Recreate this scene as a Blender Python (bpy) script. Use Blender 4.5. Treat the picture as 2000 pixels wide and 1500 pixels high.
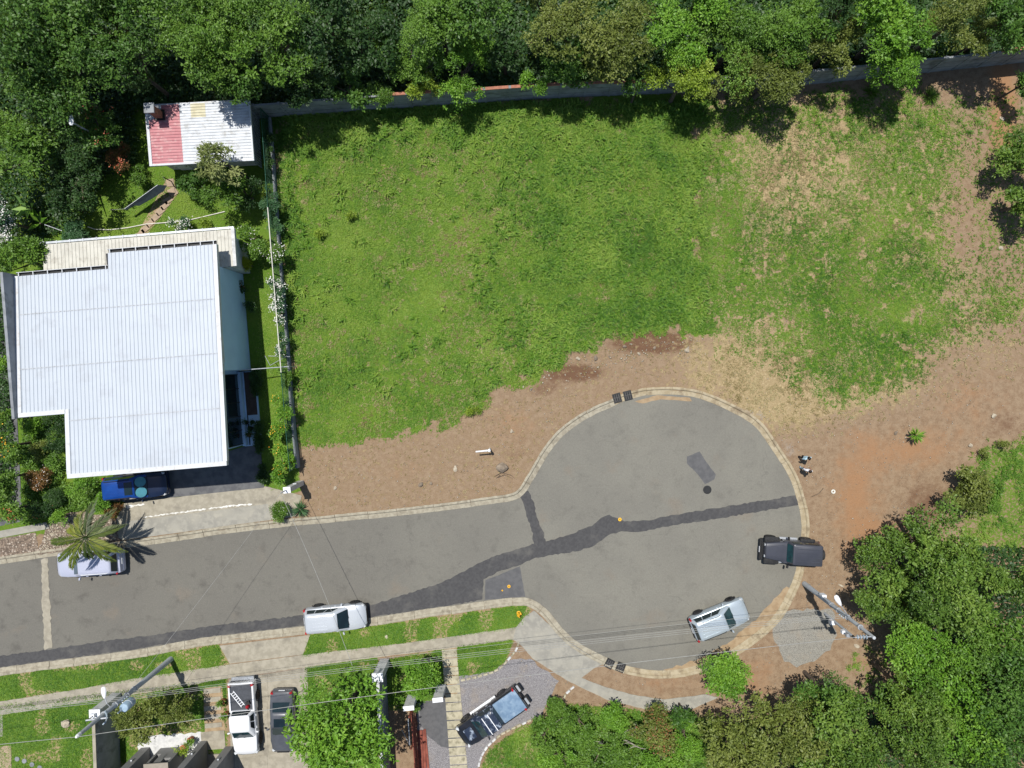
import bpy, bmesh, math, random
import numpy as np
from mathutils import Vector, Matrix, Quaternion

for o in list(bpy.data.objects):
    bpy.data.objects.remove(o, do_unlink=True)
SC = bpy.context.scene
COL = SC.collection
R = math.radians

# ------------------------------------------------------------------ camera
# straight-down aerial view; H = flying height, F = focal length in photo pixels,
# (NX, NY) = the photo pixel right under the camera
H, F, NX, NY = 51.4, 1387.0, 1026.0, 717.0
cam_d = bpy.data.cameras.new('camera')
cam = bpy.data.objects.new('camera', cam_d)
COL.objects.link(cam)
cam.location = (0, 0, H)
cam_d.sensor_width = 36
cam_d.lens = F * 36 / 2000
cam_d.shift_x = -(NX - 1000) / 2000
cam_d.shift_y = -(750 - NY) / 2000
cam_d.clip_end = 3000
SC.camera = cam

# ------------------------------------------------------------------ sky and sun
SUN = Vector((-0.158, 0.316, 1.0)).normalized()
w = bpy.data.worlds.new('World')
SC.world = w
w.use_nodes = True
nt = w.node_tree
nt.nodes.clear()
sky = nt.nodes.new('ShaderNodeTexSky')
sky.sky_type = 'NISHITA'
sky.sun_disc = False
sky.sun_elevation = math.asin(SUN.z)
sky.sun_rotation = math.atan2(SUN.x, SUN.y)
sky.air_density = 1.0
sky.dust_density = 0.6
bg = nt.nodes.new('ShaderNodeBackground')
bg.inputs['Strength'].default_value = 0.085
wo = nt.nodes.new('ShaderNodeOutputWorld')
nt.links.new(sky.outputs[0], bg.inputs[0])
nt.links.new(bg.outputs[0], wo.inputs[0])
sd = bpy.data.lights.new('sun', 'SUN')
sd.energy = 4.4
sd.angle = R(0.53)
sd.color = (1.0, 0.965, 0.91)
sun = bpy.data.objects.new('sun', sd)
COL.objects.link(sun)
sun.rotation_euler = SUN.to_track_quat('Z', 'Y').to_euler()
sun.location = (0, 0, 90)
SC.view_settings.view_transform = 'Standard'
SC.view_settings.look = 'None'
SC.view_settings.exposure = 0.3
SC.view_settings.gamma = 1.0
SC.view_settings.use_curve_mapping = False
SC.render.engine = 'CYCLES'
SC.cycles.max_bounces = 6
SC.cycles.diffuse_bounces = 3
SC.cycles.glossy_bounces = 3
SC.cycles.transmission_bounces = 4
SC.cycles.transparent_max_bounces = 6
SC.cycles.caustics_reflective = False
SC.cycles.caustics_refractive = False
SC.cycles.use_denoising = True


# ------------------------------------------------------------------ helpers
def G(px, py, h=0.0):
    """photo pixel -> world point at height h"""
    return Vector(((px - NX) * (H - h) / F, -(py - NY) * (H - h) / F, h))


def P2(pts, h=0.0):
    return [tuple(G(x, y, h).xy) for x, y in pts]


def tag(o, label=None, cat=None, group=None, kind=None):
    if label: o['label'] = label
    if cat: o['category'] = cat
    if group: o['group'] = group
    if kind: o['kind'] = kind
    return o


def thing(name, label, cat, loc=(0, 0, 0), rz=0.0, group=None):
    o = bpy.data.objects.new(name, None)
    COL.objects.link(o)
    o.empty_display_size = 0.3
    o.location = loc
    o.rotation_euler = (0, 0, rz)
    return tag(o, label, cat, group)


def link(name, me, parent=None, mat=None):
    o = bpy.data.objects.new(name, me)
    COL.objects.link(o)
    if mat is not None and not me.materials:
        me.materials.append(mat)
    if parent is not None:
        o.parent = parent
    return o


class MB:
    """collects simple shapes into one mesh"""
    def __init__(s, org=(0, 0, 0)):
        s.v, s.f, s.org = [], [], Vector(org)

    def add(s, vs, fs):
        n = len(s.v)
        s.v += [tuple(Vector(p) - s.org) for p in vs]
        s.f += [tuple(i + n for i in f) for f in fs]
        return s

    def box(s, c, d, rz=0.0, taper=1.0, rot=None):
        x, y, z = d[0] / 2, d[1] / 2, d[2] / 2
        vs = []
        for k, t in ((-1, 1.0), (1, taper)):
            for a, b in ((-1, -1), (1, -1), (1, 1), (-1, 1)):
                vs.append(Vector((a * x * t, b * y * t, k * z)))
        m = rot if rot is not None else Matrix.Rotation(rz, 3, 'Z')
        vs = [m @ p + Vector(c) for p in vs]
        return s.add(vs, [(3, 2, 1, 0), (4, 5, 6, 7), (0, 1, 5, 4), (1, 2, 6, 5), (2, 3, 7, 6), (3, 0, 4, 7)])

    def prism(s, poly, z0, z1):
        """poly: (x, y) list, any winding; z1 may be a function of (x, y)"""
        poly = list(poly)
        ar = sum(poly[i][0] * poly[(i + 1) % len(poly)][1] - poly[(i + 1) % len(poly)][0] * poly[i][1] for i in range(len(poly)))
        if ar < 0: poly.reverse()
        n = len(poly)
        zf = z1 if callable(z1) else (lambda x, y: z1)
        vs = [(x, y, z0) for x, y in poly] + [(x, y, zf(x, y)) for x, y in poly]
        fs = [tuple(range(n - 1, -1, -1)), tuple(range(n, 2 * n))]
        fs += [(i, (i + 1) % n, n + (i + 1) % n, n + i) for i in range(n)]
        return s.add(vs, fs)

    def tube(s, path, rad, n=8, cap=True):
        path = [Vector(p) for p in path]
        if not hasattr(rad, '__len__'): rad = [rad] * len(path)
        vs, fs = [], []
        up = Vector((0, 0, 1))
        for i, p in enumerate(path):
            d = (path[min(i + 1, len(path) - 1)] - path[max(i - 1, 0)]).normalized()
            ref = Vector((1, 0, 0)) if abs(d.z) > 0.85 else up
            a = d.cross(ref).normalized()
            b = d.cross(a).normalized()
            for k in range(n):
                t = 2 * math.pi * k / n
                vs.append(p + (a * math.cos(t) + b * math.sin(t)) * rad[i])
        for i in range(len(path) - 1):
            for k in range(n):
                fs.append((i * n + k, i * n + (k + 1) % n, (i + 1) * n + (k + 1) % n, (i + 1) * n + k))
        if cap:
            fs.append(tuple(range(n - 1, -1, -1)))
            m = (len(path) - 1) * n
            fs.append(tuple(range(m, m + n)))
        return s.add(vs, fs)

    def lathe(s, prof, n=16, c=(0, 0, 0), axis='Z'):
        vs, fs = [], []
        for r, z in prof:
            for k in range(n):
                t = 2 * math.pi * k / n
                p = Vector((r * math.cos(t), r * math.sin(t), z))
                if axis == 'Y': p = Vector((p.x, p.z, p.y))
                if axis == 'X': p = Vector((p.z, p.x, p.y))
                vs.append(p + Vector(c))
        for i in range(len(prof) - 1):
            for k in range(n):
                fs.append((i * n + k, i * n + (k + 1) % n, (i + 1) * n + (k + 1) % n, (i + 1) * n + k))
        fs.append(tuple(range(n - 1, -1, -1)))
        m = (len(prof) - 1) * n
        fs.append(tuple(range(m, m + n)))
        return s.add(vs, fs)

    def loft(s, rings, cap=True):
        n = len(rings[0])
        vs = [p for r in rings for p in r]
        fs = []
        for i in range(len(rings) - 1):
            for k in range(n):
                fs.append((i * n + k, i * n + (k + 1) % n, (i + 1) * n + (k + 1) % n, (i + 1) * n + k))
        if cap:
            fs.append(tuple(range(n - 1, -1, -1)))
            m = (len(rings) - 1) * n
            fs.append(tuple(range(m, m + n)))
        return s.add(vs, fs)

    def mesh(s, name, mat, smooth=False):
        me = bpy.data.meshes.new(name)
        me.from_pydata(s.v, [], s.f)
        bm = bmesh.new()
        bm.from_mesh(me)
        bmesh.ops.recalc_face_normals(bm, faces=bm.faces)
        if smooth:
            for e in bm.edges:
                if len(e.link_faces) == 2 and e.calc_face_angle(0) > R(38): e.smooth = False
            for f in bm.faces: f.smooth = True
        bm.to_mesh(me)
        bm.free()
        if mat is not None: me.materials.append(mat)
        return me

    def build(s, name, mat, parent=None, smooth=False):
        o = link(name, s.mesh(name, mat, smooth), parent)
        if parent is None: o.location = s.org
        return o


def sheet(name, poly, z, mat, label=None, kind='structure', thick=0.0, parent=None, ragged=0.0, step=0.25, seed=1):
    """flat polygon lying at height z (tessellated), optional ragged edge and thickness"""
    pts = [Vector(p) for p in poly]
    if ragged > 0:
        rg = random.Random(seed)
        out = []
        for i, p in enumerate(pts):
            q = pts[(i + 1) % len(pts)]
            d = q - p
            n = max(1, int(d.length / step))
            nr = Vector((-d.y, d.x)).normalized() if d.length > 0 else Vector((0, 0))
            for k in range(n):
                out.append(p + d * k / n + nr * rg.uniform(-ragged, ragged) * (0.3 if k == 0 else 1))
        pts = out
    c = sum(pts, Vector((0, 0))) / len(pts)
    if parent is not None: c = Vector((0, 0))
    bm = bmesh.new()
    vs = [bm.verts.new((p.x - c.x, p.y - c.y, 0)) for p in pts]
    f = bm.faces.new(vs)
    f.normal_update()
    if f.normal.z < 0: f.normal_flip()
    if thick > 0:
        g = bmesh.ops.extrude_face_region(bm, geom=[f])
        up = [e for e in g['geom'] if isinstance(e, bmesh.types.BMVert)]
        for v_ in up: v_.co.z += 0.0
        for v_ in vs: v_.co.z -= thick
        bmesh.ops.recalc_face_normals(bm, faces=bm.faces)
    bmesh.ops.triangulate(bm, faces=bm.faces)
    me = bpy.data.meshes.new(name)
    bm.to_mesh(me)
    bm.free()
    me.materials.append(mat)
    o = link(name, me, parent)
    o.location = (c.x, c.y, z)
    if label: o['label'] = label
    if kind: o['kind'] = kind
    return o


def np_mesh(name, verts, faces, mat, attrs=None):
    """fast mesh from numpy arrays; faces (n, k)"""
    me = bpy.data.meshes.new(name)
    nv, nf, k = len(verts), len(faces), faces.shape[1]
    me.vertices.add(nv)
    me.vertices.foreach_set('co', np.ascontiguousarray(verts, dtype=np.float32).ravel())
    me.loops.add(nf * k)
    me.loops.foreach_set('vertex_index', np.ascontiguousarray(faces, dtype=np.int32).ravel())
    me.polygons.add(nf)
    me.polygons.foreach_set('loop_start', np.arange(0, nf * k, k, dtype=np.int32))
    for n_, a in (attrs or {}).items():
        at = me.attributes.new(n_, 'FLOAT', 'POINT')
        at.data.foreach_set('value', np.ascontiguousarray(a, dtype=np.float32))
    me.update(calc_edges=True)
    if mat is not None: me.materials.append(mat)
    return me


def vnoise(x, y, scale, seed):
    """smooth lattice noise 0..1 for numpy arrays"""
    rg = np.random.RandomState(seed)
    lat = rg.rand(128, 128)
    X, Y = x / scale + 1000.3, y / scale + 1000.7
    i, j = np.floor(X).astype(int), np.floor(Y).astype(int)
    fx, fy = X - i, Y - j
    fx, fy = fx * fx * (3 - 2 * fx), fy * fy * (3 - 2 * fy)
    a, b = lat[i % 128, j % 128], lat[(i + 1) % 128, j % 128]
    c, d = lat[i % 128, (j + 1) % 128], lat[(i + 1) % 128, (j + 1) % 128]
    return (a * (1 - fx) + b * fx) * (1 - fy) + (c * (1 - fx) + d * fx) * fy


def sdist(x, y, poly):
    """signed distance to polygon, positive inside (numpy)"""
    x, y = np.asarray(x, float), np.asarray(y, float)
    d = np.full(x.shape, 1e9)
    ins = np.zeros(x.shape, bool)
    n = len(poly)
    for i in range(n):
        ax, ay = poly[i]
        bx, by = poly[(i + 1) % n]
        ex, ey = bx - ax, by - ay
        t = np.clip(((x - ax) * ex + (y - ay) * ey) / (ex * ex + ey * ey + 1e-12), 0, 1)
        d = np.minimum(d, np.hypot(x - ax - t * ex, y - ay - t * ey))
        cr = ((ay > y) != (by > y)) & (x < ex * (y - ay) / (ey if abs(ey) > 1e-12 else 1e-12) + ax)
        ins ^= cr
    return np.where(ins, d, -d)


def sstep(a, b, x):
    t = np.clip((x - a) / (b - a), 0, 1)
    return t * t * (3 - 2 * t)


def resample(pts, step):
    out = []
    pts = [Vector(p) for p in pts]
    # Catmull-Rom smoothing, then even spacing
    dense = []
    for i in range(len(pts) - 1):
        p0, p1, p2, p3 = pts[max(i - 1, 0)], pts[i], pts[i + 1], pts[min(i + 2, len(pts) - 1)]
        for k in range(12):
            t = k / 12
            dense.append(0.5 * ((2 * p1) + (p2 - p0) * t + (2 * p0 - 5 * p1 + 4 * p2 - p3) * t * t + (3 * p1 - p0 - 3 * p2 + p3) * t ** 3))
    dense.append(pts[-1])
    out = [dense[0]]
    acc = 0.0
    for a, b in zip(dense, dense[1:]):
        L = (b - a).length
        while acc + L >= step and L > 1e-9:
            t = (step - acc) / L
            a = a + (b - a) * t
            out.append(a)
            L = (b - a).length
            acc = 0.0
        acc += L
    return out


# ------------------------------------------------------------------ materials
def nodes_of(name):
    m = bpy.data.materials.new(name)
    m.use_nodes = True
    t = m.node_tree
    b = t.nodes['Principled BSDF']
    return m, t, b


def N(t, typ, **kw):
    n = t.nodes.new(typ)
    for k, v_ in kw.items():
        if k in n.inputs.keys() if isinstance(k, str) else False: n.inputs[k].default_value = v_
        else: setattr(n, k, v_)
    return n


def noise(t, scale, detail=5, rough=0.55, vec=None):
    n = t.nodes.new('ShaderNodeTexNoise')
    n.inputs['Scale'].default_value = scale
    n.inputs['Detail'].default_value = detail
    n.inputs['Roughness'].default_value = rough
    if vec is not None: t.links.new(vec, n.inputs['Vector'])
    return n.outputs[0]


def mixc(t, fac, a, b):
    n = t.nodes.new('ShaderNodeMix')
    n.data_type = 'RGBA'
    for sock, v_ in ((n.inputs[0], fac), (n.inputs[6], a), (n.inputs[7], b)):
        if isinstance(v_, (int, float)): sock.default_value = v_
        elif isinstance(v_, tuple): sock.default_value = (*v_[:3], 1)
        else: t.links.new(v_, sock)
    return n.outputs[2]


def maprange(t, val, a, b, c=0.0, d=1.0):
    n = t.nodes.new('ShaderNodeMapRange')
    n.interpolation_type = 'SMOOTHSTEP'
    t.links.new(val, n.inputs[0])
    for i, v_ in enumerate((a, b, c, d)): n.inputs[i + 1].default_value = v_
    return n.outputs[0]


def mth(t, op, a, b):
    n = t.nodes.new('ShaderNodeMath')
    n.operation = op
    for i, v_ in enumerate((a, b)):
        if isinstance(v_, (int, float)): n.inputs[i].default_value = v_
        else: t.links.new(v_, n.inputs[i])
    return n.outputs[0]


def pos(t):
    return t.nodes.new('ShaderNodeNewGeometry').outputs['Position']


def bump(t, b, h, strength=0.3, dist=0.02):
    n = t.nodes.new('ShaderNodeBump')
    n.inputs['Strength'].default_value = strength
    n.inputs['Distance'].default_value = dist
    t.links.new(h, n.inputs['Height'])
    t.links.new(n.outputs[0], b.inputs['Normal'])


def M(name, c1, c2=None, scale=3.0, rough=0.75, metal=0.0, spec=0.3, c3=None, scale3=0.6, lo=0.38, hi=0.62, bmp=0.0, bscale=60, coat=0.0, emit=None):
    m, t, b = nodes_of(name)
    b.inputs['Roughness'].default_value = rough
    b.inputs['Metallic'].default_value = metal
    b.inputs['Specular IOR Level'].default_value = spec
    if coat: b.inputs['Coat Weight'].default_value = coat
    if c2 is None:
        c2 = tuple(x * 0.82 for x in c1)
    p = pos(t)
    col = mixc(t, maprange(t, noise(t, scale, 6, 0.6, p), lo, hi), c1, c2)
    if c3 is not None:
        col = mixc(t, maprange(t, noise(t, scale3, 7, 0.65, p), 0.5, 0.68), col, c3)
    t.links.new(col, b.inputs['Base Color'])
    if bmp: bump(t, b, noise(t, bscale, 4, 0.6, p), bmp)
    return m


def leaf_mat(name, cols, trans=0.28, rough=0.5, scale=0.5):
    """cols: dark, mid, light; 'tint' attribute picks one per leaf"""
    m, t, b = nodes_of(name)
    b.inputs['Roughness'].default_value = rough
    b.inputs['Specular IOR Level'].default_value = 0.35
    a = t.nodes.new('ShaderNodeAttribute')
    a.attribute_name = 'tint'
    fac = mth(t, 'ADD', a.outputs['Fac'], mth(t, 'MULTIPLY', mth(t, 'SUBTRACT', noise(t, scale, 3, 0.5, pos(t)), 0.5), 0.7))
    r = t.nodes.new('ShaderNodeValToRGB')
    r.color_ramp.elements[0].position = 0.1
    r.color_ramp.elements[0].color = (*cols[0], 1)
    r.color_ramp.elements[1].position = 0.95
    r.color_ramp.elements[1].color = (*cols[2], 1)
    e = r.color_ramp.elements.new(0.5)
    e.color = (*cols[1], 1)
    t.links.new(fac, r.inputs[0])
    t.links.new(r.outputs[0], b.inputs['Base Color'])
    tr = t.nodes.new('ShaderNodeBsdfTranslucent')
    t.links.new(mixc(t, 0.35, r.outputs[0], (0.35, 0.45, 0.05)), tr.inputs[0])
    mx = t.nodes.new('ShaderNodeMixShader')
    mx.inputs[0].default_value = trans
    t.links.new(b.outputs[0], mx.inputs[1])
    t.links.new(tr.outputs[0], mx.inputs[2])
    t.links.new(mx.outputs[0], t.nodes['Material Output'].inputs[0])
    return m


MAT = {}
MAT['concrete'] = M('concrete', (0.33, 0.30, 0.235), (0.265, 0.24, 0.185), 2.2, 0.9, c3=(0.21, 0.19, 0.15), scale3=0.7, bmp=0.25)
MAT['kerb'] = M('kerb_concrete', (0.345, 0.315, 0.24), (0.27, 0.24, 0.18), 3.5, 0.9, c3=(0.20, 0.175, 0.13), scale3=1.6, bmp=0.4)
MAT['kerb_yellow'] = M('stained_kerb', (0.37, 0.315, 0.215), (0.30, 0.245, 0.155), 2.5, 0.9, c3=(0.20, 0.155, 0.10), scale3=1.4, bmp=0.4)
MAT['greyconc'] = M('grey_concrete', (0.30, 0.285, 0.24), (0.23, 0.22, 0.19), 1.8, 0.9, c3=(0.33, 0.31, 0.255), scale3=0.9, bmp=0.25)
MAT['darkconc_and_shade'] = M('dark_slab_and_shade', (0.125, 0.125, 0.125), (0.085, 0.085, 0.09), 1.4, 0.85, bmp=0.15)
MAT['patch'] = M('patch_asphalt', (0.068, 0.067, 0.067), (0.053, 0.052, 0.053), 6.0, 0.85, c3=(0.100, 0.096, 0.089), scale3=0.5, bmp=0.4, bscale=30)
MAT['patch2'] = M('old_patch_asphalt', (0.105, 0.104, 0.105), (0.085, 0.085, 0.087), 3.0, 0.85, bmp=0.3)
MAT['white'] = M('white_paint', (0.74, 0.75, 0.76), (0.68, 0.69, 0.70), 2, 0.6)
MAT['roofwhite'] = M('white_roof_metal', (0.425, 0.462, 0.505), (0.41, 0.447, 0.49), 0.5, 0.5, spec=0.3, c3=(0.385, 0.415, 0.45), scale3=0.9)
MAT['roofcream'] = M('cream_roof_metal', (0.50, 0.485, 0.425), (0.44, 0.425, 0.37), 1.2, 0.6, c3=(0.36, 0.34, 0.29), scale3=2.0)
MAT['roofred'] = M('red_roof_metal', (0.46, 0.205, 0.215), (0.42, 0.165, 0.18), 2.5, 0.6, c3=(0.50, 0.31, 0.30), scale3=3.0)
MAT['roofshed'] = M('shed_roof_metal', (0.56, 0.58, 0.60), (0.48, 0.50, 0.52), 2.0, 0.5, c3=(0.38, 0.38, 0.37), scale3=2.4)
MAT['roofstain'] = M('stained_roof_metal', (0.55, 0.52, 0.38), (0.47, 0.43, 0.29), 2.0, 0.6)
MAT['flash'] = M('white_flashing', (0.53, 0.55, 0.57), (0.50, 0.52, 0.54), 1.0, 0.5, c3=(0.44, 0.42, 0.40), scale3=2.5)
MAT['wallwhite_sky'] = M('white_wall_sky_tint', (0.46, 0.63, 0.78), (0.43, 0.59, 0.74), 0.8, 0.8)  # white wall; the blue skylight in its shade is put into the colour
MAT['wallgrey'] = M('grey_wall', (0.26, 0.275, 0.29), (0.20, 0.21, 0.22), 0.7, 0.85, c3=(0.14, 0.15, 0.155), scale3=1.3, bmp=0.2)
MAT['blockwall'] = M('block_wall', (0.25, 0.265, 0.27), (0.19, 0.20, 0.205), 0.9, 0.9, c3=(0.13, 0.135, 0.13), scale3=1.1, bmp=0.35, bscale=20)
MAT['coping'] = M('brick_coping', (0.38, 0.16, 0.10), (0.28, 0.12, 0.08), 5, 0.85, bmp=0.3)
MAT['house_grey'] = M('house_render', (0.20, 0.198, 0.19), (0.175, 0.173, 0.167), 1.0, 0.85)
MAT['house_beige'] = M('house_cap', (0.30, 0.27, 0.22), (0.26, 0.23, 0.19), 1.5, 0.85)
MAT['dark'] = M('dark_metal', (0.02, 0.021, 0.022), None, 3, 0.5)
MAT['black'] = M('black_rubber', (0.018, 0.018, 0.019), (0.03, 0.03, 0.03), 8, 0.8)
MAT['rim'] = M('alloy_rim', (0.30, 0.31, 0.32), None, 5, 0.35, metal=0.8)
MAT['steel'] = M('galvanised_steel', (0.42, 0.44, 0.46), (0.34, 0.36, 0.38), 6, 0.45, metal=0.4)
MAT['pole'] = M('pole_concrete', (0.42, 0.44, 0.45), (0.35, 0.37, 0.38), 1.5, 0.8, bmp=0.15)
MAT['glass'] = M('dark_glass', (0.010, 0.022, 0.026), (0.008, 0.015, 0.018), 1.5, 0.06, spec=0.6)
MAT['glass_teal'] = M('windscreen_glass', (0.012, 0.050, 0.055), (0.010, 0.030, 0.036), 1.6, 0.06, spec=0.6)
MAT['silver'] = M('silver_paint', (0.50, 0.53, 0.56), (0.48, 0.51, 0.54), 1.0, 0.32, metal=0.25, coat=0.4)
MAT['bluesilver'] = M('pale_blue_paint', (0.42, 0.48, 0.52), (0.40, 0.46, 0.50), 1.0, 0.32, metal=0.3, coat=0.4)
MAT['lilac'] = M('lilac_silver_paint', (0.48, 0.50, 0.60), (0.46, 0.48, 0.58), 1.0, 0.32, metal=0.25, coat=0.4)
MAT['carwhite'] = M('white_car_paint', (0.70, 0.71, 0.72), (0.68, 0.69, 0.70), 1.0, 0.35, coat=0.4)
MAT['carblack'] = M('black_car_paint', (0.012, 0.013, 0.016), (0.02, 0.021, 0.025), 1.2, 0.22, coat=0.5)
MAT['jeep'] = M('charcoal_car_paint', (0.050, 0.053, 0.066), (0.043, 0.046, 0.058), 1.2, 0.35, coat=0.3)
MAT['sedan'] = M('sedan_paint_sky_lightened', (0.065, 0.07, 0.08), (0.085, 0.09, 0.10), 1.2, 0.25, coat=0.5)  # black paint made lighter, sky reflections are put into the colour
MAT['carblue_shaded'] = M('shaded_blue_car_paint', (0.010, 0.018, 0.045), None, 1.2, 0.25, coat=0.5)  # body of the blue car, with the roof's shade put into the paint
MAT['carblue_sunlit'] = M('sunlit_blue_car_paint', (0.006, 0.05, 0.24), (0.005, 0.04, 0.20), 1.2, 0.3, coat=0.4)  # cabin of the same car, with sunlight put into the paint
MAT['bedliner'] = M('grey_bed_liner', (0.065, 0.070, 0.080), (0.05, 0.054, 0.062), 4, 0.7)
MAT['tonneau'] = M('faded_tonneau_vinyl', (0.17, 0.25, 0.34), (0.12, 0.19, 0.28), 2.5, 0.55, c3=(0.25, 0.33, 0.41), scale3=1.8)
MAT['scuff'] = M('peeling_clearcoat', (0.025, 0.035, 0.06), (0.02, 0.028, 0.05), 2.0, 0.3, c3=(0.30, 0.35, 0.42), scale3=3.0)
MAT['cyan'] = M('sunshade_fabric', (0.08, 0.27, 0.33), None, 2, 0.5)
MAT['red'] = M('red_lens', (0.35, 0.015, 0.02), None, 4, 0.3)
MAT['headlamp'] = M('headlamp_lens', (0.55, 0.57, 0.58), None, 4, 0.15)
MAT['yellow'] = M('yellow_paint', (0.75, 0.42, 0.02), (0.62, 0.32, 0.02), 6, 0.5)
MAT['hiviz'] = M('hiviz_yellow', (0.60, 0.66, 0.05), None, 6, 0.6)
MAT['greenwire'] = M('green_wire', (0.02, 0.085, 0.055), None, 3, 0.6)
MAT['bark'] = M('bark', (0.13, 0.10, 0.075), (0.08, 0.06, 0.045), 7, 0.9, bmp=0.5)
MAT['palebark'] = M('pale_dead_wood', (0.36, 0.33, 0.28), (0.26, 0.23, 0.19), 7, 0.9, bmp=0.3)
MAT['rock'] = M('rock', (0.26, 0.21, 0.155), (0.17, 0.135, 0.10), 4, 0.9, c3=(0.11, 0.09, 0.075), scale3=3, bmp=0.5, bscale=15)
MAT['rockpale'] = M('pale_rock', (0.42, 0.37, 0.28), (0.32, 0.27, 0.20), 5, 0.9, bmp=0.4, bscale=15)
MAT['pebble'] = M('pebble', (0.46, 0.41, 0.33), (0.26, 0.20, 0.14), 14, 0.9, lo=0.45, hi=0.55)
MAT['slab'] = M('sandstone_slab', (0.36, 0.27, 0.19), (0.29, 0.22, 0.155), 3, 0.9, bmp=0.3)
MAT['paleslab'] = M('pale_slab', (0.42, 0.38, 0.27), (0.33, 0.30, 0.21), 2.4, 0.9, c3=(0.20, 0.18, 0.12), scale3=2.2, bmp=0.3)
MAT['brown'] = M('brown_deck', (0.085, 0.06, 0.05), (0.06, 0.043, 0.036), 3, 0.8)
MAT['redwood'] = M('red_timber', (0.24, 0.070, 0.045), (0.16, 0.045, 0.03), 3, 0.75, bmp=0.3)
MAT['terracotta'] = M('terracotta', (0.42, 0.16, 0.08), (0.33, 0.12, 0.06), 5, 0.85)
MAT['brickcol'] = M('chimney_brick', (0.22, 0.11, 0.07), (0.16, 0.08, 0.055), 6, 0.9, bmp=0.4)
MAT['tarp'] = M('black_mesh_cloth', (0.014, 0.02, 0.025), (0.018, 0.026, 0.03), 5, 0.9, spec=0.1)
MAT['skin'] = M('skin', (0.30, 0.16, 0.10), None, 4, 0.6)
MAT['hair'] = M('dark_hair', (0.012, 0.010, 0.009), None, 20, 0.5)
MAT['jeans'] = M('pale_jeans', (0.32, 0.44, 0.52), (0.24, 0.34, 0.42), 8, 0.85)
MAT['shirtblue'] = M('pale_blue_shirt', (0.42, 0.58, 0.66), None, 6, 0.8)
MAT['shirtwhite'] = M('white_shirt', (0.74, 0.74, 0.76), None, 6, 0.8)
MAT['trousers'] = M('dark_trousers', (0.015, 0.016, 0.02), None, 6, 0.8)
MAT['cable'] = M('cable_sheath', (0.30, 0.30, 0.28), None, 3, 0.6)
MAT['cabledark'] = M('dark_cable_sheath', (0.04, 0.04, 0.04), None, 3, 0.6)
MAT['hose'] = M('white_hose', (0.66, 0.64, 0.56), None, 5, 0.5)
MAT['plaster'] = M('pale_plaster', (0.56, 0.56, 0.54), (0.47, 0.47, 0.46), 2.5, 0.85, c3=(0.36, 0.36, 0.35), scale3=2)
MAT['bluepaint'] = M('transformer_paint', (0.30, 0.40, 0.48), (0.25, 0.34, 0.42), 3, 0.5)
MAT['porcelain'] = M('grey_porcelain', (0.36, 0.43, 0.48), None, 3, 0.2)


def asphalt():
    m, t, b = nodes_of('weathered_asphalt')
    b.inputs['Roughness'].default_value = 0.9
    b.inputs['Specular IOR Level'].default_value = 0.2
    p = pos(t)
    sx = t.nodes.new('ShaderNodeSeparateXYZ')
    t.links.new(p, sx.inputs[0])
    # darker to the left: lens vignetting put into the colour, plus damp and stains
    left_dark = maprange(t, mth(t, 'ADD', sx.outputs[0], mth(t, 'MULTIPLY', noise(t, 0.12, 4, 0.6, p), 9)), -14, 8, 1.0, 0.0)
    col = mixc(t, maprange(t, noise(t, 0.16, 5, 0.6, p), 0.3, 0.7), (0.168, 0.160, 0.136), (0.202, 0.193, 0.160))
    col = mixc(t, mth(t, 'MULTIPLY', left_dark, 0.55), col, (0.118, 0.110, 0.096))
    st = maprange(t, noise(t, 0.8, 7, 0.72, p), 0.50, 0.72)
    col = mixc(t, mth(t, 'MULTIPLY', st, mth(t, 'ADD', mth(t, 'MULTIPLY', left_dark, 0.35), 0.3)), col, (0.082, 0.076, 0.066))
    st2 = maprange(t, noise(t, 2.6, 6, 0.7, p), 0.56, 0.74)
    col = mixc(t, mth(t, 'MULTIPLY', st2, 0.35), col, (0.09, 0.084, 0.074))
    col = mixc(t, mth(t, 'MULTIPLY', maprange(t, noise(t, 0.35, 6, 0.6, p), 0.57, 0.72), 0.5), col, (0.20, 0.165, 0.125))
    v = t.nodes.new('ShaderNodeTexVoronoi')
    v.feature = 'DISTANCE_TO_EDGE'
    v.inputs['Scale'].default_value = 0.33
    wv = t.nodes.new('ShaderNodeMix')
    wv.data_type = 'VECTOR'
    wv.inputs[0].default_value = 0.12
    t.links.new(p, wv.inputs[4])
    nz = t.nodes.new('ShaderNodeTexNoise')
    nz.inputs['Scale'].default_value = 1.1
    nz.inputs['Detail'].default_value = 6
    t.links.new(p, nz.inputs['Vector'])
    sc = t.nodes.new('ShaderNodeVectorMath')
    sc.operation = 'SCALE'
    sc.inputs['Scale'].default_value = 12.0
    t.links.new(nz.outputs['Color'], sc.inputs[0])
    t.links.new(sc.outputs[0], wv.inputs[5])
    t.links.new(wv.outputs[1], v.inputs['Vector'])
    crack = maprange(t, v.outputs['Distance'], 0.0, 0.012, 1.0, 0.0)
    col = mixc(t, mth(t, 'MULTIPLY', mth(t, 'MULTIPLY', crack, maprange(t, noise(t, 0.22, 3, 0.5, p), 0.5, 0.62)), 0.25), col, (0.06, 0.057, 0.052))
    col = mixc(t, maprange(t, noise(t, 9, 4, 0.75, p), 0.25, 0.75, 0.0, 0.35), col, (0.09, 0.088, 0.080))
    col = mixc(t, maprange(t, noise(t, 22, 3, 0.8, p), 0.55, 0.75, 0.0, 0.55), col, (0.28, 0.265, 0.23))
    t.links.new(col, b.inputs['Base Color'])
    bump(t, b, noise(t, 40, 3, 0.7, p), 0.4, 0.01)
    return m


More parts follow.
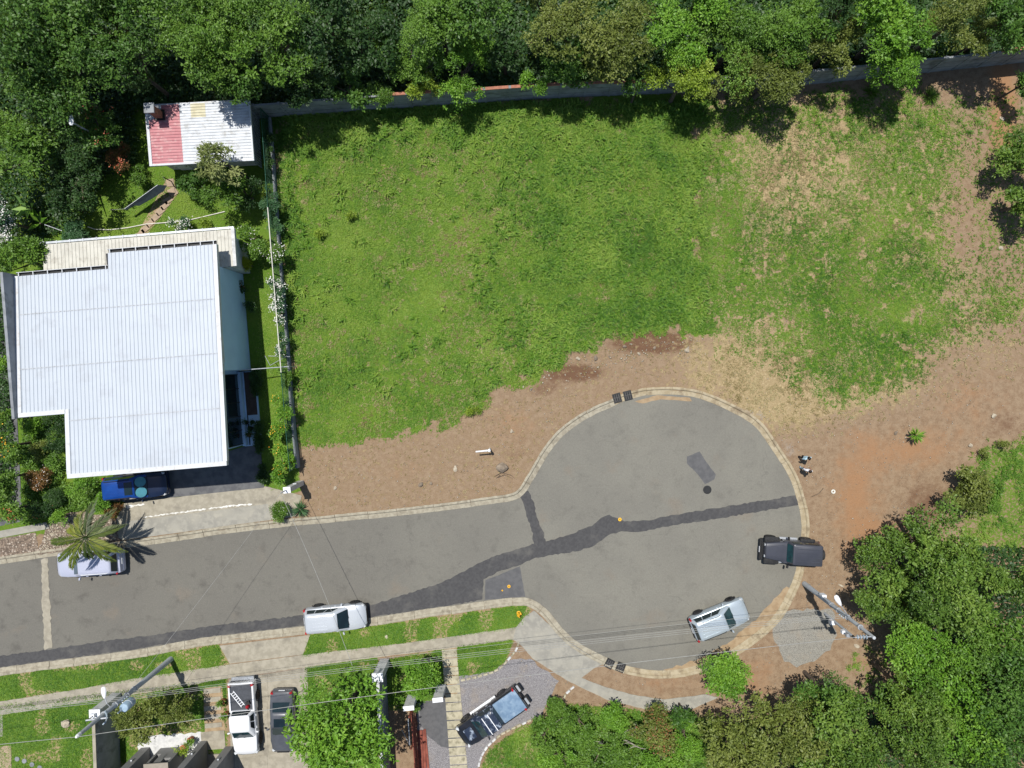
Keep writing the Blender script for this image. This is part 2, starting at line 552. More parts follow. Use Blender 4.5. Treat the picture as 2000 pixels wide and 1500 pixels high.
def gravel(name, c1, c2, c3, scale=16):
    m, t, b = nodes_of(name)
    b.inputs['Roughness'].default_value = 0.95
    p = pos(t)
    v = t.nodes.new('ShaderNodeTexVoronoi')
    v.inputs['Scale'].default_value = scale
    t.links.new(p, v.inputs['Vector'])
    sp = t.nodes.new('ShaderNodeSeparateColor')
    t.links.new(v.outputs['Color'], sp.inputs[0])
    col = mixc(t, sp.outputs[0], c1, c2)
    col = mixc(t, maprange(t, sp.outputs[1], 0.75, 0.95), col, c3)
    col = mixc(t, maprange(t, v.outputs['Distance'], 0.35, 0.75), col, tuple(x * 0.4 for x in c1))
    col = mixc(t, maprange(t, noise(t, 0.7, 5, 0.6, p), 0.5, 0.75, 0, 0.5), col, (0.27, 0.22, 0.16))
    t.links.new(col, b.inputs['Base Color'])
    bump(t, b, v.outputs['Distance'], -0.6, 0.03)
    return m


MAT['asphalt'] = asphalt()
MAT['gravel'] = gravel('grey_gravel', (0.27, 0.255, 0.255), (0.21, 0.20, 0.205), (0.34, 0.325, 0.32), 26)
MAT['stonebed'] = gravel('stone_bed', (0.24, 0.18, 0.13), (0.16, 0.12, 0.09), (0.42, 0.36, 0.29), 9)
MAT['pad'] = gravel('gravel_pad', (0.29, 0.275, 0.235), (0.26, 0.25, 0.215), (0.31, 0.295, 0.26), 30)

MAT['seam'] = M('lap_seam', (0.30, 0.31, 0.32), (0.42, 0.44, 0.46), 9, 0.7, lo=0.45, hi=0.55)
MAT['grate'] = M('grate_iron', (0.07, 0.068, 0.065), (0.10, 0.095, 0.09), 9, 0.7)

# ------------------------------------------------------------------ outlines in photo pixels
EDGE_TOP = [(-420, 1165), (-200, 1132), (0, 1102), (109, 1086), (272, 1067), (432, 1044), (576, 1027), (640, 1021), (800, 1005), (960, 984), (1005, 976), (1024, 963),
            (1043, 934), (1072, 886), (1105, 847), (1156, 812), (1198, 793), (1236, 778), (1284, 770), (1348, 774), (1399, 790),
            (1470, 828), (1508, 876), (1540, 927), (1555, 966), (1565, 1008), (1566, 1049), (1555, 1116), (1539, 1158),
            (1514, 1202), (1472, 1241), (1424, 1273), (1360, 1302), (1296, 1311), (1226, 1302), (1178, 1282), (1130, 1257),
            (1098, 1228), (1069, 1193), (1040, 1172), (1008, 1168), (944, 1175), (880, 1185), (816, 1194), (720, 1209), (592, 1225),
            (400, 1247), (269, 1270), (0, 1306), (-200, 1336), (-420, 1369)]
edge = resample(P2(EDGE_TOP), 0.3)
ROADPOLY = [tuple(p) for p in edge]

M1 = [(520, 205), (536, 420), (555, 640), (574, 800), (590, 868), (680, 862), (760, 850), (850, 835), (930, 803), (985, 760), (1050, 735),
      (1130, 685), (1230, 648), (1345, 642), (1385, 640), (1378, 420), (1370, 176), (1100, 190), (800, 200)]
M2 = [(1330, 176), (1500, 170), (1640, 160), (1700, 155), (1860, 180), (1915, 235), (1900, 330), (1880, 470), (2010, 560), (2080, 640), (1990, 650),
      (1850, 700), (1760, 765), (1690, 800), (1610, 795), (1530, 742), (1440, 700), (1380, 665), (1330, 600)]
V1 = [(-300, 1362), (0, 1322), (425, 1262), (447, 1298), (0, 1368), (-300, 1412)]
V2 = [(605, 1243), (1005, 1186), (1036, 1185), (1026, 1210), (1005, 1226), (592, 1281)]
GARDEN = [(-200, 215), (520, 215), (590, 960), (520, 985), (-200, 1085)]
LAWNS = [V1, V2, [(-200, 1400), (440, 1327), (440, 1560), (-200, 1560)], [(598, 1305), (735, 1286), (735, 1560), (598, 1560)],
         [(755, 1292), (865, 1270), (868, 1350), (800, 1385), (755, 1385)], [(893, 1262), (1000, 1250), (985, 1290), (960, 1310), (895, 1322)]]
ISLAND = [(935, 1500), (955, 1460), (1010, 1420), (1060, 1400), (1100, 1372), (1180, 1375), (1300, 1392), (1420, 1400), (1440, 1560), (920, 1560)]
EASTG = [(1870, 1000), (1900, 900), (1960, 860), (2060, 840), (2060, 1080), (1900, 1080)]


BELT = [(-300, -400), (2300, -400), (2300, 80), (1980, 112), (1700, 143), (1450, 164), (1200, 177), (900, 194), (560, 218), (-300, 222)]
RTHICK = [(1700, 1120), (1800, 1060), (2060, 1060), (2060, 1560), (1390, 1560), (1420, 1410), (1560, 1370), (1700, 1350), (1760, 1300)]


def blob(x, y, cx, cy, rx, ry):
    return np.exp(-(((x - cx) / rx) ** 2 + ((y - cy) / ry) ** 2))


def masks(px, py):
    """grass, dry, red, grey cover at ground pixels (numpy)"""
    wob = (vnoise(px, py, 22, 3) - .5) * 34 + (vnoise(px, py, 8, 4) - .5) * 14
    wob1 = wob * (1 + 1.6 * sstep(1250, 1360, px))
    g = sstep(-26, 18, sdist(px, py, M1) + wob1) * 0.95
    s2 = sstep(-40, 60, sdist(px, py, M2) + wob * 1.6)
    g2 = s2 * (0.60 + 0.25 * blob(px, py, 1690, 690, 130, 120) + 0.3 * blob(px, py, 1400, 430, 50, 220) + 0.1 * blob(px, py, 1600, 560, 150, 120)
               - 0.24 * blob(px, py, 1560, 330, 150, 90) - 0.16 * blob(px, py, 1480, 660, 120, 60) - 0.24 * blob(px, py, 1890, 460, 50, 220)
               + 0.12 * blob(px, py, 1760, 300, 110, 70))
    g = np.maximum(g, g2)
    fleck = (vnoise(px, py, 8, 91) * .6 + vnoise(px, py, 19, 92) * .4)
    g = g - 0.35 * sstep(.62, .74, fleck + .05 * blob(px, py, 960, 640, 130, 160) + .05 * blob(px, py, 870, 480, 80, 80) - .03)
    g = np.clip(g, 0, 1)
    g = np.maximum(g, 0.35 * sstep(-30, 40, sdist(px, py, [(1880, 180), (2080, 160), (2080, 660), (1880, 640)])))
    lm = np.zeros_like(g)
    for L in LAWNS:
        lm = np.maximum(lm, sstep(-10, 0, sdist(px, py, L)))
    g = np.maximum(g, lm * (0.80 - 0.28 * (vnoise(px, py, 30, 12) > .66)))
    g = np.maximum(g, sstep(-4, 6, sdist(px, py, GARDEN)) * 0.85)
    g = np.maximum(g, 0.9 * sstep(-6, 10, sdist(px, py, BELT)))
    g = np.maximum(g, sstep(-10, 14, sdist(px, py, ISLAND)) * 0.72)
    g = np.maximum(g, sstep(-25, 25, sdist(px, py, EASTG) + wob) * 0.6)
    g = np.maximum(g, 0.42 * blob(px, py, 1690, 1300, 55, 45))
    dry = 0.8 * s2 * (0.6 + 0.6 * blob(px, py, 1560, 340, 220, 140)) + 1.0 * blob(px, py, 1530, 770, 130, 80) + 0.55 * blob(px, py, 1440, 700, 90, 60)
    dry = dry + 0.45 * blob(px, py, 1385, 330, 26, 130) + 0.45 * sstep(-5, 20, sdist(px, py, ISLAND))
    dry = dry + 0.30 * sstep(-30, 0, sdist(px, py, [(600, 870), (930, 810), (1060, 740), (1240, 655), (1350, 650), (1380, 760), (1150, 800), (1040, 900), (1000, 970), (610, 1010)]))
    dry = dry + 0.65 * lm + 0.35 * blob(px, py, 1750, 770, 120, 50) + 0.35 * blob(px, py, 1940, 700, 120, 60)
    dry = dry + 0.34 * sstep(0, 30, sdist(px, py, M1))
    red = 0.62 * blob(px, py, 1670, 970, 55, 120) + 0.55 * blob(px, py, 1780, 880, 100, 45) + 0.9 * blob(px, py, 1960, 200, 30, 160) + 0.5 * blob(px, py, 1730, 1060, 60, 50)
    red = red + 0.35 * blob(px, py, 1000, 830, 60, 60) + 0.25 * blob(px, py, 780, 920, 90, 30) + 0.4 * blob(px, py, 1690, 1290, 40, 25)
    red = red + 0.45 * blob(px, py, 1480, 1330, 50, 60) + 0.35 * blob(px, py, 1300, 1335, 90, 20) + 0.35 * blob(px, py, 1890, 780, 100, 80)
    bank = 1.4 * blob(px, py, 1275, 668, 85, 22) + 1.2 * blob(px, py, 1120, 728, 65, 18) + 0.6 * blob(px, py, 1060, 760, 40, 18) + 0.4 * blob(px, py, 1010, 880, 50, 50)
    bank = bank + 0.7 * blob(px, py, 1810, 990, 60, 70) + 0.6 * blob(px, py, 1690, 1080, 60, 50) + 0.5 * blob(px, py, 1960, 830, 60, 40)
    grey = 0.8 * blob(px, py, 1480, 800, 40, 30) + 0.35 * blob(px, py, 700, 910, 70, 40) + 0.5 * blob(px, py, 1540, 880, 24, 50)
    return [np.clip(a, 0, 1) for a in (g, dry, red, grey, bank)]


def to_px(x, y):
    return x * F / H + NX, NY - y * F / H


def ground_material():
    m, t, b = nodes_of('soil_and_turf')
    b.inputs['Roughness'].default_value = 0.95
    b.inputs['Specular IOR Level'].default_value = 0.15
    p = pos(t)
    at = {}
    for n_ in ('grass', 'dry', 'red', 'grey', 'bank'):
        a = t.nodes.new('ShaderNodeAttribute')
        a.attribute_name = n_
        at[n_] = a.outputs['Fac']
    n_big, n_mid, n_fine, n_tiny = noise(t, 0.35, 6, 0.6, p), noise(t, 2.2, 6, 0.65, p), noise(t, 7.0, 5, 0.65, p), noise(t, 26, 3, 0.7, p)
    soil = mixc(t, maprange(t, n_mid, 0.35, 0.68), (0.252, 0.180, 0.115), (0.182, 0.118, 0.071))
    soil = mixc(t, maprange(t, n_tiny, 0.45, 0.75, 0, 0.75), soil, (0.34, 0.255, 0.165))
    soil = mixc(t, maprange(t, n_fine, 0.56, 0.72, 0, 0.65), soil, (0.105, 0.07, 0.043))
    soil = mixc(t, maprange(t, mth(t, 'ADD', at['red'], mth(t, 'MULTIPLY', mth(t, 'SUBTRACT', noise(t, 0.9, 8, 0.7, p), 0.5), 1.1)), 0.15, 0.75, 0, 0.9), soil, mixc(t, n_fine, (0.31, 0.172, 0.088), (0.255, 0.14, 0.072)))
    soil = mixc(t, maprange(t, mth(t, 'ADD', at['grey'], mth(t, 'MULTIPLY', mth(t, 'SUBTRACT', noise(t, 1.7, 8, 0.75, p), 0.5), 1.6)), 0.35, 0.9, 0, 0.8), soil, mixc(t, n_tiny, (0.17, 0.16, 0.15), (0.42, 0.40, 0.36)))
    soil = mixc(t, maprange(t, mth(t, 'ADD', at['bank'], mth(t, 'MULTIPLY', mth(t, 'SUBTRACT', noise(t, 1.3, 8, 0.72, p), 0.5), 1.2)), 0.25, 0.85), soil, mixc(t, n_fine, (0.16, 0.088, 0.05), (0.105, 0.06, 0.037)))
    straw = mixc(t, maprange(t, n_tiny, 0.3, 0.7), (0.35, 0.27, 0.145), (0.24, 0.175, 0.095))
    straw = mixc(t, maprange(t, n_fine, 0.5, 0.7), straw, (0.43, 0.345, 0.20))
    green = mixc(t, maprange(t, n_fine, 0.3, 0.7), (0.105, 0.185, 0.018), (0.060, 0.125, 0.012))
    green = mixc(t, maprange(t, noise(t, 4.6, 4, 0.7, p), 0.58, 0.70, 0, 0.8), green, (0.27, 0.215, 0.12))
    green = mixc(t, maprange(t, n_tiny, 0.55, 0.75, 0, 0.5), green, (0.20, 0.19, 0.07))
    green = mixc(t, maprange(t, n_big, 0.4, 0.7, 0, 0.7), green, (0.130, 0.185, 0.026))
    fd = maprange(t, mth(t, 'ADD', at['dry'], mth(t, 'MULTIPLY', mth(t, 'SUBTRACT', n_mid, 0.5), 1.8)), 0.35, 0.75)
    fg = maprange(t, mth(t, 'ADD', at['grass'], mth(t, 'MULTIPLY', mth(t, 'SUBTRACT', noise(t, 5.5, 8, 0.72, p), 0.5), 1.8)), 0.42, 0.64)
    col = mixc(t, fd, soil, straw)
    col = mixc(t, fg, col, green)
    t.links.new(col, b.inputs['Base Color'])
    bump(t, b, mth(t, 'ADD', n_fine, mth(t, 'MULTIPLY', n_tiny, 0.5)), 0.55, 0.06)
    return m


def axis(lo, hi, st, far):
    mid = np.arange(lo, hi + 1e-6, st)
    return np.concatenate([-np.array(far[::-1]), mid, np.array(far)])


gx = axis(-44, 42, 0.22, [50, 65, 95, 160, 300, 600])
gy = axis(-34, 32, 0.22, [40, 55, 85, 150, 300, 600])
GXX, GYY = np.meshgrid(gx, gy)
xs, ys = GXX.ravel(), GYY.ravel()
sd_road = sdist(xs, ys, ROADPOLY)
zs = -0.17 * sstep(-0.42, -0.12, sd_road)
zs = zs + (vnoise(xs, ys, 1.6, 21) - .5) * 0.05 * sstep(0.9, 3.0, -sd_road) * (np.abs(xs) < 60)
zs = zs - 0.006
pxs, pys = to_px(xs, ys)
zs = np.where((sdist(xs, ys, P2(M1)) > -8) | (sdist(xs, ys, P2(M2)) > -4), zs, np.minimum(zs, -0.006) )
mk = masks(pxs, pys)
nx_, ny_ = len(gx), len(gy)
idx = np.arange(nx_ * ny_).reshape(ny_, nx_)
quads = np.stack([idx[:-1, :-1].ravel(), idx[:-1, 1:].ravel(), idx[1:, 1:].ravel(), idx[1:, :-1].ravel()], 1)
gme = np_mesh('ground', np.stack([xs, ys, zs], 1), quads, ground_material(), dict(zip(('grass', 'dry', 'red', 'grey', 'bank'), mk)))
tag(link('ground', gme), 'brown soil and grassy ground of the vacant lot and gardens', kind='structure')

# ------------------------------------------------------------------ road
RZ = -0.10
road = sheet('road', ROADPOLY, RZ, MAT['asphalt'], 'weathered grey asphalt street ending in a round turning circle')
TRENCH = [(-420, 1345), (-200, 1312), (0, 1282), (61, 1274), (102, 1268), (192, 1254), (243, 1248), (320, 1238), (416, 1223), (595, 1202), (714, 1186), (778, 1166), (864, 1138),
          (912, 1113), (960, 1089), (1002, 1076), (1040, 1063), (1066, 1058), (1105, 1047), (1156, 1028), (1175, 1012), (1190, 1006), (1204, 1012), (1220, 1019),
          (1268, 1017), (1316, 1006), (1412, 991), (1540, 970), (1556, 968), (1562, 986), (1540, 990), (1412, 1012), (1316, 1026), (1252, 1039), (1214, 1038),
          (1188, 1046), (1162, 1066), (1124, 1078), (1046, 1090), (1018, 1103), (976, 1116), (944, 1132), (942, 1172), (880, 1183), (720, 1207), (592, 1223),
          (400, 1245), (269, 1268), (0, 1304), (-200, 1334), (-420, 1367)]
sheet('asphalt_patch', P2(TRENCH), RZ + 0.008, MAT['patch'], 'long dark asphalt trench repair along the street and across the circle', ragged=0.05, step=0.2, seed=4)
sheet('asphalt_patch', P2([(1015, 967), (1031, 959), (1041, 978), (1050, 1014), (1060, 1036), (1066, 1060), (1042, 1066), (1041, 1042), (1028, 1004)]), RZ + 0.012, MAT['patch'],
      'short dark asphalt repair running from the kerb to the long trench', ragged=0.06, step=0.18, seed=5)
sheet('asphalt_patch', P2([(948, 1134), (1015, 1107), (1026, 1166), (947, 1173)]), RZ + 0.004, MAT['patch2'], 'square dark asphalt repair with yellow valve covers', ragged=0.03, seed=6)
sheet('asphalt_patch', P2([(1342, 892), (1367, 882), (1380, 902), (1399, 927), (1396, 937), (1377, 946), (1364, 927), (1342, 905)]), RZ + 0.005, MAT['patch2'],
      'grey rectangular asphalt repair beside the round manhole cover', ragged=0.03, seed=7)
sheet('concrete_strip', P2([(78, 1094), (92, 1091), (93, 1130), (97, 1180), (98, 1225), (100, 1266), (85, 1271), (84, 1230), (80, 1180), (80, 1130)]), RZ + 0.014,
      MAT['concrete'], 'pale concrete strip laid across the street', ragged=0.06, step=0.2, seed=8)
MAT['sand'] = M('washed_sand', (0.33, 0.245, 0.15), (0.27, 0.19, 0.11), 2.5, 0.95, bmp=0.2)
sheet('sand_deposit', P2([(1296, 1309), (1340, 1297), (1376, 1283), (1426, 1254), (1482, 1206), (1512, 1170), (1538, 1146), (1544, 1150), (1520, 1198), (1476, 1241), (1426, 1275), (1362, 1303), (1320, 1310)]), RZ + 0.006,
      MAT['sand'], 'orange sand washed into the gutter of the turning circle', ragged=0.09, step=0.3, seed=9)
sheet('sand_deposit', P2([(1240, 784), (1284, 772), (1348, 777), (1352, 784), (1290, 780), (1256, 788)]), RZ + 0.006, MAT['sand'], 'thin sand washed against the upper kerb beside the drain', ragged=0.03, step=0.3, seed=10)

# kerb: concrete blocks with gutter pan, laid along the road edge
def offset_path(path, d):
    out = []
    for i, p in enumerate(path):
        t_ = (path[min(i + 1, len(path) - 1)] - path[max(i - 1, 0)]).normalized()
        out.append(p + Vector((-t_.y, t_.x)) * d)
    return out


KPROF = [(-0.02, -0.16), (-0.02, -0.085), (0.30, -0.055), (0.36, 0.030), (0.39, 0.040), (0.50, 0.040), (0.53, 0.030), (0.53, -0.16)]
kerb_bed = MB()
bed_l, bed_r = offset_path(edge, 0.06), offset_path(edge, 0.56)
for i in range(len(edge) - 1):
    a, b_, c, d = bed_l[i], bed_l[i + 1], bed_r[i + 1], bed_r[i]
    kerb_bed.add([(a.x, a.y, -0.105), (b_.x, b_.y, -0.105), (c.x, c.y, -0.105), (d.x, d.y, -0.105)], [(0, 1, 2, 3)])
kerb = tag(kerb_bed.build('kerb', MAT['kerb']), 'pale concrete kerb and gutter round the street and turning circle', kind='structure')
rg = random.Random(5)
i = 0
DRAINS = [G(1205, 777), G(1225, 772), G(1190, 1296), G(1212, 1303)]
while i < len(edge) - 2:
    n_ = min(rg.choice([6, 7, 8, 9]), len(edge) - 1 - i)
    seg = edge[i:i + n_ + 1]
    mid = seg[len(seg) // 2]
    ppx, ppy = to_px(mid.x, mid.y)
    if -140 < ppx < 2100:
        mb = MB()
        rings = []
        dz, do = rg.uniform(-0.012, 0.012), rg.uniform(-0.02, 0.02)
        for k, p in enumerate(seg):
            gi = i + k
            t_ = (edge[min(gi + 1, len(edge) - 1)] - edge[max(gi - 1, 0)]).normalized()
            nn = Vector((-t_.y, t_.x))
            q = p.copy()
            if k == 0: q = q + t_ * 0.012
            if k == len(seg) - 1: q = q - t_ * 0.012
            wj = rg.uniform(-0.014, 0.014)
            rings.append([(q.x + nn.x * (o_ + do + (wj if o_ > .5 or o_ < 0 else 0)), q.y + nn.y * (o_ + do + (wj if o_ > .5 or o_ < 0 else 0)), z_ + dz) for o_, z_ in KPROF])
        mb.loft(rings)
        mb.build('kerb_stone', MAT['kerb_yellow'] if ppx > 1228 and ppy > 760 else MAT['kerb'], kerb)
    i += n_

# storm drain grates
def drain(px, py, rz, label):
    c = G(px, py)
    t_ = thing('storm_drain', label, 'drain', (c.x, c.y, 0.03), rz, 'storm drains at the kerb')
    f = MB()
    for sx in (-1, 1):
        f.box((sx * 0.27, 0, 0.015), (0.06, 0.66, 0.05))
        f.box((0, sx * 0.30, 0.015), (0.48, 0.06, 0.05))
    f.build('frame', MAT['dark'], t_)
    MB().box((0, 0, 0.013), (0.48, 0.54, 0.012)).build('pit', MAT['black'], t_)
    for k in range(3):
        MB().box((-0.15 + 0.15 * k, 0, 0.028), (0.035, 0.54, 0.018)).build('bar', MAT['grate'], t_)
    MB().box((0, 0.02, 0.031), (0.48, 0.035, 0.018)).build('bar', MAT['grate'], t_)


drain(1205, 777, R(16), 'left of the two square black drain grates at the top kerb')
drain(1226, 772, R(14), 'right of the two square black drain grates at the top kerb')
drain(1190, 1296, R(-28), 'left of the two black drain grates at the bottom kerb')
drain(1212, 1303, R(-22), 'right of the two black drain grates at the bottom kerb')

c = G(1382, 957)
t_ = thing('manhole_cover', 'round dark iron manhole cover in the turning circle', 'manhole', (c.x, c.y, RZ))
MB().lathe([(0.31, 0.0), (0.31, 0.012), (0.27, 0.016)], 24).build('cover', MAT['dark'], t_)
m_ = MB()
for k in range(12):
    a = k * math.pi / 6
    m_.box((0.2 * math.cos(a), 0.2 * math.sin(a), 0.018), (0.1, 0.03, 0.008), a)
m_.build('tread', MAT['black'], t_)
for px, py, r_, lb in ((1211, 1015, 0.13, 'yellow valve cover at the bend of the dark trench'), (994, 1146, 0.12, 'larger yellow valve cover on the square patch'), (981, 1154, 0.06, 'tiny yellow valve cap on the square patch')):
    c = G(px, py)
    t_ = thing('valve_cover', lb, 'valve cover', (c.x, c.y, RZ + 0.008), 0, 'yellow valve covers')
    MB().lathe([(r_, 0.0), (r_, 0.02), (r_ * .75, 0.028)], 14).build('lid', MAT['yellow'], t_)
    MB().lathe([(r_ * .3, 0.028), (r_ * .3, 0.036)], 8).build('bolt', MAT['dark'], t_)

# ------------------------------------------------------------------ pavements, drives
sheet('pavement', P2([(-420, 1466), (0, 1370), (160, 1345), (256, 1326), (445, 1298), (592, 1279), (784, 1257), (1008, 1225), (1002, 1249), (864, 1268), (733, 1284), (598, 1303), (440, 1325), (320, 1348),
                      (160, 1371), (0, 1397), (-420, 1490)]), 0.03, MAT['concrete'], 'pale concrete pavement running below the street', thick=0.08, ragged=0.02)
apron = sheet('pavement', P2([(1002, 1249), (1008, 1225), (1024, 1205), (1043, 1192), (1075, 1222), (1105, 1250), (1150, 1278), (1180, 1296), (1160, 1305), (1136, 1324), (1180, 1341), (1232, 1356), (1296, 1366),
                      (1379, 1356), (1402, 1362), (1344, 1388), (1264, 1386), (1184, 1366), (1104, 1327), (1040, 1286), (1020, 1262)]), 0.028, MAT['greyconc'],
              'curved grey concrete pavement hugging the turning circle', thick=0.08, ragged=0.02)
drv = sheet('driveway', P2([(429, 1261), (606, 1240), (592, 1278), (449, 1296)]), 0.026, MAT['concrete'], 'pale concrete crossover between the two grass verges', thick=0.08)
drive = sheet('driveway', P2([(447, 1327), (598, 1305), (610, 1560), (455, 1560)]), -0.004 + 0.012, MAT['concrete'], 'concrete drive under the white pickup and dark sedan', thick=0.05)
for k in range(2):
    for j in range(4):
        y0, y1 = 1327 + j * 52 - k * 11, 1379 + j * 52 - k * 11
        x0, x1 = (449, 522) if k == 0 else (525, 600)
        sheet('panel', P2([(x0 + 1, y0 + 1), (x1, y0 - 9), (x1 + 2, y1 - 12), (x0 + 2, y1 - 2)]), 0.024 + 0.003 * ((j + k) % 2), MAT['concrete'], kind=None, parent=drive, thick=0.02)
bpy.context.view_layer.update()
for ch in drive.children:
    ch.location.x -= drive.location.x
    ch.location.y -= drive.location.y
    ch.location.z -= drive.location.z

sheet('driveway', P2([(228, 1012), (243, 983), (520, 950), (590, 968), (578, 1008), (528, 1016), (240, 1055), (232, 1050)]), 0.03, MAT['concrete'], 'pale concrete forecourt of the white roofed house', thick=0.08, ragged=0.015)
sheet('driveway', P2([(248, 1018), (524, 984), (530, 1014), (276, 1050), (238, 1052)]), 0.036, MAT['greyconc'], 'grey concrete ramp between forecourt and street kerb', thick=0.02, ragged=0.015)
sheet('driveway', P2([(225, 905), (452, 880), (508, 862), (516, 952), (330, 972), (245, 983)]), 0.040, MAT['darkconc_and_shade'], 'dark slab in front of the white roofed house', thick=0.06)
MAT['whitemark'] = M('worn_white_paint', (0.72, 0.71, 0.66), (0.5, 0.48, 0.43), 8, 0.8)
sheet('paint_line', P2([(282, 1009), (380, 996), (440, 988), (493, 983.5), (493, 985.5), (440, 990.5), (380, 998), (282, 1011)]), 0.042, MAT['whitemark'], 'worn white paint line across the forecourt', ragged=0.05, step=0.12, seed=3)
sheet('paint_line', P2([(246, 987), (282, 983), (283, 986), (247, 992)]), 0.048, MAT['whitemark'], 'short worn white paint mark behind the blue car', ragged=0.05, step=0.12, seed=13)
sheet('stone_bed', P2([(72, 1083), (100, 1006), (160, 998), (228, 1012), (236, 1056), (160, 1070)]), 0.012, MAT['stonebed'], 'brown bed of loose stones under the palm', ragged=0.08, step=0.3)
sheet('path_and_shade_strip', P2([(-60, 556), (24, 552), (34, 820), (44, 1018), (-60, 1040)]), 0.02, MAT['darkconc_and_shade'], 'dark sheet standing in for shade at the left edge beside the parapet', thick=0.04)  # dark sheet stands in for the shade lying on this strip
sheet('path_and_shade_strip', P2([(-60, 1048), (90, 1020), (98, 1032), (-60, 1062)]), 0.03, MAT['greyconc'], 'shaded grey concrete path at the left edge', thick=0.08)
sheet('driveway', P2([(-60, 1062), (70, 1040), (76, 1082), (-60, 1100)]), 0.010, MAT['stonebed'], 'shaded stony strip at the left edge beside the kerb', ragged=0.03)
sheet('gravel_drive', P2([(893, 1322), (960, 1312), (1000, 1287), (1036, 1287), (1092, 1330), (1075, 1362), (1058, 1397), (1004, 1420), (975, 1436), (950, 1460), (934, 1495), (930, 1560), (818, 1560), (815, 1372), (893, 1360)]), 0.012,
      MAT['gravel'], 'grey gravel parking area under the black pickup', ragged=0.09, step=0.3)
sheet('tar_apron', P2([(818, 1372), (884, 1362), (892, 1466), (862, 1458), (838, 1440), (820, 1415)]), 0.018, MAT['patch2'], 'dark rounded tarmac area behind the white gate posts', ragged=0.04)
sheet('gravel_pad', P2([(1508, 1232), (1530, 1196), (1560, 1190), (1625, 1190), (1634, 1240), (1622, 1270), (1590, 1292), (1556, 1304), (1532, 1292), (1520, 1262)]), 0.010, MAT['pad'], 'grey gravel pad below the utility pole', ragged=0.14, step=0.3)
sheet('slab', P2([(-60, 1461), (22, 1456), (24, 1560), (-60, 1560)]), 0.03, MAT['slab'], 'pale brown slab in the bottom left corner', thick=0.06)
sheet('slab', P2([(-60, 1404), (5, 1395), (6, 1438), (-60, 1445)]), 0.028, MAT['greyconc'], 'grey slab at the left edge below the pavement', thick=0.06)
sheet('terrace', P2([(392, 1430), (438, 1426), (441, 1462), (395, 1465)]), 0.026, MAT['concrete'], 'small pale paved square at the end of the stepping slabs', thick=0.06)
sheet('terrace', P2([(270, 1438), (395, 1430), (398, 1520), (270, 1520)]), 0.022, MAT['plaster'], 'white paved ground before the dark grey house', thick=0.05, ragged=0.08)

# slab path beside the gravel drive
path_bed = tag(sheet('slab_path', P2([(862, 1266), (892, 1263), (914, 1560), (884, 1560)]), 0.006, MAT['sand'], 'straight path of square pale slabs'), kind='structure')
y = 1268.0
k = 0
while y < 1520:
    f0, f1 = (y - 1268) / 222, (y + 15.3 - 1268) / 222
    a = P2([(863 + 16 * f0, y + 1), (891.5 + 20.5 * f0, y - 1), (891.5 + 20.5 * f1, y + 14.3), (863 + 16 * f1, y + 16)])
    m_ = MB((path_bed.location.x, path_bed.location.y, path_bed.location.z))
    m_.prism(a, 0.0, 0.04 + 0.006 * (k % 3))
    m_.build('paving_slab', MAT['paleslab'], path_bed)
    y += 17.4
    k += 1
# stepping slabs, bottom left garden
sp = tag(sheet('stepping_path', P2([(396, 1345), (434, 1340), (440, 1426), (400, 1430)]), 0.003, MAT['sand'], 'grassy strip holding the pale stepping slabs'), kind='structure')
gl = sp.location
for k in range(5):
    y = 1345 + 16.8 * k
    x0 = 398 + 0.6 * k
    a = P2([(x0, y + 1), (x0 + 33, y - 2), (x0 + 33.5, y + 7), (x0 + 0.5, y + 10)])
    MB((gl.x, gl.y, gl.z)).prism(a, 0.0, 0.05).build('stepping_slab', MAT['concrete'], sp)
# garden stepping stones
GS = [(333, 357, 14, 15, 4), (338, 375, 17, 16, 30), (329, 391, 17, 11, 35), (322, 402, 17, 11, 38), (313, 413, 17, 11, 38), (304, 425, 17, 11, 38), (294, 436, 17, 11, 38), (284, 447, 17, 11, 38), (276, 457, 17, 11, 38)]
gp = tag(sheet('garden_path', P2([(325, 350), (343, 352), (349, 376), (332, 400), (284, 462), (266, 462)]), 0.002, MAT['sand'], 'curving sandy line under the garden stepping stones'), kind='structure')
for px, py, a_, b_, ang in GS:
    c = G(px, py)
    MB(tuple(gp.location)).box((c.x, c.y, 0.03), (a_ / 27, b_ / 27, 0.06), R(ang)).build('stepping_stone', MAT['slab'], gp)
# grey stones bottom left lawn
for k, (px, py) in enumerate(((34, 1482), (48, 1486), (63, 1493), (78, 1499))):
    c = G(px, py)
    MBk = MB((c.x, c.y, 0))
    MBk.lathe([(0.16, 0), (0.18, 0.04), (0.15, 0.06)], 9, (c.x, c.y, 0))
    tag(MBk.build('stepping_stone', MAT['wallgrey']), ['leftmost small grey stepping stone in the bottom left lawn', 'second small grey stepping stone from the bottom left', 'third small grey stepping stone from the bottom left', 'rightmost small grey stepping stone at the bottom edge'][k], 'stepping stone', 'grey stepping stones')

# edging stones along gravel
def edging(pts, label, seed):
    path = resample(P2(pts), 0.42)
    rg = random.Random(seed)
    o = path[0]
    t_ = thing('stone_edging', label, 'edging', (o.x, o.y, 0), 0, 'edging lines of the gravel area')
    for a, b_ in zip(path, path[1:]):
        c = (a + b_) / 2 - o
        ang = math.atan2((b_ - a).y, (b_ - a).x)
        MB().box((c.x, c.y, 0.04), (0.36, 0.13 + rg.uniform(0, 0.05), 0.09 + rg.uniform(0, .03)), ang + rg.uniform(-.12, .12), 0.8).build('edging_stone', MAT['paleslab'] if rg.random() < .6 else MAT['plaster'], t_)


